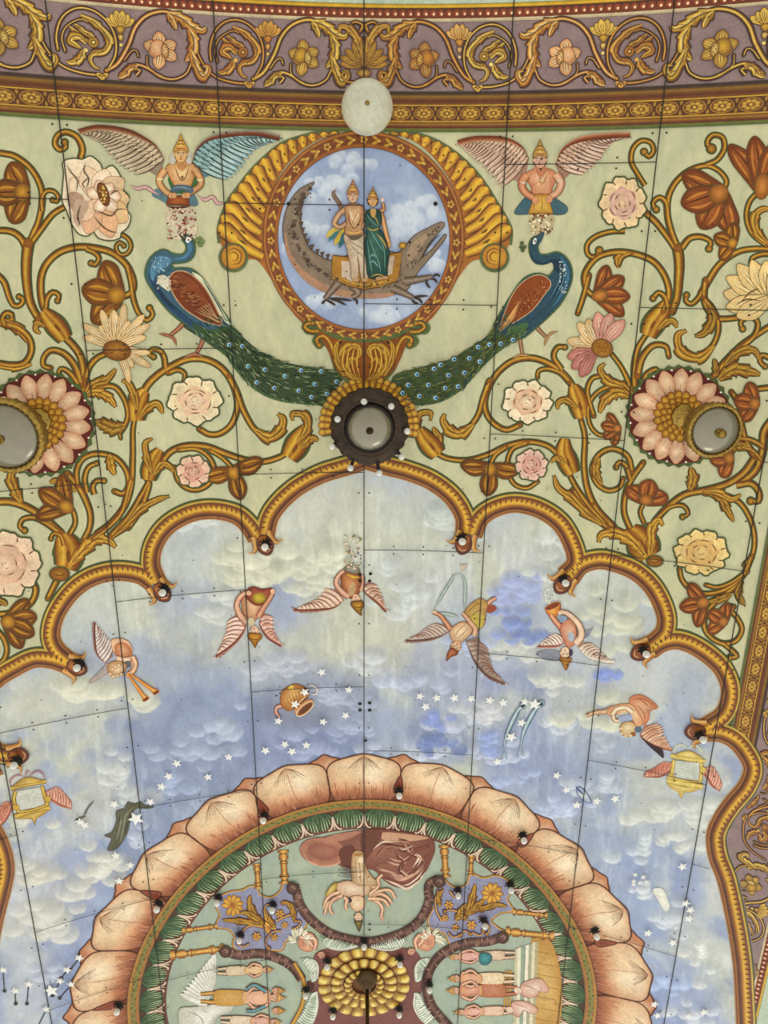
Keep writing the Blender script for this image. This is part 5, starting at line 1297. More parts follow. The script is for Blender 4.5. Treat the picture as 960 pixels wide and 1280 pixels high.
part('body', t, pbody2, 0.002)
def wr(m):
    m.p('#8a4418', "684,348 674,344 662,347 648,358 636,378 624,412 632,408 650,398 666,386 680,368 688,356", out='#e0b890', ow=1.6); R = random.Random(15)
    for i in range(60):
        u, v = R.random(), R.random(); x = 678-u*36+v*5; y = 352+u*30+(v-0.2)*16; m.rib([(x, y), (x+0.6, y+2.4)], 1.1, [R.choice(['#c88a50', '#6a2c10', '#b06a34'])])
    for k in range(6): m.s('#d89a5a', 1.2, [(652-k*1.5, 372+k*4.5), (625+k, 411)])
part('wing', t, wr, 0.004)

# --- round medallion at the head of the field
MC0 = (0.0, -0.182)
md = thing('round_medallion', 'round cloud-painted medallion in a gilt leaf frame with scrolled shell wings', 'painted medallion', (455, 298))
def mp(r, deg): a = math.radians(deg); return (MC0[0]+r*math.sin(a), MC0[1]-r*math.cos(a))
def med_sky(PX, PY, X, Y):
    n1 = fbm(X*3+9, Y*3+4, 21); n2 = fbm(X*8+9, Y*8, 22); C = np.empty(X.shape+(3,)); C[:] = np.array(col('#9aa9c6')); t = ss(0.45, 0.65, n1)[..., None]; C = C*(1-t)+np.array(col('#b3bfd2'))*t
    R = random.Random(12)
    for (cx, cy, n, w, h) in ((438, 200, 9, 26, 14), (395, 235, 8, 18, 18), (385, 285, 9, 24, 16), (400, 370, 9, 26, 10), (500, 280, 8, 20, 12), (520, 270, 8, 24, 10), (545, 325, 6, 10, 16), (480, 395, 10, 34, 8), (430, 225, 6, 16, 10), (370, 300, 6, 12, 16), (535, 250, 4, 16, 6)):
        for _ in range(n):
            x, y, r = cx+R.gauss(0, .5)*w, cy+R.gauss(0, .5)*h, R.uniform(5, 11); m = (np.abs(PX-x) < r*1.3) & (np.abs(PY-y) < r*1.3)
            dd = np.hypot((PX[m]-x)/r, (PY[m]-y)/r)+(n2[m]-0.5)*0.25; al = (ss(1.05, 0.8, dd)*(0.35+0.5*ss(0.8, -0.8, (PY[m]-y)/r)))[..., None]; C[m] = C[m]*(1-al)+np.array(col('#d2dae2'))*al
    return C+((n2-0.5)*14)[..., None]
ms = grid_mesh('sky_disc', -0.8, 0.8, -0.98, 0.62, 0.014, 0.0042, med_sky, SKY, keep=lambda X, Y: np.hypot(X-MC0[0], Y-MC0[1]) < 0.775)
ms.parent = md; ms.location = -md.location
def mring(m, r0, r1, cols, h):
    k = len(cols); C = [tuple(lin(v) for v in col(c)) for c in cols]; i0 = len(m.v); n = 120
    for i in range(n+1):
        for j in range(k): x, y = mp(r0+(r1-r0)*j/(k-1), 360*i/n); m.v.append((x, y, surf(x, h))); m.c.append(C[j])
    for i in range(n):
        for j in range(k-1): a = i0+i*k+j; m.f.append((a, a+1, a+k+1, a+k))
m = W(); mring(m, 0.735, 0.862, ['#6a3a18', '#a8601c', '#7a3c10', '#6e380e', '#7a3c10', '#8a4a14', '#6a2e0c', '#b8742a', '#5e2a0c'], 0.0120)
for i in range(48):
    d = i*7.5; x, y = mp(0.795, d)
    if i % 3 == 0:
        for k in range(5): a = math.radians(72*k); wdisc(m, x+0.021*math.cos(a), y+0.021*math.sin(a), 0.013, 0.013, '#e8bc54', '#a06c20', 0.0132, 8)
        wdisc(m, x, y, 0.010, 0.010, '#6a2e10', '#8a4a18', 0.0136, 7)
    else:
        for s_ in (-1, 1): wdisc(m, *mp(0.795+s_*0.018, d-0.8), 0.034, 0.014, '#dca838', '#9a681c', 0.0131, 8, math.radians(d+s_*28)); 
        wdisc(m, *mp(0.795, d+1.4), 0.020, 0.012, '#f0cc60', '#b07c24', 0.0135, 8, math.radians(d))
m.build('leaf_frame', md, GILT)
def shellwing(nm, outl, inner, vol, vr, sg):
    O, I = crom(pts(outl)), crom(pts(inner)); m = M(0.005, 0.006)
    m.rib(O, 8, ['#5b6634'], low=True); 
    m.p('#a8641a', O+[(vol[0]-sg*2, vol[1]+vr)]+list(reversed(I)), smooth=False)
    n = 15
    for i in range(n):
        t = (i+0.5)/n*0.94; a = O[int(t*(len(O)-1))]; t2 = min(1, t*0.92)*0.58; b = I[int(t2*(len(I)-1))]; L = math.dist(a, b)
        w = 1.25*sum(math.dist(O[k], O[k+1]) for k in range(len(O)-1))/n*(0.75+0.5*t)
        c = ((a[0]+b[0])/2, (a[1]+b[1])/2+L*0.05); k0 = (b[0]+(a[0]-b[0])*0.12, b[1]+(a[1]-b[1])*0.12)
        P = crom([(a[0]+(a[0]-b[0])/L*2, a[1]+(a[1]-b[1])/L*2), (a[0]*0.75+b[0]*0.25, a[1]*0.75+b[1]*0.25+1), c, k0])
        rp = lambda t: min(1, math.sqrt(max(0, t)*7+0.06))*(1-0.55*t); m.rib(P, w*1.12, ['#5e2e0a'], prof=rp); m.rib(P, w*0.96, ['#7a4410', '#c88a1c', '#ecbc34', '#d89c24', '#8a5014'], prof=rp)
        q = (a[0]*0.62+b[0]*0.38, a[1]*0.62+b[1]*0.38); q2 = (a[0]*0.45+b[0]*0.55, a[1]*0.45+b[1]*0.55); m.rib([q, ((q[0]+q2[0])/2+1, (q[1]+q2[1])/2), q2], max(1.2, w*0.16), ['#6a4a10'], ends='leaf')
    m.e('#5b6634', vol[0], vol[1]+1, vr+3.5); m.e('#e0a828', vol[0], vol[1], vr, ce='#b87a1c', out='#5e2e0a', ow=1.5)
    for k, r in enumerate((0.7, 0.4)): m.rib(crom([(vol[0]+sg*vr*r*math.cos(a), vol[1]+vr*r*math.sin(a)) for a in (-2.6, -1.5, -0.4, 0.8, 2.0)]), 1.8, ['#8a5010'], ends='taper')
    m.build(nm, md, GILT)
shellwing('shell_scroll', "424,166 396,168 372,174 352,182 332,198 314,216 300,234 288,250 280,268 275,286 276,304", "424,166 396,176 368,196 348,222 338,250 332,280 332,300 336,326 346,352 362,380 386,408 372,398 352,370 336,344 322,326 309,324", (292, 321), 15, 1)
shellwing('shell_scroll', "486,166 512,168 536,174 556,184 576,199 594,217 608,236 619,254 630,272 637,288 636,306", "486,166 516,176 540,195 560,222 572,250 577,280 577,300 573,328 564,352 549,380 524,408 540,398 558,372 573,347 588,328 602,324", (618, 321), 15, -1)
def bracket(m):
    m.p('#5b6634', "383,402 378,410 384,418 394,416 390,426 396,434 406,432 414,446 420,464 432,476 456,480 480,476 494,462 500,446 506,434 518,434 524,426 519,417 532,418 538,410 530,402 500,414 456,424 410,414", smooth=True, low=True)
    m.p('#8a4c16', "398,412 412,420 424,424 456,428 490,424 506,418 512,414 504,440 494,460 480,472 456,476 432,472 420,460 410,438 402,424")
    for sg in (-1, 1):
        q = lambda s_: ' '.join('%f,%f' % (455.5+sg*(455.5-a), b) for a, b in pts(s_))
        m.vine(6, 5, q("398,414 388,414 381,409 384,404 391,404"), 1.2); m.vine(9, 5, q("424,462 418,444 412,428 404,420 396,424 399,431"), 1.4)
        m.leaf(13, q("446,470 430,464 426,448 432,436 444,432 450,440 444,450"), 3); m.leaf(9, q("430,470 422,450 420,434 426,424"), 2); m.leaf(9, q("452,474 440,470 434,458 440,448 448,452"), 2)
        for k in range(4): m.s('#e0aa3c', 1.6, q("%d,%d %d,%d %d,%d" % (450-k*5, 472, 446-k*6, 452, 450-k*6, 430)))
        m.e('#3a1c0a', 455.5+sg*30, 428, 2)
    m.s('#5a2c0c', 1.4, "455,428 455,474")
part('scroll_bracket', md, bracket, 0.008)

# --- gadrooned shell behind the chandelier
def gad(m):
    for i in range(24):
        a = math.radians(172+i*8.6); ca, sa = math.cos(a), math.sin(a); P = [(461+34*ca, 532+34*sa), (461+48*ca, 532+48*sa), (461+59*ca, 532+58*sa)]
        m.rib(P, 12, ['#50602e'], low=True); m.rib(P, 8.4, ['#6a380a', '#c8861a', '#f0c038', '#c8841c', '#5e2e08'], prof=lambda t: 0.7+0.5*t*(1-0.3*(t > 0.9)))
        m.e('#f0c440', *P[-1], 4, ce='#b87a1c', out='#6a380a', ow=1)
m = M(0.0075, 0.0095); gad(m); tag(m.build('shell_fan', mat=GILT), 'golden ribbed shell fan behind the bronze ring chandelier', 'painted ornament')

# --- the crocodile and its two riders
t = fig('crocodile', 'grey-brown crocodile with curled-up tail and a gold-edged saddle cloth in the round medallion', 'painted crocodile', (455, 370))
def croc(m):
    O = "393,228 384,238 378,252 376,268 377,286 384,306 396,318 416,326 440,318 480,314 497,316 507,307 518,295 534,286 552,278 555,282 548,290 536,304 527,322 540,312 556,293 556,298 544,314 532,328 522,340 514,352 508,362 486,369 450,370 418,366 395,357 374,339 359,313 354,284 361,256 374,238"
    m.p('#8c7862', O, out='#46362a', ow=2)
    m.p('#b08466', "357,290 362,312 376,334 398,351 420,360 450,366 486,366 506,358 486,371 450,373 418,369 394,360 373,342 358,316"); m.p('#a88c70', "520,300 538,290 550,284 536,296 524,312 514,326 508,318")
    P = crom(pts("388,236 378,252 370,272 368,292 376,312 390,330 410,344"), step=5)
    for i, q in enumerate(P):
        if i % 1 == 0: m.e(['#55443a', '#94806a', '#6a5648'][i % 3], q[0]-1, q[1], 3.4, 2.6, i*17)
    for i in range(20):
        t_ = i/19; x = 358+t_*60 if t_ > 0.4 else 356+t_*6; Q = crom(pts("356,288 362,312 376,334 398,352 420,362"), step=3); q = Q[int(t_*(len(Q)-1))]; m.s('#6a4430', 1.1, [q, (q[0]+4, q[1]-5)])
    R = random.Random(31)
    for i in range(150):
        q = R.choice(crom(pts("384,240 372,262 366,290 378,318 400,340 430,352 480,356 506,344 516,320 530,304 546,288"), step=3)); m.e(R.choice(['#5a4a3c', '#9c8870', '#4a3c30', '#8a7660']), q[0]+R.uniform(-5, 6), q[1]+R.uniform(-5, 5), 1.5, 1.0, R.uniform(0, 180), n=6)
    Q = crom(pts("378,246 375,262 376,282 384,303 396,316 416,325"), step=7)
    for q in Q[:-1]: m.fan('#6a5444', '#4a382c', [(q[0]-2, q[1]-4), (q[0]+4, q[1]-5), (q[0]+1, q[1]+4)], smooth=False)
    m.s('#3a2a20', 1.6, "553,290 540,302 528,320 520,330"); m.e('#d8b040', 503, 307, 4.5, 4, ce='#8a5c1c', out='#5a3a14'); m.e('#1a140e', 512, 303, 1.6); m.s('#4a382c', 1.2, "552,280 546,284")
    for k in range(9): m.s('#e8dcc8', 0.9, [(530+k*2.6, 317-k*2.5), (531+k*2.6, 314-k*2.5)])
part('body', t, croc, 0.0045)
for P, Q in (("424,352 414,364 406,374", ("406,374 414,378 420,382", "408,374 404,378 402,380", "410,373 422,376 434,382", "412,372 428,374 442,376")), ("440,356 448,366 440,372", ("440,372 446,376 446,381",)), ("490,360 504,366 516,372", ("516,372 524,374 528,380", "516,371 528,370 536,370", "514,373 518,378 524,380")), ("506,352 524,349 540,346", ("540,346 546,343 550,346", "538,347 544,350 546,354", "532,348 534,356 538,360"))):
    part('leg', t, lambda m, P=P, Q=Q: (limb(m, P, 10 if 'x' else 8, 5, '#7e6852', '#3e3026'), [m.s('#3e3026', 3, q) or m.s('#8a745c', 1.8, q) for q in Q]), 0.0075)
part('saddle_cloth', t, lambda m: (m.p('#a8762c', "416,319 440,322 480,319 502,315 500,334 497,351 478,358 455,362 434,357 414,348", smooth=False, out='#5a3410'), m.p('#c8b098', "427,326 448,328 448,352 438,351 427,346", smooth=False), m.p('#c4ac94', "482,322 493,320 490,342 481,346", smooth=False), [m.s('#e0b85a', 1, [(417+k*2, 347+k*0.8), (417+k*2, 345+k*0.8)]) for k in range(10)], m.s('#d8aa48', 1.4, "418,343 436,352 456,356 480,352 496,346")), 0.0105)
t = fig('person', 'crowned bare-chested person in cream cloth standing on the crocodile saddle', 'painted person', (445, 348))
def man(m):
    m.s('#5a4030', 5, "427,268 425,256 418,246 417,240 421,238"); m.s('#8a6a50', 3, "427,268 425,256 418,246 417,240 421,238")
    for i, (a, b) in enumerate((("430,282 420,290 411,302", '#3f7a7c'), ("431,285 424,296 418,307", '#c8a83c'), ("430,282 417,288 407,298", '#c8b050'), ("432,288 428,300 424,310", '#2f6468'))): m.s(b, 6, a)
    m.fan('#e0ccb0', '#b89c7c', "431,293 454,292 460,304 462,320 458,334 460,348 452,350 450,330 446,318 448,334 447,349 440,349 438,330 434,312", (446, 306), out='#5a4430')
    for P in ("434,298 444,306 456,312", "436,304 446,314 456,322", "448,300 458,308"): m.s('#8a7054', 1, P)
    limb(m, "432,262 424,268 418,280 426,284 434,278", 6.5, 4.5, '#c89868'); limb(m, "451,262 456,270 454,282 450,286", 6.5, 4.5, '#c08c5c')
    m.fan('#e0b888', '#a8744a', "431,259 438,255 446,255 453,259 454,272 452,284 453,293 432,293 433,276", (442, 268), out='#5a3824', ow=1.2)
    m.s('#f0e0c0', 1.2, "436,258 440,272 443,276 447,270 449,258"); m.s('#8a5a34', 1.6, "434,262 438,280 444,286 450,276 452,262"); m.s('#d8b060', 2.2, "432,289 442,292 453,289"); m.s('#b8884a', 1.0, "452,258 444,272 436,288")
    for x, y in ((421, 272), (455, 272)): m.s('#e0c070', 1.6, [(x-3, y-1), (x+3, y+1)])
    m.s('#6a5a48', 5, "433,294 442,298 454,294"); m.head(441, 246, 7.2, -90, '#d8a880', '#8a6a54', '#a86a4a'); m.e('#c49466', 445, 350, 4, 2.2); m.e('#c49466', 456, 350, 4, 2.2)
part('body', t, man, 0.014)
t = fig('person', 'crowned person in a dark green sari standing beside the cream-clad rider', 'painted person', (470, 346))
def lady(m):
    limb(m, "475,264 479,276 482,290 486,303", 5.5, 3.6, '#d89a58'); m.e('#d89a58', 486, 306, 2.6, 3.2, out='#6a3820', ow=0.7); limb(m, "474,264 480,262 478,254", 4, 3, '#c88a50'); m.e('#f0c8b8', 478, 250, 2.4)
    m.fan('#3f6a5a', '#1c3c34', "458,264 466,262 475,264 477,276 474,284 480,296 486,314 484,334 482,346 462,347 458,330 456,306 458,288 456,274", (468, 300), out='#142a24', ow=1.4)
    m.p('#c89c5c', "463,262 470,262 468,272 464,270"); 
    for P in ("460,292 466,310 474,330 476,345", "462,286 470,300 480,316", "458,268 466,278 474,284", "459,300 462,324 466,345", "472,292 480,312 481,340"): m.s('#6a9a8c', 1.1, P); 
    for P in ("458,285 466,288 475,285", "463,346 472,343 482,346", "470,292 478,300 484,312", "462,264 470,274 474,282"): m.s('#c8a048', 1.5, P)
    m.s('#8ab0b0', 1.2, "462,330 466,326 470,330 474,334"); m.s('#8ab0b0', 1.2, "462,322 466,318 470,322")
    for x, y in ((480, 284), (484, 298)): m.s('#e8c860', 1.4, [(x-3, y), (x+3, y)])
    m.e('#1e1612', 466, 251, 7.4, 7.6); m.head(466, 252, 6.2, -90, '#dca060', '#1e1612', '#8a6028', turn=-0.1); m.e('#c49466', 474, 348, 4.5, 2.2); m.e('#c49466', 481, 347, 4, 2)
part('body', t, lady, 0.015)

# --- cherubs in the clouds
def cherub(label, at, f, wings):
    t = fig('cherub', label, 'painted cherub', at)
    for (L, T, n, a, b, e) in wings: part('wing', t, lambda m: m.wing(L, T, n, a, b, '#8a5c4c', cover=False, edge=e, ew=3), 0.001)
    part('body', t, f, 0.003); return t
PKS = '#e2a684'
def c1(m):
    m.p('#b8a8a0', "135,829 128,836 112,853 124,848 136,838", out='#9a7868', ow=1)
    m.p('#e6b890', "140,800 152,798 161,802 166,812 165,820 172,830 168,842 160,846 158,842 165,834 162,824 150,822 142,814", out='#9a5a38', ow=1.2)
    m.fan('#e8ae80', '#b8683c', "144,806 154,802 163,808 165,818 156,822 146,820", (154, 812)); limb(m, "146,822 156,824 166,822", 6, 5, '#eec49c'); limb(m, "166,820 170,830 167,838 161,842", 6, 4.5, '#e8b488')
    m.e('#5c6068', 159.5, 830, 4.2, 4.6); m.fan('#f0d2aa', '#b88450', "135,832 140,827 150,826 158,830 157,838 150,843 141,845 136,840", (148, 837), out='#8a5028', ow=1.2)
    for x, y in ((138, 842), (142, 845), (147, 844), (152, 842), (145, 833), (141, 836), (149, 831)): m.e('#f4e4c4', x, y, 2.6, 2.2, ce='#c8945c', out='#a87440', ow=0.6)
    for a, b in (((160, 842), (181, 871)), ((162, 841), (193, 863))):
        m.rib([a, ((a[0]+b[0])/2, (a[1]+b[1])/2), b], 2.4, ['#9a4c18', '#f0a850', '#c8702a'], 5.5); m.rib([((a[0]+5*b[0])/6, (a[1]+5*b[1])/6), b, (b[0]+(b[0]-a[0])*0.06, b[1]+(b[1]-a[1])*0.06)], 4, ['#a8561c', '#f8bc60', '#a8561c'], 9); m.e('#7a3810', b[0]+(b[0]-a[0])*0.08, b[1]+(b[1]-a[1])*0.08, 4.5, 1.8, -32, out='#e8a050')
cherub('curly-haired cherub blowing two slender orange horns, seen from above', (150, 830), c1, [("118,777 118,796 121,816 132,829", "118,778 127,788 139,803 145,817", 11, '#e8d8cc', '#a88c80', '#8a4838')])
def c2(m):
    m.fan('#e8bc92', '#b87850', "303,746 312,742 326,746 329,756 325,768 316,777 308,772 303,760", (315, 758), out='#7a4428')
    m.fan('#b8604a', '#7e3420', "309,737 316,733 328,736 340,735 343,742 338,750 330,755 320,756 311,750 306,743", (324, 744), out='#5e2414'); m.e('#e0c040', 324, 747, 9, 7, 0, ce='#8a7018'); 
    for k in range(8): a = k*0.785; m.s('#8a6a10', 1, [(324, 747), (324+8*math.cos(a), 747+6*math.sin(a))])
    limb(m, "308,778 300,768 296,756 301,745 308,740", 7.5, 5, PKS); limb(m, "323,771 329,760 336,750 341,741", 6.5, 4.5, '#d89068'); m.e('#e8b48e', 311, 741, 3.4, 3, out='#8a4c34', ow=0.8); m.e('#e8b48e', 341, 739, 3, 3.6, out='#8a4c34', ow=0.8)
    m.e('#d8c8a0', 314, 777, 4.5, 5.5); m.head(318.5, 788, 6.2, 92, '#e8bc98', '#7a6a58', None, turn=0.2); m.fan('#d89a30', '#8a5014', "311,791 326,792 327,797 322,802 319,809 316,803 311,797", (319, 797), out='#6a3810'); m.s('#6a3c10', 1, "311,796 319,799 327,796")
cherub('upside-down cherub with a gold crown holding a red-brown basket over its chest', (318, 770), c2, [("270,821 294,803 307,784 304,770", "271,819 282,793 285,776 292,764", 10, '#f0c8b0', '#c88468', '#9a4c38'), ("352,807 335,796 325,780 327,770", "351,804 343,789 340,770 332,763", 9, '#f0c8b4', '#c8846c', '#9a4c38')])
def c3(m):
    m.fan('#d8925c', '#8a4a20', "427,716 436,714 448,718 452,730 448,742 440,748 434,744 427,732", (438, 730), out='#6a3418'); m.s('#d8a838', 3.2, "433,717 442,721 450,721")
    limb(m, "436,746 426,738 420,728 424,718 430,713", 6.5, 4.4, PKS); limb(m, "451,738 454,728 453,718", 5, 3.6, '#e0a078'); m.fan('#a8a090', '#7a6a50', "430,712 440,716 450,716 448,710 440,706 432,708", (440, 711), out='#5a4a38')
    m.e('#c8a070', 440, 736, 4.5, 9, 10); m.head(445, 748, 5.6, 80, '#eebc98', '#7a5a40', None); m.fan('#c8942c', '#6e4410', "439,752 453,751 454,758 451,763 452,769 447,765 441,759", (447, 757), out='#5a3410'); m.s('#5a3810', 1, "441,757 447,759 453,757")
    petals_fall(m, 431, 668, 452, 711, 90, ['#e8e0c8', '#c8b088', '#5a5a70', '#8a8a44', '#f0d8c0', '#b89870'], 12, 1.5)
cherub('cherub with rosy wings tossing a fountain of mixed flowers across the crown seam', (440, 735), c3, [("367,762 382,763 415,760 430,750", "368,761 395,750 411,733 422,729", 10, '#e8c0a0', '#b88264', '#8a4430'), ("483,764 471,752 455,739 456,733", "482,761 477,744 470,731 463,723", 8, '#f0d0b4', '#c08a6c', '#9a5038')])
def c4(m):
    for P in ("542,763 551,746 559,733 569,718 576,716", "576,716 581,728 581,745 580,764", "544,766 558,767 574,771"): m.s('#8a988c', 4, P); m.s('#bccac0', 1.6, P)
    m.fan('#e0d4bc', '#c0a898', "574,704 580,706 584,703 582,710 578,714 576,709", (579, 708)); limb(m, "606,758 614,750 620,747", 6, 3.6, '#d89872'); m.p('#9a4a34', "608,756 616,756 621,760 613,766 608,764")
    m.fan('#dcb86c', '#b88a48', "581,764 588,755 600,748 609,754 607,766 605,780 598,786 590,782 582,774", (595, 768), out='#7a5028'); m.p('#c8b050', "590,766 600,768 605,770 602,784 596,784 590,776")
    for P in ("584,766 594,756 604,752", "586,772 596,764 606,760", "590,778 600,772"): m.s('#8a6028', 1, P)
    m.fan('#efd8b0', '#cc9c70', "562,790 568,782 578,777 586,780 590,788 583,797 574,803 566,800", (576, 789), out='#7a4a2c'); limb(m, "563,786 556,776 549,768 541,765", 6, 3.6, '#cf8c60'); limb(m, "592,794 594,786 588,778 582,770 578,766", 6.5, 4, '#dca880')
    for P in ("568,796 574,786 582,780", "572,798 580,790 586,784"): m.s('#a87048', 1, P)
    m.e('#d8b090', 543, 764.5, 3, 2.2); m.head(570, 807, 6.6, 122, '#ecb888', '#8a4a28', None); m.fan('#c87a4a', '#7e3a20', "565,809 572,814 570,818 563,820 558,826 559,818 561,813", (564, 815), out='#5e2a14')
cherub('robed angel with grey wings holding up a triangular grey-green ribbon garland', (578, 790), c4, [("507,801 530,800 548,796 563,788", "508,800 522,793 537,782 556,775", 12, '#c0a894', '#8a7a72', '#7a5444'), ("631,854 609,843 593,825 582,800", "630,852 617,840 611,820 604,794", 12, '#b8a08a', '#877468', '#7a5444')])
def c5(m):
    m.p('#8f929c', "670,816 682,812 697,813 703,822 694,826 680,824"); m.p('#8a8c98', "730,788 738,786 742,782 736,794 731,798 728,794")
    petals_fall(m, 681, 735, 693, 754, 34, ['#f0f0dc', '#d8dcc8'], 14, 1.5)
    m.fan('#f0b050', '#c06028', "681,760 690,756 699,752 700,760 696,768 692,774 686,769", (691, 763), out='#7a3414'); m.e('#8a4020', 690, 757, 10, 3.4, -24, out='#e8b878')
    limb(m, "708,800 702,786 694,776 688,768", 7, 5, '#e0946c'); m.fan('#eac0a0', '#c87854', "700,784 708,774 716,776 720,790 718,804 710,808 704,800", (712, 790), out='#8a4c34'); m.p('#b8c0c8', "710,790 717,792 717,800 711,800"); m.e('#8a9ab0', 703, 773, 5, 4.4, -20)
    limb(m, "719,804 726,794 724,782 716,772 708,766 700,764", 9, 5, '#efc8a4'); m.e('#eec8a4', 700, 765, 3.2, 2.4); m.head(706, 815, 6.8, 88, '#f0d0a8', '#9a5a34', None); m.e('#4a3448', 713, 815, 2.6, 4.4); m.fan('#d8983c', '#9a5c20', "699,822 714,822 711,828 707,837 703,829", (706, 826), out='#6e3c14')
cherub('pale cherub with a pointed gold cap emptying a pink and gold basket of white petals', (708, 795), c5, [("672,808 688,808 698,807 708,802", "673,807 682,798 692,792 703,790", 9, '#f0d8c4', '#d0a08c', '#b86850'), ("767,828 750,826 735,821 721,808", "764,826 757,821 747,810 731,799", 10, '#f2e2cc', '#c8a890', '#f4e8d8')])
def c6(m):
    m.fan('#e8b890', '#c87850', "786,876 790,870 800,868 812,874 822,884 812,888 811,898 804,906 798,896 790,882", (802, 884), out='#b8683c', ow=0.8)
    for P in ("790,874 800,874 812,884", "796,880 804,890 806,902", "792,872 806,874 820,884"): m.s('#a85c3c', 1.2, P)
    limb(m, "732,894 745,890 756,889 766,884", 3, 6, '#dcae84', '#a86a48'); m.fan('#f0cca0', '#dc9c6c', "758,889 770,881 788,880 797,890 803,902 796,908 790,898 784,888 770,888 764,894", (790, 888), out='#9a5c3c', ow=1)
    m.p('#a0a8c0', "772,896 788,892 790,898 778,902"); limb(m, "765,893 770,886 782,884 790,890", 5, 5, '#f2d8b0', '#8a5438'); limb(m, "766,894 768,900 773,900", 4, 3, '#f0d0a8', '#8a5438')
    m.fan('#f6e6b8', '#c89a60', "776,905 782,902 790,902 795,908 793,916 786,920 778,918 775,911", (784, 910), out='#8a5434', ow=1.2); m.e('#9a5a30', 791, 917, 3.4, 3); m.e('#5c6c80', 797, 911, 4.4, 4)
    for x, y in ((777, 916), (782, 919), (788, 919), (776, 910), (785, 912)): m.e('#f8ecc8', x, y, 2.2, 1.8, ce='#d0a468')
    m.p('#3c2c2c', "799,917 806,924 818,931 827,935 829,947 820,940 808,929")
cherub('cherub curled up with its head on its arms under coral drapery beside the gold mirror', (790, 895), c6, [("840,937 818,931 801,921 803,912", "838,935 831,922 824,906 808,903", 12, '#ecc8a4', '#cf8460', '#c87858')])

# --- winged mirrors
def mirror(label, at, F_, wings):
    t = fig('winged_mirror', label, 'painted mirror', at)
    for w_ in wings: part('wing', t, lambda m: (m.wing(*w_, 9, '#dc9c7c', '#c87860', '#a85a48', cover=False, edge='#c06850', ew=2.5)), 0.001)
    part('frame', t, F_, 0.004)
def mL(m):
    m.p('#cfcfc0', "20,988 54,983 58,1006 22,1013", smooth=False)
    for P, w in (("14,985 34,980 58,976", 4.5), ("20,988 18,1000 24,1014", 4), ("53,982 56,994 60,1006", 4), ("19,1020 40,1014 63,1009", 5.5), ("24,1014 40,1012 58,1006", 3)): m.s('#8a6820', w+1, P, ends=None); m.s('#d8b450', w-1, P, ends=None)
    m.fan('#e0c068', '#b8903c', "18,982 24,976 34,971 44,972 54,976 36,979", (36, 977), out='#8a6820', ow=0.8); m.fan('#e0c068', '#b8903c', "22,1022 40,1016 60,1011 54,1018 46,1022 44,1031 41,1023", (42, 1018), out='#8a6820', ow=0.8); m.e('#d0a844', 20, 1008, 4.5, 3.5, out='#8a6820'); m.e('#d0a844', 60, 998, 4, 4, out='#8a6820')
    for P in ("14,983 14,974 22,968 32,970", "33,970 34,963 38,964", "36,970 46,963 54,966 57,974"): m.s('#a87480', 2, P)
mirror('empty gold mirror frame with coral wings at the left frame edge', (38, 998), mL, [("59,990 60,996 63,1002", "90,1011 84,1000 72,984")] if False else [("58,996 66,1000 76,1006 91,1011", "60,988 72,984 81,992 89,1009"), ("16,1006 11,1018 4,1028 -8,1038", "16,1001 4,1004 -6,1014 -10,1036")])
def mR(m):
    m.p('#cdd0c0', "843,950 876,953 874,976 841,972", smooth=False)
    for P, w in (("838,944 858,948 881,951", 4.5), ("842,949 840,962 838,974", 3.6), ("876,953 876,964 875,976", 3.6), ("833,975 854,979 878,983", 5.5), ("838,972 856,975 876,977", 2.6)): m.s('#b09034', w+1, P, ends=None); m.s('#e4cc70', w-1, P, ends=None)
    m.fan('#ecd888', '#c8a850', "843,944 850,940 860,938 870,942 877,948 858,946", (860, 943), out='#a88430', ow=0.8); m.fan('#ecd888', '#c8a850', "834,978 856,983 874,984 864,989 854,990 851,998 848,990 840,985", (854, 984), out='#a88430', ow=0.8)
    for P in ("842,942 844,933 852,930 858,934", "860,936 866,930 874,934 878,944"): m.s('#d8d8a8', 1.6, P)
    m.e('#dcc060', 838, 970, 4, 4, out='#a88430'); m.e('#dcc060', 878, 962, 3.5, 4, out='#a88430')
mirror('pale gold mirror frame with coral wings below the cherub in coral drapery', (858, 968), mR, [("840,960 832,966 822,970 803,970", "840,953 828,953 820,960 804,969"), ("877,964 884,972 890,982 900,989", "878,960 890,958 898,970 900,987")])

# --- water pot, fish, scorpion, dark branch and smudge
t = fig('water_pot', 'tipped ribbed clay water pot with curled handle among white stars', 'painted pot', (370, 872))
def pot(m):
    m.fan('#e8b86c', '#a8642c', "351,872 353,864 359,859 368,855 378,857 384,862 386,869 378,876 368,884 362,888 355,885 351,879", (368, 868), out='#8a5028', ow=1.4)
    for k in range(8): a = k/7; m.s('#a86830', 1, crom([(353+a*28, 868-a*8), (356+a*26, 876-a*9), (361+a*22, 885-a*14)])) if k else None
    m.s('#7a4420', 2.4, "366,886 376,879 385,870"); m.s('#f0d098', 1.4, "365,884 375,877 384,868"); m.p('#d08c58', "368,886 376,880 384,874 392,876 372,893"); m.e('#8a5430', 381.5, 885.5, 12.5, 4.4, -40, out='#f6d8a8', ow=2.4); m.e('#6a3c20', 382, 885.5, 9, 2.6, -40); m.e('#e8c050', 364, 859, 4, 2.6, -30, out='#a87020')
part('body', t, pot, 0.003)
part('handle', t, lambda m: (m.s('#b0a8a0', 2.4, "383,857 390,856 396,860 396,866 391,868 389,865"), m.s('#e8e0d0', 1.2, "383,857 390,856 396,860 396,866 391,868 389,865")), 0.004); part('spout', t, lambda m: (limb(m, "352,882 346,884 345,890 350,896", 4.5, 3, '#dc9c84')), 0.002)
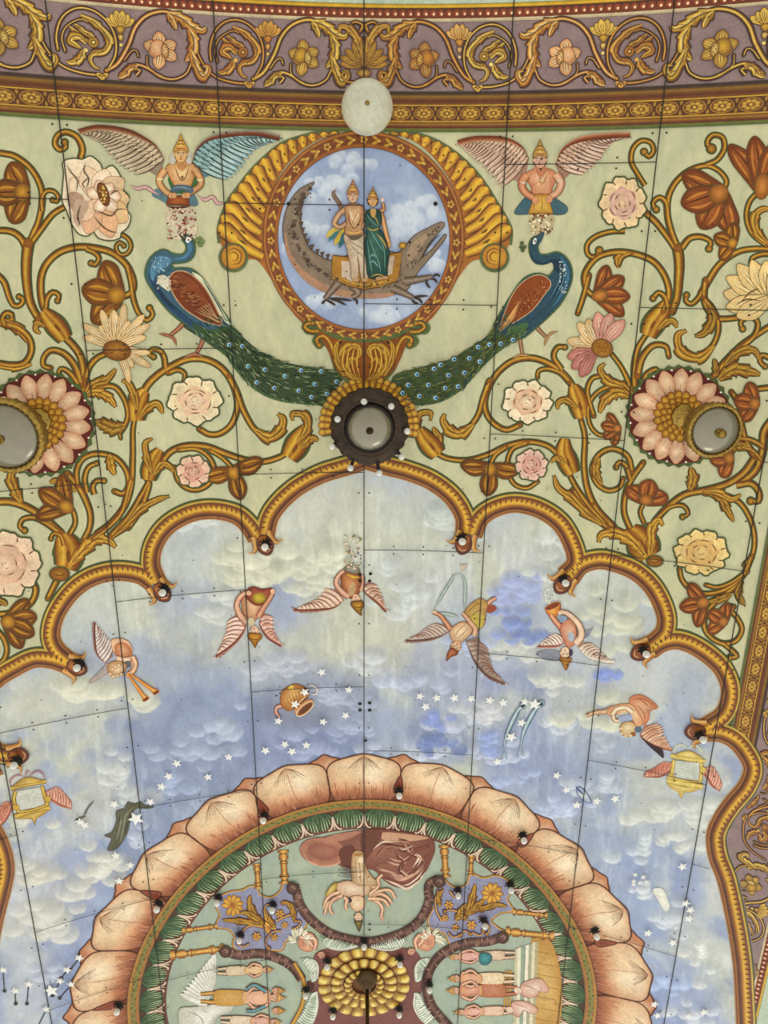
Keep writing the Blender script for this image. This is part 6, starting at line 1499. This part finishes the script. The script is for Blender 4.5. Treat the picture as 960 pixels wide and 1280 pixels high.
for P, lab in (("652,881 646,890 639,904 633,919 630,934 630,946", 'slender pale fish with its mouth open, nearer the line of stars'), ("675,879 668,888 660,902 654,916 651,930 650,942", 'slender pale green fish swimming behind the other, farther from the line of stars')):
    t = fig('fish', lab, 'painted fish', pts(P)[2]); 
    def fish(m, P=P):
        m.rib(crom(pts(P)), 10, ['#4c6884'], 1.5, ends='leaf'); m.rib(crom(pts(P)), 8.4, ['#44607c', '#8eaab4', '#d4dfd6', '#a4bac0', '#5c7890'], 1.2, ends='leaf'); x, y = pts(P)[0]; m.e('#8aa0a8', x+1, y, 5, 4, -50, out='#3c5468'); m.e('#2c3440', x+1, y+0.5, 2.6, 2.2); m.e('#e8e8dc', x-2, y+4, 1.3)
        Q = crom(pts(P)); 
        for k in range(3, len(Q)-6, 3): m.s('#3c6074', 0.8, [(Q[k][0]-1.6, Q[k][1]-0.8), (Q[k][0]+1.6, Q[k][1]+0.8)])
    part('body', t, fish, 0.003); x, y = pts(P)[-1]; part('tail', t, lambda m: m.p('#a8bcc4', [(x, y-8), (x-4, y+4), (x, y), (x+4, y+3)], smooth=False, out='#5c7890', ow=0.8), 0.002)
m = M(0.005, 0.006); m.fan('#d8dcd8', '#a8b4c4', "722,984 729,986 736,996 738,1003 730,1000 722,993", out='#3c5488', ow=1.6)
for P in ("719,982 724,988 730,993", "720,979 724,983", "717,986 722,990", "722,996 715,1001", "728,1000 724,1006", "736,994 742,991", "738,1002 742,1007", "726,988 733,984"): m.s('#3a528c', 2, P)
tag(m.build('scorpion'), 'small dark blue and white scorpion painted among stars over the lotus ring', 'painted scorpion')
m = M(0.005, 0.006); m.fan('#f6f2e2', '#e4e2d4', "816,1112 824,1110 830,1114 833,1122 836,1132 832,1138 826,1130 822,1122", out='#d8dcd0', ow=2)
for P in ("818,1114 812,1120", "826,1112 828,1106", "832,1118 838,1116", "834,1130 842,1134", "828,1134 824,1140", "822,1122 814,1124"): m.s('#f6f2e2', 2.6, P)
tag(m.build('winged_shape'), 'small white winged creature painted on the deep blue cloud', 'painted creature')
m = M(0.005, 0.006); m.p('#62604a', "192,1008 184,1010 174,1009 167,1013 163,1024 160,1038 154,1050 146,1060 135,1062 140,1048 131,1044 140,1040 146,1026 146,1014 156,1010 160,1002 168,1005 176,1002 182,1007", out='#4a4a3c', ow=1.4)
for P in ("150,1054 154,1036 158,1018 168,1008", "146,1050 150,1034 152,1022", "142,1042 148,1040"): m.s('#8e8c74', 2, P)
for P in ("156,1046 160,1028 166,1014", "148,1030 150,1018"): m.s('#3c3c2e', 1.6, P)
tag(m.build('bent_branch'), 'dark grey-green bent branch shape painted on the pale cloud above the lotus petals', 'painted branch')
m = M(0.005, 0.006)
for P in ("93,1026 100,1022 108,1020", "100,1022 96,1016", "104,1022 110,1010 118,1000"): m.s('#6a6c5c', 2.4, P)
tag(m.build('broken_twig'), 'small dark broken twig on the pale sky between mirror and branch', 'painted twig')
STAR_SHADOWS = ((99, 1198, 88, 1212), (84, 1213, 77, 1222), (75, 1227, 66, 1244), (89, 1231, 75, 1247), (58, 1262, 44, 1290), (36, 1231, 34, 1254), (19, 1239, 20, 1254), (4, 1213, 6, 1238))
for k, (x, y, x2, y2) in enumerate(STAR_SHADOWS):
    m = M(0.005, 0.006); m.s('#3a3a34', 1.3, [(x, y), (x2, y2)], ends=None); m.e('#3e3e38', x2, y2, 2.6, 2.2)  # streak and end blob painted as the star's cast shadow
    tag(m.build('star_shadow'), order_label([q[:2] for q in STAR_SHADOWS], k, 'dark dotted line', 'painted star shadows'), 'painted line', 'painted shadows of the white stars')

# ------------------------------------------------------------------ pictures inside the lotus ring
FE = ['#4a3028', '#7a5246', '#8e6656', '#7a5246', '#4a3028']
def featherband(label, at, P, curls=(), w=12, gold=None):
    m = M(0.0095, 0.011); Q = crom(pts(P), step=2.5); m.rib(Q, w, FE, ends=None); N = norms(Q); R = random.Random(9)
    for i in range(1, len(Q)-1):
        for sg in (-1, 1): q, n_ = Q[i], N[i]; m.rib([q, (q[0]+n_[0]*sg*w*0.28+n_[1]*1.2, q[1]+n_[1]*sg*w*0.28-n_[0]*1.2), (q[0]+n_[0]*sg*w*0.52, q[1]+n_[1]*sg*w*0.52)], 1.5, [R.choice(['#3e2a24', '#a07c6a', '#5e4038'])], ends='taper')
    for (x, y) in curls: m.e('#6e4a3e', x, y, w*0.6, ce='#4a3028', out='#3a2620'); m.rib(crom([(x-3, y), (x, y-3), (x+3, y), (x, y+2)]), 1.2, ['#b08c78'], ends='taper')
    if gold: m.s('#8a5c1c', 5, gold, ends=None); m.s('#c8963c', 3, gold, ends=None)
    return tag(m.build('feather_border'), label, 'painted border')
featherband('brown feathered border curving under the scene with the brown drapery', (455, 1176), "368,1106 371,1116 375,1130 388,1148 412,1166 443,1175 468,1176 502,1166 525,1149 536,1126 536,1106 548,1098", ((366, 1108), (549, 1100)))
featherband('brown feathered border around the throne scene, ending in a gold strip', (350, 1198), "284,1189 300,1193 325,1191 350,1198 367,1209 378,1224", ((282, 1188),), gold="368,1202 380,1226 378,1254 364,1282")
featherband('brown feathered border around the palace steps scene', (540, 1230), "628,1170 608,1176 583,1178 558,1188 540,1206 533,1229 539,1256 562,1284", ((628, 1170),))
def spandrel(label, at, O, scr):
    t = fig('blue_panel', label, 'painted panel', at)
    part('ground', t, lambda m: (m.rib(crom(pts(O), True)+[pts(O)[0]], 4.6, ['#8a4e1c']), m.rib(crom(pts(O), True)+[pts(O)[0]], 2.8, ['#d0a048']), m.p('#908fa8', O)), 0.002)
    part('gold_scrolls', t, scr, 0.004); return t
def sc_(m, K):
    for c in K:
        if c[0] == 'f': 
            for i in range(c[4]): m.petal(c[1], c[2], c[5]+360*i/c[4] if c[6] > 359 else c[5]+c[6]*(i/(c[4]-1)-0.5), c[3], c[3]*0.42, '#ecb848', '#b8782a', out='#6a4434', ow=0.7)
            m.e('#a8602a', c[1], c[2], c[3]*0.2)
        elif c[0] == 'l': m.leaf(c[1], c[2], 3, g='#6a5448')
        else: m.vine(c[1], c[1]*0.7, c[2], 1.3, cols=['#8a5424', '#c88c34', '#ecc05a', '#d09a3c', '#8a5424'], g='#6f6078')
spandrel('blue-grey panel with gold flowers and scrolls between throne scene and drapery scene', (320, 1145), "273,1122 289,1115 303,1113 313,1108 321,1110 324,1118 338,1122 350,1115 356,1104 366,1110 371,1130 384,1150 372,1166 356,1176 352,1186 330,1186 300,1187 292,1180 294,1170 286,1160 271,1157 276,1143 271,1132",
    lambda m: sc_(m, [('f', 291, 1131, 14, 10, -30, 300), ('l', 9, "330,1156 318,1142 312,1128 313,1118"), ('l', 9, "330,1154 316,1144 306,1140 300,1141"), ('l', 8, "328,1156 312,1152 296,1150 278,1149"), ('l', 9, "344,1158 334,1146 331,1136"), ('v', 2.2, "345,1160 330,1158 314,1156 304,1162 300,1172"), ('v', 2.2, "334,1150 330,1138 334,1130 341,1130"), ('v', 2.2, "346,1150 358,1144 368,1140 364,1128 354,1128"), ('l', 7, "368,1150 366,1136 360,1128 352,1126"), ('f', 350, 1141, 6, 6, 0, 360), ('f', 356, 1155, 4.5, 6, 20, 360), ('f', 321, 1169, 6, 6, 10, 360), ('f', 343, 1170, 5, 5, 0, 360), ('v', 1.8, "366,1160 374,1156 376,1150 370,1150"), ('v', 1.8, "352,1162 340,1164 332,1176 336,1184"), ('v', 1.8, "312,1178 304,1182 298,1178"), ('f', 338, 1157, 9, 5, 170, 110)]))
spandrel('blue-grey panel with gold flowers between drapery scene and palace steps scene', (600, 1135), "554,1098 560,1105 572,1110 584,1105 589,1093 604,1098 620,1095 634,1101 638,1113 633,1124 640,1137 625,1140 613,1150 622,1160 632,1166 612,1171 584,1174 566,1182 556,1166 540,1160 536,1148 545,1132 550,1114",
    lambda m: sc_(m, [('f', 615, 1116, 14, 10, -50, 320), ('l', 9, "582,1146 588,1130 592,1114 594,1104"), ('l', 9, "586,1142 598,1130 606,1124"), ('l', 8, "590,1136 606,1134 620,1130 634,1132"), ('f', 561, 1130, 6, 6, 0, 360), ('f', 556, 1146, 5, 6, 10, 360), ('f', 589, 1155, 6.5, 6, 0, 360), ('f', 569, 1158, 5, 5, 0, 360), ('v', 2, "552,1150 546,1138 544,1124 548,1114"), ('v', 2, "572,1138 562,1136 556,1138"), ('l', 9, "570,1150 576,1138 582,1128"), ('l', 8, "584,1148 576,1144 570,1148"), ('v', 2, "598,1146 606,1150 612,1160 608,1166"), ('v', 1.8, "590,1164 600,1168 604,1162"), ('v', 1.8, "576,1168 580,1162 588,1166"), ('v', 1.8, "560,1164 566,1170 574,1168"), ('l', 6, "550,1132 548,1120 554,1110"), ('v', 1.8, "562,1112 568,1120 574,1120")]))
def column(label, a, b, w):
    t_ = M(0.0075, 0.009); (ax, ay), (bx, by) = a, b; P = [(ax+(bx-ax)*i/40, ay+(by-ay)*i/40) for i in range(41)]
    pf = lambda t: 1.35 if t < 0.08 or t > 0.94 else (0.65 if t < 0.14 else 1.1 if t < 0.3 else 0.6 if t < 0.36 else 1.0 if t < 0.42 else 0.75 if t < 0.75 else 1.15 if t < 0.84 else 0.6)
    t_.rib(P, w+1.6, ['#7a4c20'], prof=pf); t_.rib(P, w, ['#96602a', '#cf9440', '#e8b860', '#b87c34', '#8a5424'], prof=pf)
    for t in (0.1, 0.33, 0.4, 0.78, 0.9): q = P[int(t*40)]; n_ = norms(P)[int(t*40)]; t_.s('#6a3c18', 0.9, [(q[0]-n_[0]*w*0.5, q[1]-n_[1]*w*0.5), (q[0]+n_[0]*w*0.5, q[1]+n_[1]*w*0.5)], ends=None)
    tag(t_.build('turned_column'), label, 'painted column')
column('thickest gold turned column, between drapery scene and the twin blue panel', (354, 1062), (356, 1104), 9); column('slim gold turned column standing beside the thickest one', (321, 1079), (323, 1110), 6.5)
column('pale brown turned column lying level above the white throne wings', (213, 1194), (280, 1185), 8); column('faint brown thin column lying level by the blue panel notch', (228, 1163), (272, 1157), 5)
column('pinkish turned column beside the brown cloud drapery', (555, 1056), (557, 1096), 8.5); column('pinkish slim turned column touching the green palmettes', (589, 1069), (588, 1094), 5.5)
column('thin reddish column lying level toward the palmettes above the palace steps', (641, 1139), (684, 1144), 5); column('thick reddish column lying level along the top of the palace steps', (632, 1164), (692, 1170), 8)
# drapery scene
t = fig('person', 'upside-down many-armed person in a pale dress before billowing brown drapery', 'painted person', (455, 1105))
def drape(m):
    m.fan('#9a6450', '#7a4636', "402,1048 420,1042 450,1037 478,1036 510,1040 538,1046 544,1060 538,1078 530,1092 512,1108 494,1108 480,1100 468,1088 450,1084 436,1084 420,1078 410,1060", (470, 1062)); m.e('#8a5440', 404, 1064, 29, 17, 8, ce='#b87c60', out='#8a4c3a', ow=1.4); m.e('#a8705a', 404, 1064, 20, 10, 8, ce='#9a5e4a'); m.s('#d8a488', 1.6, "378,1062 386,1076 404,1082 424,1078 432,1066"); m.p('#6a3a2c', "424,1062 440,1056 446,1070 440,1084 428,1080")
    m.p('#b07a60', "404,1048 420,1042 452,1038 440,1046 420,1052 408,1054"); m.p('#c89878', "478,1040 510,1042 536,1047 500,1052 480,1050"); m.p('#6e4030', "452,1040 476,1038 474,1052 464,1066 454,1074")
    R = random.Random(44)
    FL = ["470,1070 480,1060 494,1058 508,1064 520,1058 536,1052", "470,1078 484,1074 500,1078 512,1072 522,1062 538,1058", "474,1086 488,1090 502,1096 518,1090 528,1078 536,1066", "480,1096 494,1104 508,1108 522,1098 530,1086", "492,1066 500,1074 496,1084 506,1092 500,1100", "510,1056 516,1066 526,1072 520,1084", "466,1062 478,1052 494,1052 510,1054"]
    for i in range(44):
        P = pts(FL[i % 7]); dx, dy = R.uniform(-4, 4), R.uniform(-3.5, 3.5); k0 = R.randint(0, 2); Q = [(x+dx+R.uniform(-1, 1), y+dy+R.uniform(-1, 1)) for x, y in P[k0:k0+R.randint(3, 4)]]
        m.s(R.choice(['#c89a80', '#b07a60', '#5e3024', '#d4a888', '#6e3c2c', '#e6ccb4', '#8a5240', '#7a4432']), R.uniform(1.2, 3.0), Q)
    for k in range(6): m.s('#5a3a30', 1, "%d,%d %d,%d" % (424, 1082+k*2.4, 446, 1083+k*2.6))
part('drapery', t, drape, 0.003)
def dancer(m):
    m.fan('#e8cda4', '#b48c60', "441,1066 453,1064 457,1082 466,1096 474,1104 462,1112 448,1108 440,1098", (450, 1090), out='#7a5434'); 
    for P in ("444,1070 446,1100", "449,1070 451,1104", "454,1074 460,1104"): m.s('#9a7048', 1, P)
    m.s('#a87838', 3, "440,1066 448,1068 456,1064"); m.e('#f0d8b0', 451, 1074, 3.4, 4)
    m.fan('#f2d8b8', '#cfa482', "421,1104 436,1100 450,1106 462,1106 460,1116 446,1120 430,1118 422,1112", (440, 1110), out='#8a5c40'); m.fan('#d8c070', '#a88834', "407,1118 414,1106 421,1102 420,1110 412,1120", (414, 1111), out='#7a5c20')
    for P in ("424,1114 414,1118 408,1124 405,1134", "426,1118 418,1124 410,1128 406,1142", "430,1120 434,1124 432,1130 434,1136", "428,1118 416,1124 412,1134 416,1142", "466,1108 474,1106 472,1098 478,1092", "462,1120 474,1116 484,1120 490,1128", "462,1118 476,1112 488,1112 494,1122", "464,1122 472,1126 478,1134 476,1146", "460,1122 468,1122 480,1124 486,1132", "462,1116 470,1110 474,1104"): limb(m, P, 4, 2.6, '#e8b890', '#a06848')
    m.s('#c87860', 1, "486,1133 496,1134"); m.e('#d89880', 478, 1147, 1.6, 3)
    m.fan('#f4dcb4', '#dcae84', "437,1122 446,1118 456,1122 455,1132 448,1138 440,1134", (446, 1128), out='#8a5c40'); m.head(448, 1145, 5.4, 92, '#ecc49c', '#2a2220', None); m.fan('#8a7a3c', '#4a3c24', "443,1150 453,1150 451,1156 449,1163 446,1156", (448, 1153), out='#3a2c1c'); m.e('#3c3430', 438, 1124, 2, 3)
part('body', t, dancer, 0.008)
def minifig(m, hx, hy, r, up, L, top, low, skin='#e0a884', crown='#c08a5a', legs=True, arms=True, w=1.0):
    a = math.radians(up); ux, uy = math.cos(a), math.sin(a); vx, vy = -uy, ux; q = lambda s_, t: (hx+vx*s_*r-ux*t*r, hy+vy*s_*r-uy*t*r); k = L/r
    if legs:
        for sg in (-1, 1): limb(m, [q(sg*0.7*w, k*0.45), q(sg*0.9*w, k*0.75), q(sg*0.7*w, k)], r*1.1, r*0.7, low or skin)
    m.fan(mixc(low or skin, '#ffffff', 0.2), low or skin, [q(-1.1*w, k*0.38), q(1.1*w, k*0.38), q(1.5*w, k*0.62), q(1.2*w, k*0.8), q(-1.2*w, k*0.8), q(-1.5*w, k*0.62)], q(0, k*0.6), out='#7a4a30', ow=0.9)
    m.fan(mixc(top or skin, '#ffffff', 0.25), top or skin, [q(-1.3*w, 1.2), q(1.3*w, 1.2), q(1.2*w, k*0.25), q(1.0*w, k*0.42), q(-1.0*w, k*0.42), q(-1.2*w, k*0.25)], q(0, k*0.25), out='#7a4a30', ow=0.9)
    if arms:
        for sg in (-1, 1): limb(m, [q(sg*1.3*w, 1.5), q(sg*2.1*w, k*0.25), q(sg*0.9*w, k*0.36)], r*0.8, r*0.55, skin)
    m.s('#d8b060', r*0.3, [q(-1.1*w, k*0.40), q(1.1*w, k*0.40)], ends=None); m.s('#d8b060', r*0.25, [q(-0.8, 1.3), q(0, 2.2), q(0.8, 1.3)]); m.head(hx, hy, r, up, skin, '#5a3a2a', crown)
# throne scene (heads toward the centre line)
t = fig('throne', 'throne with tall white feathered wings and white cloth', 'painted throne', (255, 1235))
def throne(m):
    for k in range(13):
        u = k/12; a = (269-u*44, 1189+u*52); b = (267-u*8, 1226+u*30); m.rib(crom([a, ((a[0]+b[0])/2-2, (a[1]+b[1])/2), b]), 8.5, ['#b8b4a0'], ends='in'); m.rib(crom([a, ((a[0]+b[0])/2-2, (a[1]+b[1])/2), b]), 6.8, ['#d8d4c4', '#f4f0e4', '#c8c4b0'], ends='in')
    m.fan('#f0ece0', '#c0bca8', "224,1262 240,1258 260,1256 280,1250 292,1252 288,1264 272,1270 262,1292 230,1292", (258, 1268), out='#9a9280', ow=1)
    for P in ("232,1262 250,1270 256,1284", "250,1260 262,1266", "270,1256 276,1266"): m.s('#a8a08c', 1.4, P)
part('feathers', t, throne, 0.003)
for args, lab in ((((332, 1211, 3.8, -2, 60), dict(top='#e0b47c', low='#d8c098')), 'small crowned person in cream robes beside the white throne wings'), (((343, 1246, 5.2, 0, 92), dict(top='#dfa27c', low='#c8923a', w=1.25)), 'larger crowned person in ochre cloth seated sideways on the throne'), (((342, 1276, 3.8, 2, 66), dict(top='#d89a84', low='#d8c0a0')), 'crowned person at the bottom frame edge below the ochre-clad figure')):
    t = fig('person', lab, 'painted person', (args[0][0]-20, args[0][1])); part('body', t, lambda m: minifig(m, *args[0], **args[1]), 0.007)
m = M(0.014, 0.017)
t = [o for o in bpy.data.objects if o.get('label', '').startswith('larger crowned')][0]
for k in range(2): m = M(0.014, 0.017); m.head(345, 1237+k*25, 4.4, 0, '#dc9c78', '#6a4030', '#b8702c'); m.build('crowned_head', t)
for P in ("333,1238 318,1230 308,1236", "332,1256 318,1262 308,1262"): m = M(0.014, 0.017); limb(m, P, 4, 3, '#4f8a92'); m.build('sleeve', t)
# palace steps scene
t = fig('palace_steps', 'ochre palace floor with long cream and green steps', 'painted steps', (665, 1225))
def steps(m):
    m.fan('#d8b46c', '#c08c40', [(664, 1172), (684, 1171), (692, 1182), (699, 1205), (703, 1235), (702, 1262), (698, 1292), (664, 1292)], (682, 1230), False)
    for k, c in enumerate(['#c8c09c', '#e4dcc0', '#98a88c', '#efe6cc', '#a8a888', '#e0d4b4', '#b8ac80']): x = 641+k*4; m.p(c, [(x+4 if k > 2 else x+2, 1186-k*1.5), (x+8 if k > 2 else x+6, 1184-k*1.5), (x+4, 1292), (x, 1292)], smooth=False)
    for k in range(3): m.s('#c8923c', 2, [(632+k*3.4, 1212), (630+k*3.4, 1262)], ends=None)
    for k in range(7): m.s('#b88444', 0.8, [(668, 1188+k*14), (698, 1194+k*14)], ends=None)
part('steps', t, steps, 0.003)
for args, lab in ((((570, 1195, 3.8, 178, 74), dict(top='#e0a08c', low='#d8b898')), 'small person in a teal waistcloth at the upper side of the palace scene'), (((571, 1222, 4.4, 180, 72), dict(top='#d8946c', low='#e6caa0', w=1.1)), 'crowned person in cream cloth, upper one of the pair before the steps'), (((570, 1237, 4.6, 180, 76), dict(top='#cf8460', low='#b86c44', w=1.2)), 'crowned person in red-brown cloth, lower one of the pair before the steps'), (((577, 1264, 3.8, 178, 64), dict(top='#dc9c84', low='#e0b898')), 'small kneeling person lowest in the palace scene')):
    t = fig('person', lab, 'painted person', (args[0][0]+20, args[0][1])); part('body', t, lambda m: minifig(m, *args[0], **args[1]), 0.007)
    if 'teal' in lab: part('waistcloth', t, lambda m: m.fan('#4f9a9c', '#2c6c70', "600,1190 612,1191 614,1198 608,1204 600,1202", out='#1c4448'), 0.016)
for O, lab, at in (("652,1229 662,1224 674,1222 680,1226 686,1236 680,1240 676,1232 672,1242 660,1246 650,1240", 'pale reclining calf on the ochre floor of the palace scene', (668, 1234)), ("640,1252 652,1250 664,1254 672,1262 666,1266 654,1262 648,1270 640,1264", 'pale pinkish calf lying across the cream steps', (655, 1258))):
    t = fig('calf', lab, 'painted calf', at); part('body', t, lambda m: (m.fan('#f0d8c4', '#cf9c84', O, out='#9a6450', ow=1.2), m.s('#b87c68', 1.2, [pts(O)[0], (pts(O)[0][0]+12, pts(O)[0][1]+4), (pts(O)[0][0]+20, pts(O)[0][1]+8)]), m.e('#e8c8b0', pts(O)[-1][0]-3, pts(O)[-1][1]-3, 5, 3.6, 20, out='#9a6450')), 0.008)
# maroon star ground, pale wings, putti and the golden rosette
m = M(0.006, 0.0068); m.p('#7c4c44', "392,1196 400,1188 420,1184 440,1190 458,1186 478,1190 500,1184 518,1188 526,1198 522,1214 528,1232 524,1252 530,1270 524,1300 392,1300 388,1270 394,1252 386,1232 394,1212")
for P in ("384,1226 394,1230 388,1240", "536,1226 526,1230 530,1240"): m.p('#5a3024', P)
tag(m.build('star_ground'), 'maroon four-pointed ground surrounding the golden rosette', 'painted ground')
def palewing(lab, L, T):
    m = M(0.009, 0.0105); m.wing(L, T, 13, '#e8ecd4', '#a8b8a0', '#6c7860', cover=False, edge='#f0ead8', ew=2.4); tag(m.build('pale_wing'), lab, 'painted wing')
palewing('pale green wing of the putto nearest the throne scene, toward the drapery scene', "446,1182 430,1186 412,1184 402,1176", "446,1180 430,1176 412,1172 398,1166"); palewing('pale green wing of the winged putto near the palace scene, toward the drapery scene', "464,1182 480,1186 498,1184 508,1176", "464,1180 480,1176 496,1170 512,1164")
palewing('pale green wing beside the gold strip of the throne scene', "396,1222 397,1208 393,1200 384,1196", "390,1226 386,1214 380,1204 370,1198"); palewing('pale green wing beside the feathered border of the palace scene', "520,1226 519,1210 524,1200 534,1196", "526,1222 530,1210 538,1202 544,1198")
palewing('pale wing below the gold strip at the bottom edge', "396,1238 397,1256 392,1276 384,1284", "388,1246 380,1262 372,1274 364,1284"); palewing('pale wing below the feathered border of the palace scene at the bottom edge', "519,1240 518,1256 524,1270 532,1280", "526,1246 532,1258 542,1268 548,1276")
def putto(lab, cx, cy, sg, hd):
    t = fig('putto', lab, 'painted cherub', (cx, cy))
    def spray(m):
        R = random.Random(int(cx))
        for k in range(46):
            a = math.radians(R.uniform(150, 400) if sg > 0 else R.uniform(140, 390)); r = R.uniform(12, 19); x0, y0 = cx-sg*8, cy-3; m.s(R.choice(['#f4ecd4', '#e0d8b8', '#c8c0a0']), 2.2, [(x0+5*math.cos(a), y0+4*math.sin(a)), (x0+r*0.6*math.cos(a), y0+r*0.55*math.sin(a)), (x0+r*math.cos(a+0.15), y0+r*0.9*math.sin(a+0.15))])
    part('feathers', t, spray, 0.006)
    part('body', t, lambda m: (m.fan('#f2c4a0', '#d08c68', [(cx-10, cy-4), (cx, cy-11), (cx+10, cy-8), (cx+12, cy+4), (cx+4, cy+12), (cx-8, cy+8)], out='#9a5c44'), limb(m, [(cx-8, cy-6), (cx+sg*2, cy-2), (cx+sg*8, cy+6)], 5, 4, '#e8b08c'), limb(m, [(cx+sg*6, cy-8), (cx+sg*12, cy), (cx+sg*10, cy+10)], 5, 3.6, '#e6ac88'), m.e('#b87858', cx-sg*4, cy+1, 5, 4.4, ce='#d8987a', out='#8a4c38', ow=0.8)), 0.009)
    part('head', t, lambda m: m.head(hd[0], hd[1], 4.6, hd[2], '#d89878', '#8a4a34'), 0.012)
putto('pink putto with a white feather spray near the throne scene', 383, 1176, 1, (402, 1192, 20)); putto('pink putto with a white feather spray near the palace scene', 531, 1175, -1, (514, 1188, 160)) 
ros = thing('golden_rosette', 'three-tiered golden lobed rosette the rod hangs from', 'rosette', (458, 1229))
def tier(m, r0, r1, n, ph, z):
    for i in range(n):
        a0 = 360*i/n+ph; w = 360/n*0.5
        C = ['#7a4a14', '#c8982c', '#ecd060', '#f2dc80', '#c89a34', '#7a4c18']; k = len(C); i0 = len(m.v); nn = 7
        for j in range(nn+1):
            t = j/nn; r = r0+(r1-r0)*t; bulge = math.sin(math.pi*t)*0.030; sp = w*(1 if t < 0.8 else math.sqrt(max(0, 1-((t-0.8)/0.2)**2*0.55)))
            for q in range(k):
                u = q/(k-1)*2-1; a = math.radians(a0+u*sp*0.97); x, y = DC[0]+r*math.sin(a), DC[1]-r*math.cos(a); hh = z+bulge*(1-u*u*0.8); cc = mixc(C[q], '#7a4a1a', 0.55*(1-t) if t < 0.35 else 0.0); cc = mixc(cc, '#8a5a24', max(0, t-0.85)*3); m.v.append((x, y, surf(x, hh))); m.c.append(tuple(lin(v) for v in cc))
        for j in range(nn):
            for q in range(k-1): a = i0+j*k+q; m.f.append((a, a+1, a+k+1, a+k))
m = W(); m.hi = 0.015
ringband(m, 0.0, 0.56, ['#6a4424', '#7a4c2a'], 0.012, -180, 180, 3); m.build('ground', ros)
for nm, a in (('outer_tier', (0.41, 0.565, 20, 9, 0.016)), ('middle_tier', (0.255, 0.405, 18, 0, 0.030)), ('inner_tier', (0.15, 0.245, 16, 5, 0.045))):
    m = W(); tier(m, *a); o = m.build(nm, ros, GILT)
# ------------------------------------------------------------------ light and camera
w = bpy.data.worlds.new('hall_daylight'); bpy.context.scene.world = w; w.use_nodes = True
nt = w.node_tree; bg = nt.nodes['Background']
tc = nt.nodes.new('ShaderNodeTexCoord'); sx = nt.nodes.new('ShaderNodeSeparateXYZ'); nt.links.new(tc.outputs['Generated'], sx.inputs[0])
rp = nt.nodes.new('ShaderNodeValToRGB'); mr = nt.nodes.new('ShaderNodeMapRange'); mr.inputs[1].default_value = -1; mr.inputs[2].default_value = 1
nt.links.new(sx.outputs[1], mr.inputs[0]); nt.links.new(mr.outputs[0], rp.inputs[0]); nt.links.new(rp.outputs[0], bg.inputs['Color'])
rp.color_ramp.elements[0].color = (0.74, 0.72, 0.64, 1); rp.color_ramp.elements[1].color = (1.26, 1.26, 1.24, 1)
bg.inputs['Strength'].default_value = 1.06
def area(name, loc, target, size, power, c=(1, 1, 1)):
    l = bpy.data.lights.new(name, 'AREA'); l.shape = 'RECTANGLE'; l.size, l.size_y = size; l.energy = power; l.color = c
    o = bpy.data.objects.new(name, l); bpy.context.scene.collection.objects.link(o); o.location = loc
    o.rotation_euler = (Vector(target)-Vector(loc)).to_track_quat('-Z', 'Y').to_euler(); return o
area('assumed_window_light', (5.0, 15.0, 2.2), (0.5, 2, 8), (5, 3), 160, (1, 0.99, 0.95))  # assumed, unseen window: area light added for gloss on the hanging bowls
cam = bpy.data.cameras.new('camera'); co = bpy.data.objects.new('camera', cam); bpy.context.scene.collection.objects.link(co); bpy.context.scene.camera = co
cam.sensor_fit = 'VERTICAL'; cam.sensor_height = 24.0; cam.lens = F/1280*24.0; cam.clip_start = 0.05; cam.clip_end = 200
Mx = Matrix([[ROT[i][j] for j in range(3)] for i in range(3)]).to_4x4(); Mx.translation = Vector((0, 0, CAMZ)); co.matrix_world = Mx
sc_ = bpy.context.scene
sc_.view_settings.view_transform = 'Standard'; sc_.view_settings.look = 'None'; sc_.view_settings.exposure = -0.06; sc_.view_settings.gamma = 1.0; sc_.view_settings.use_curve_mapping = False
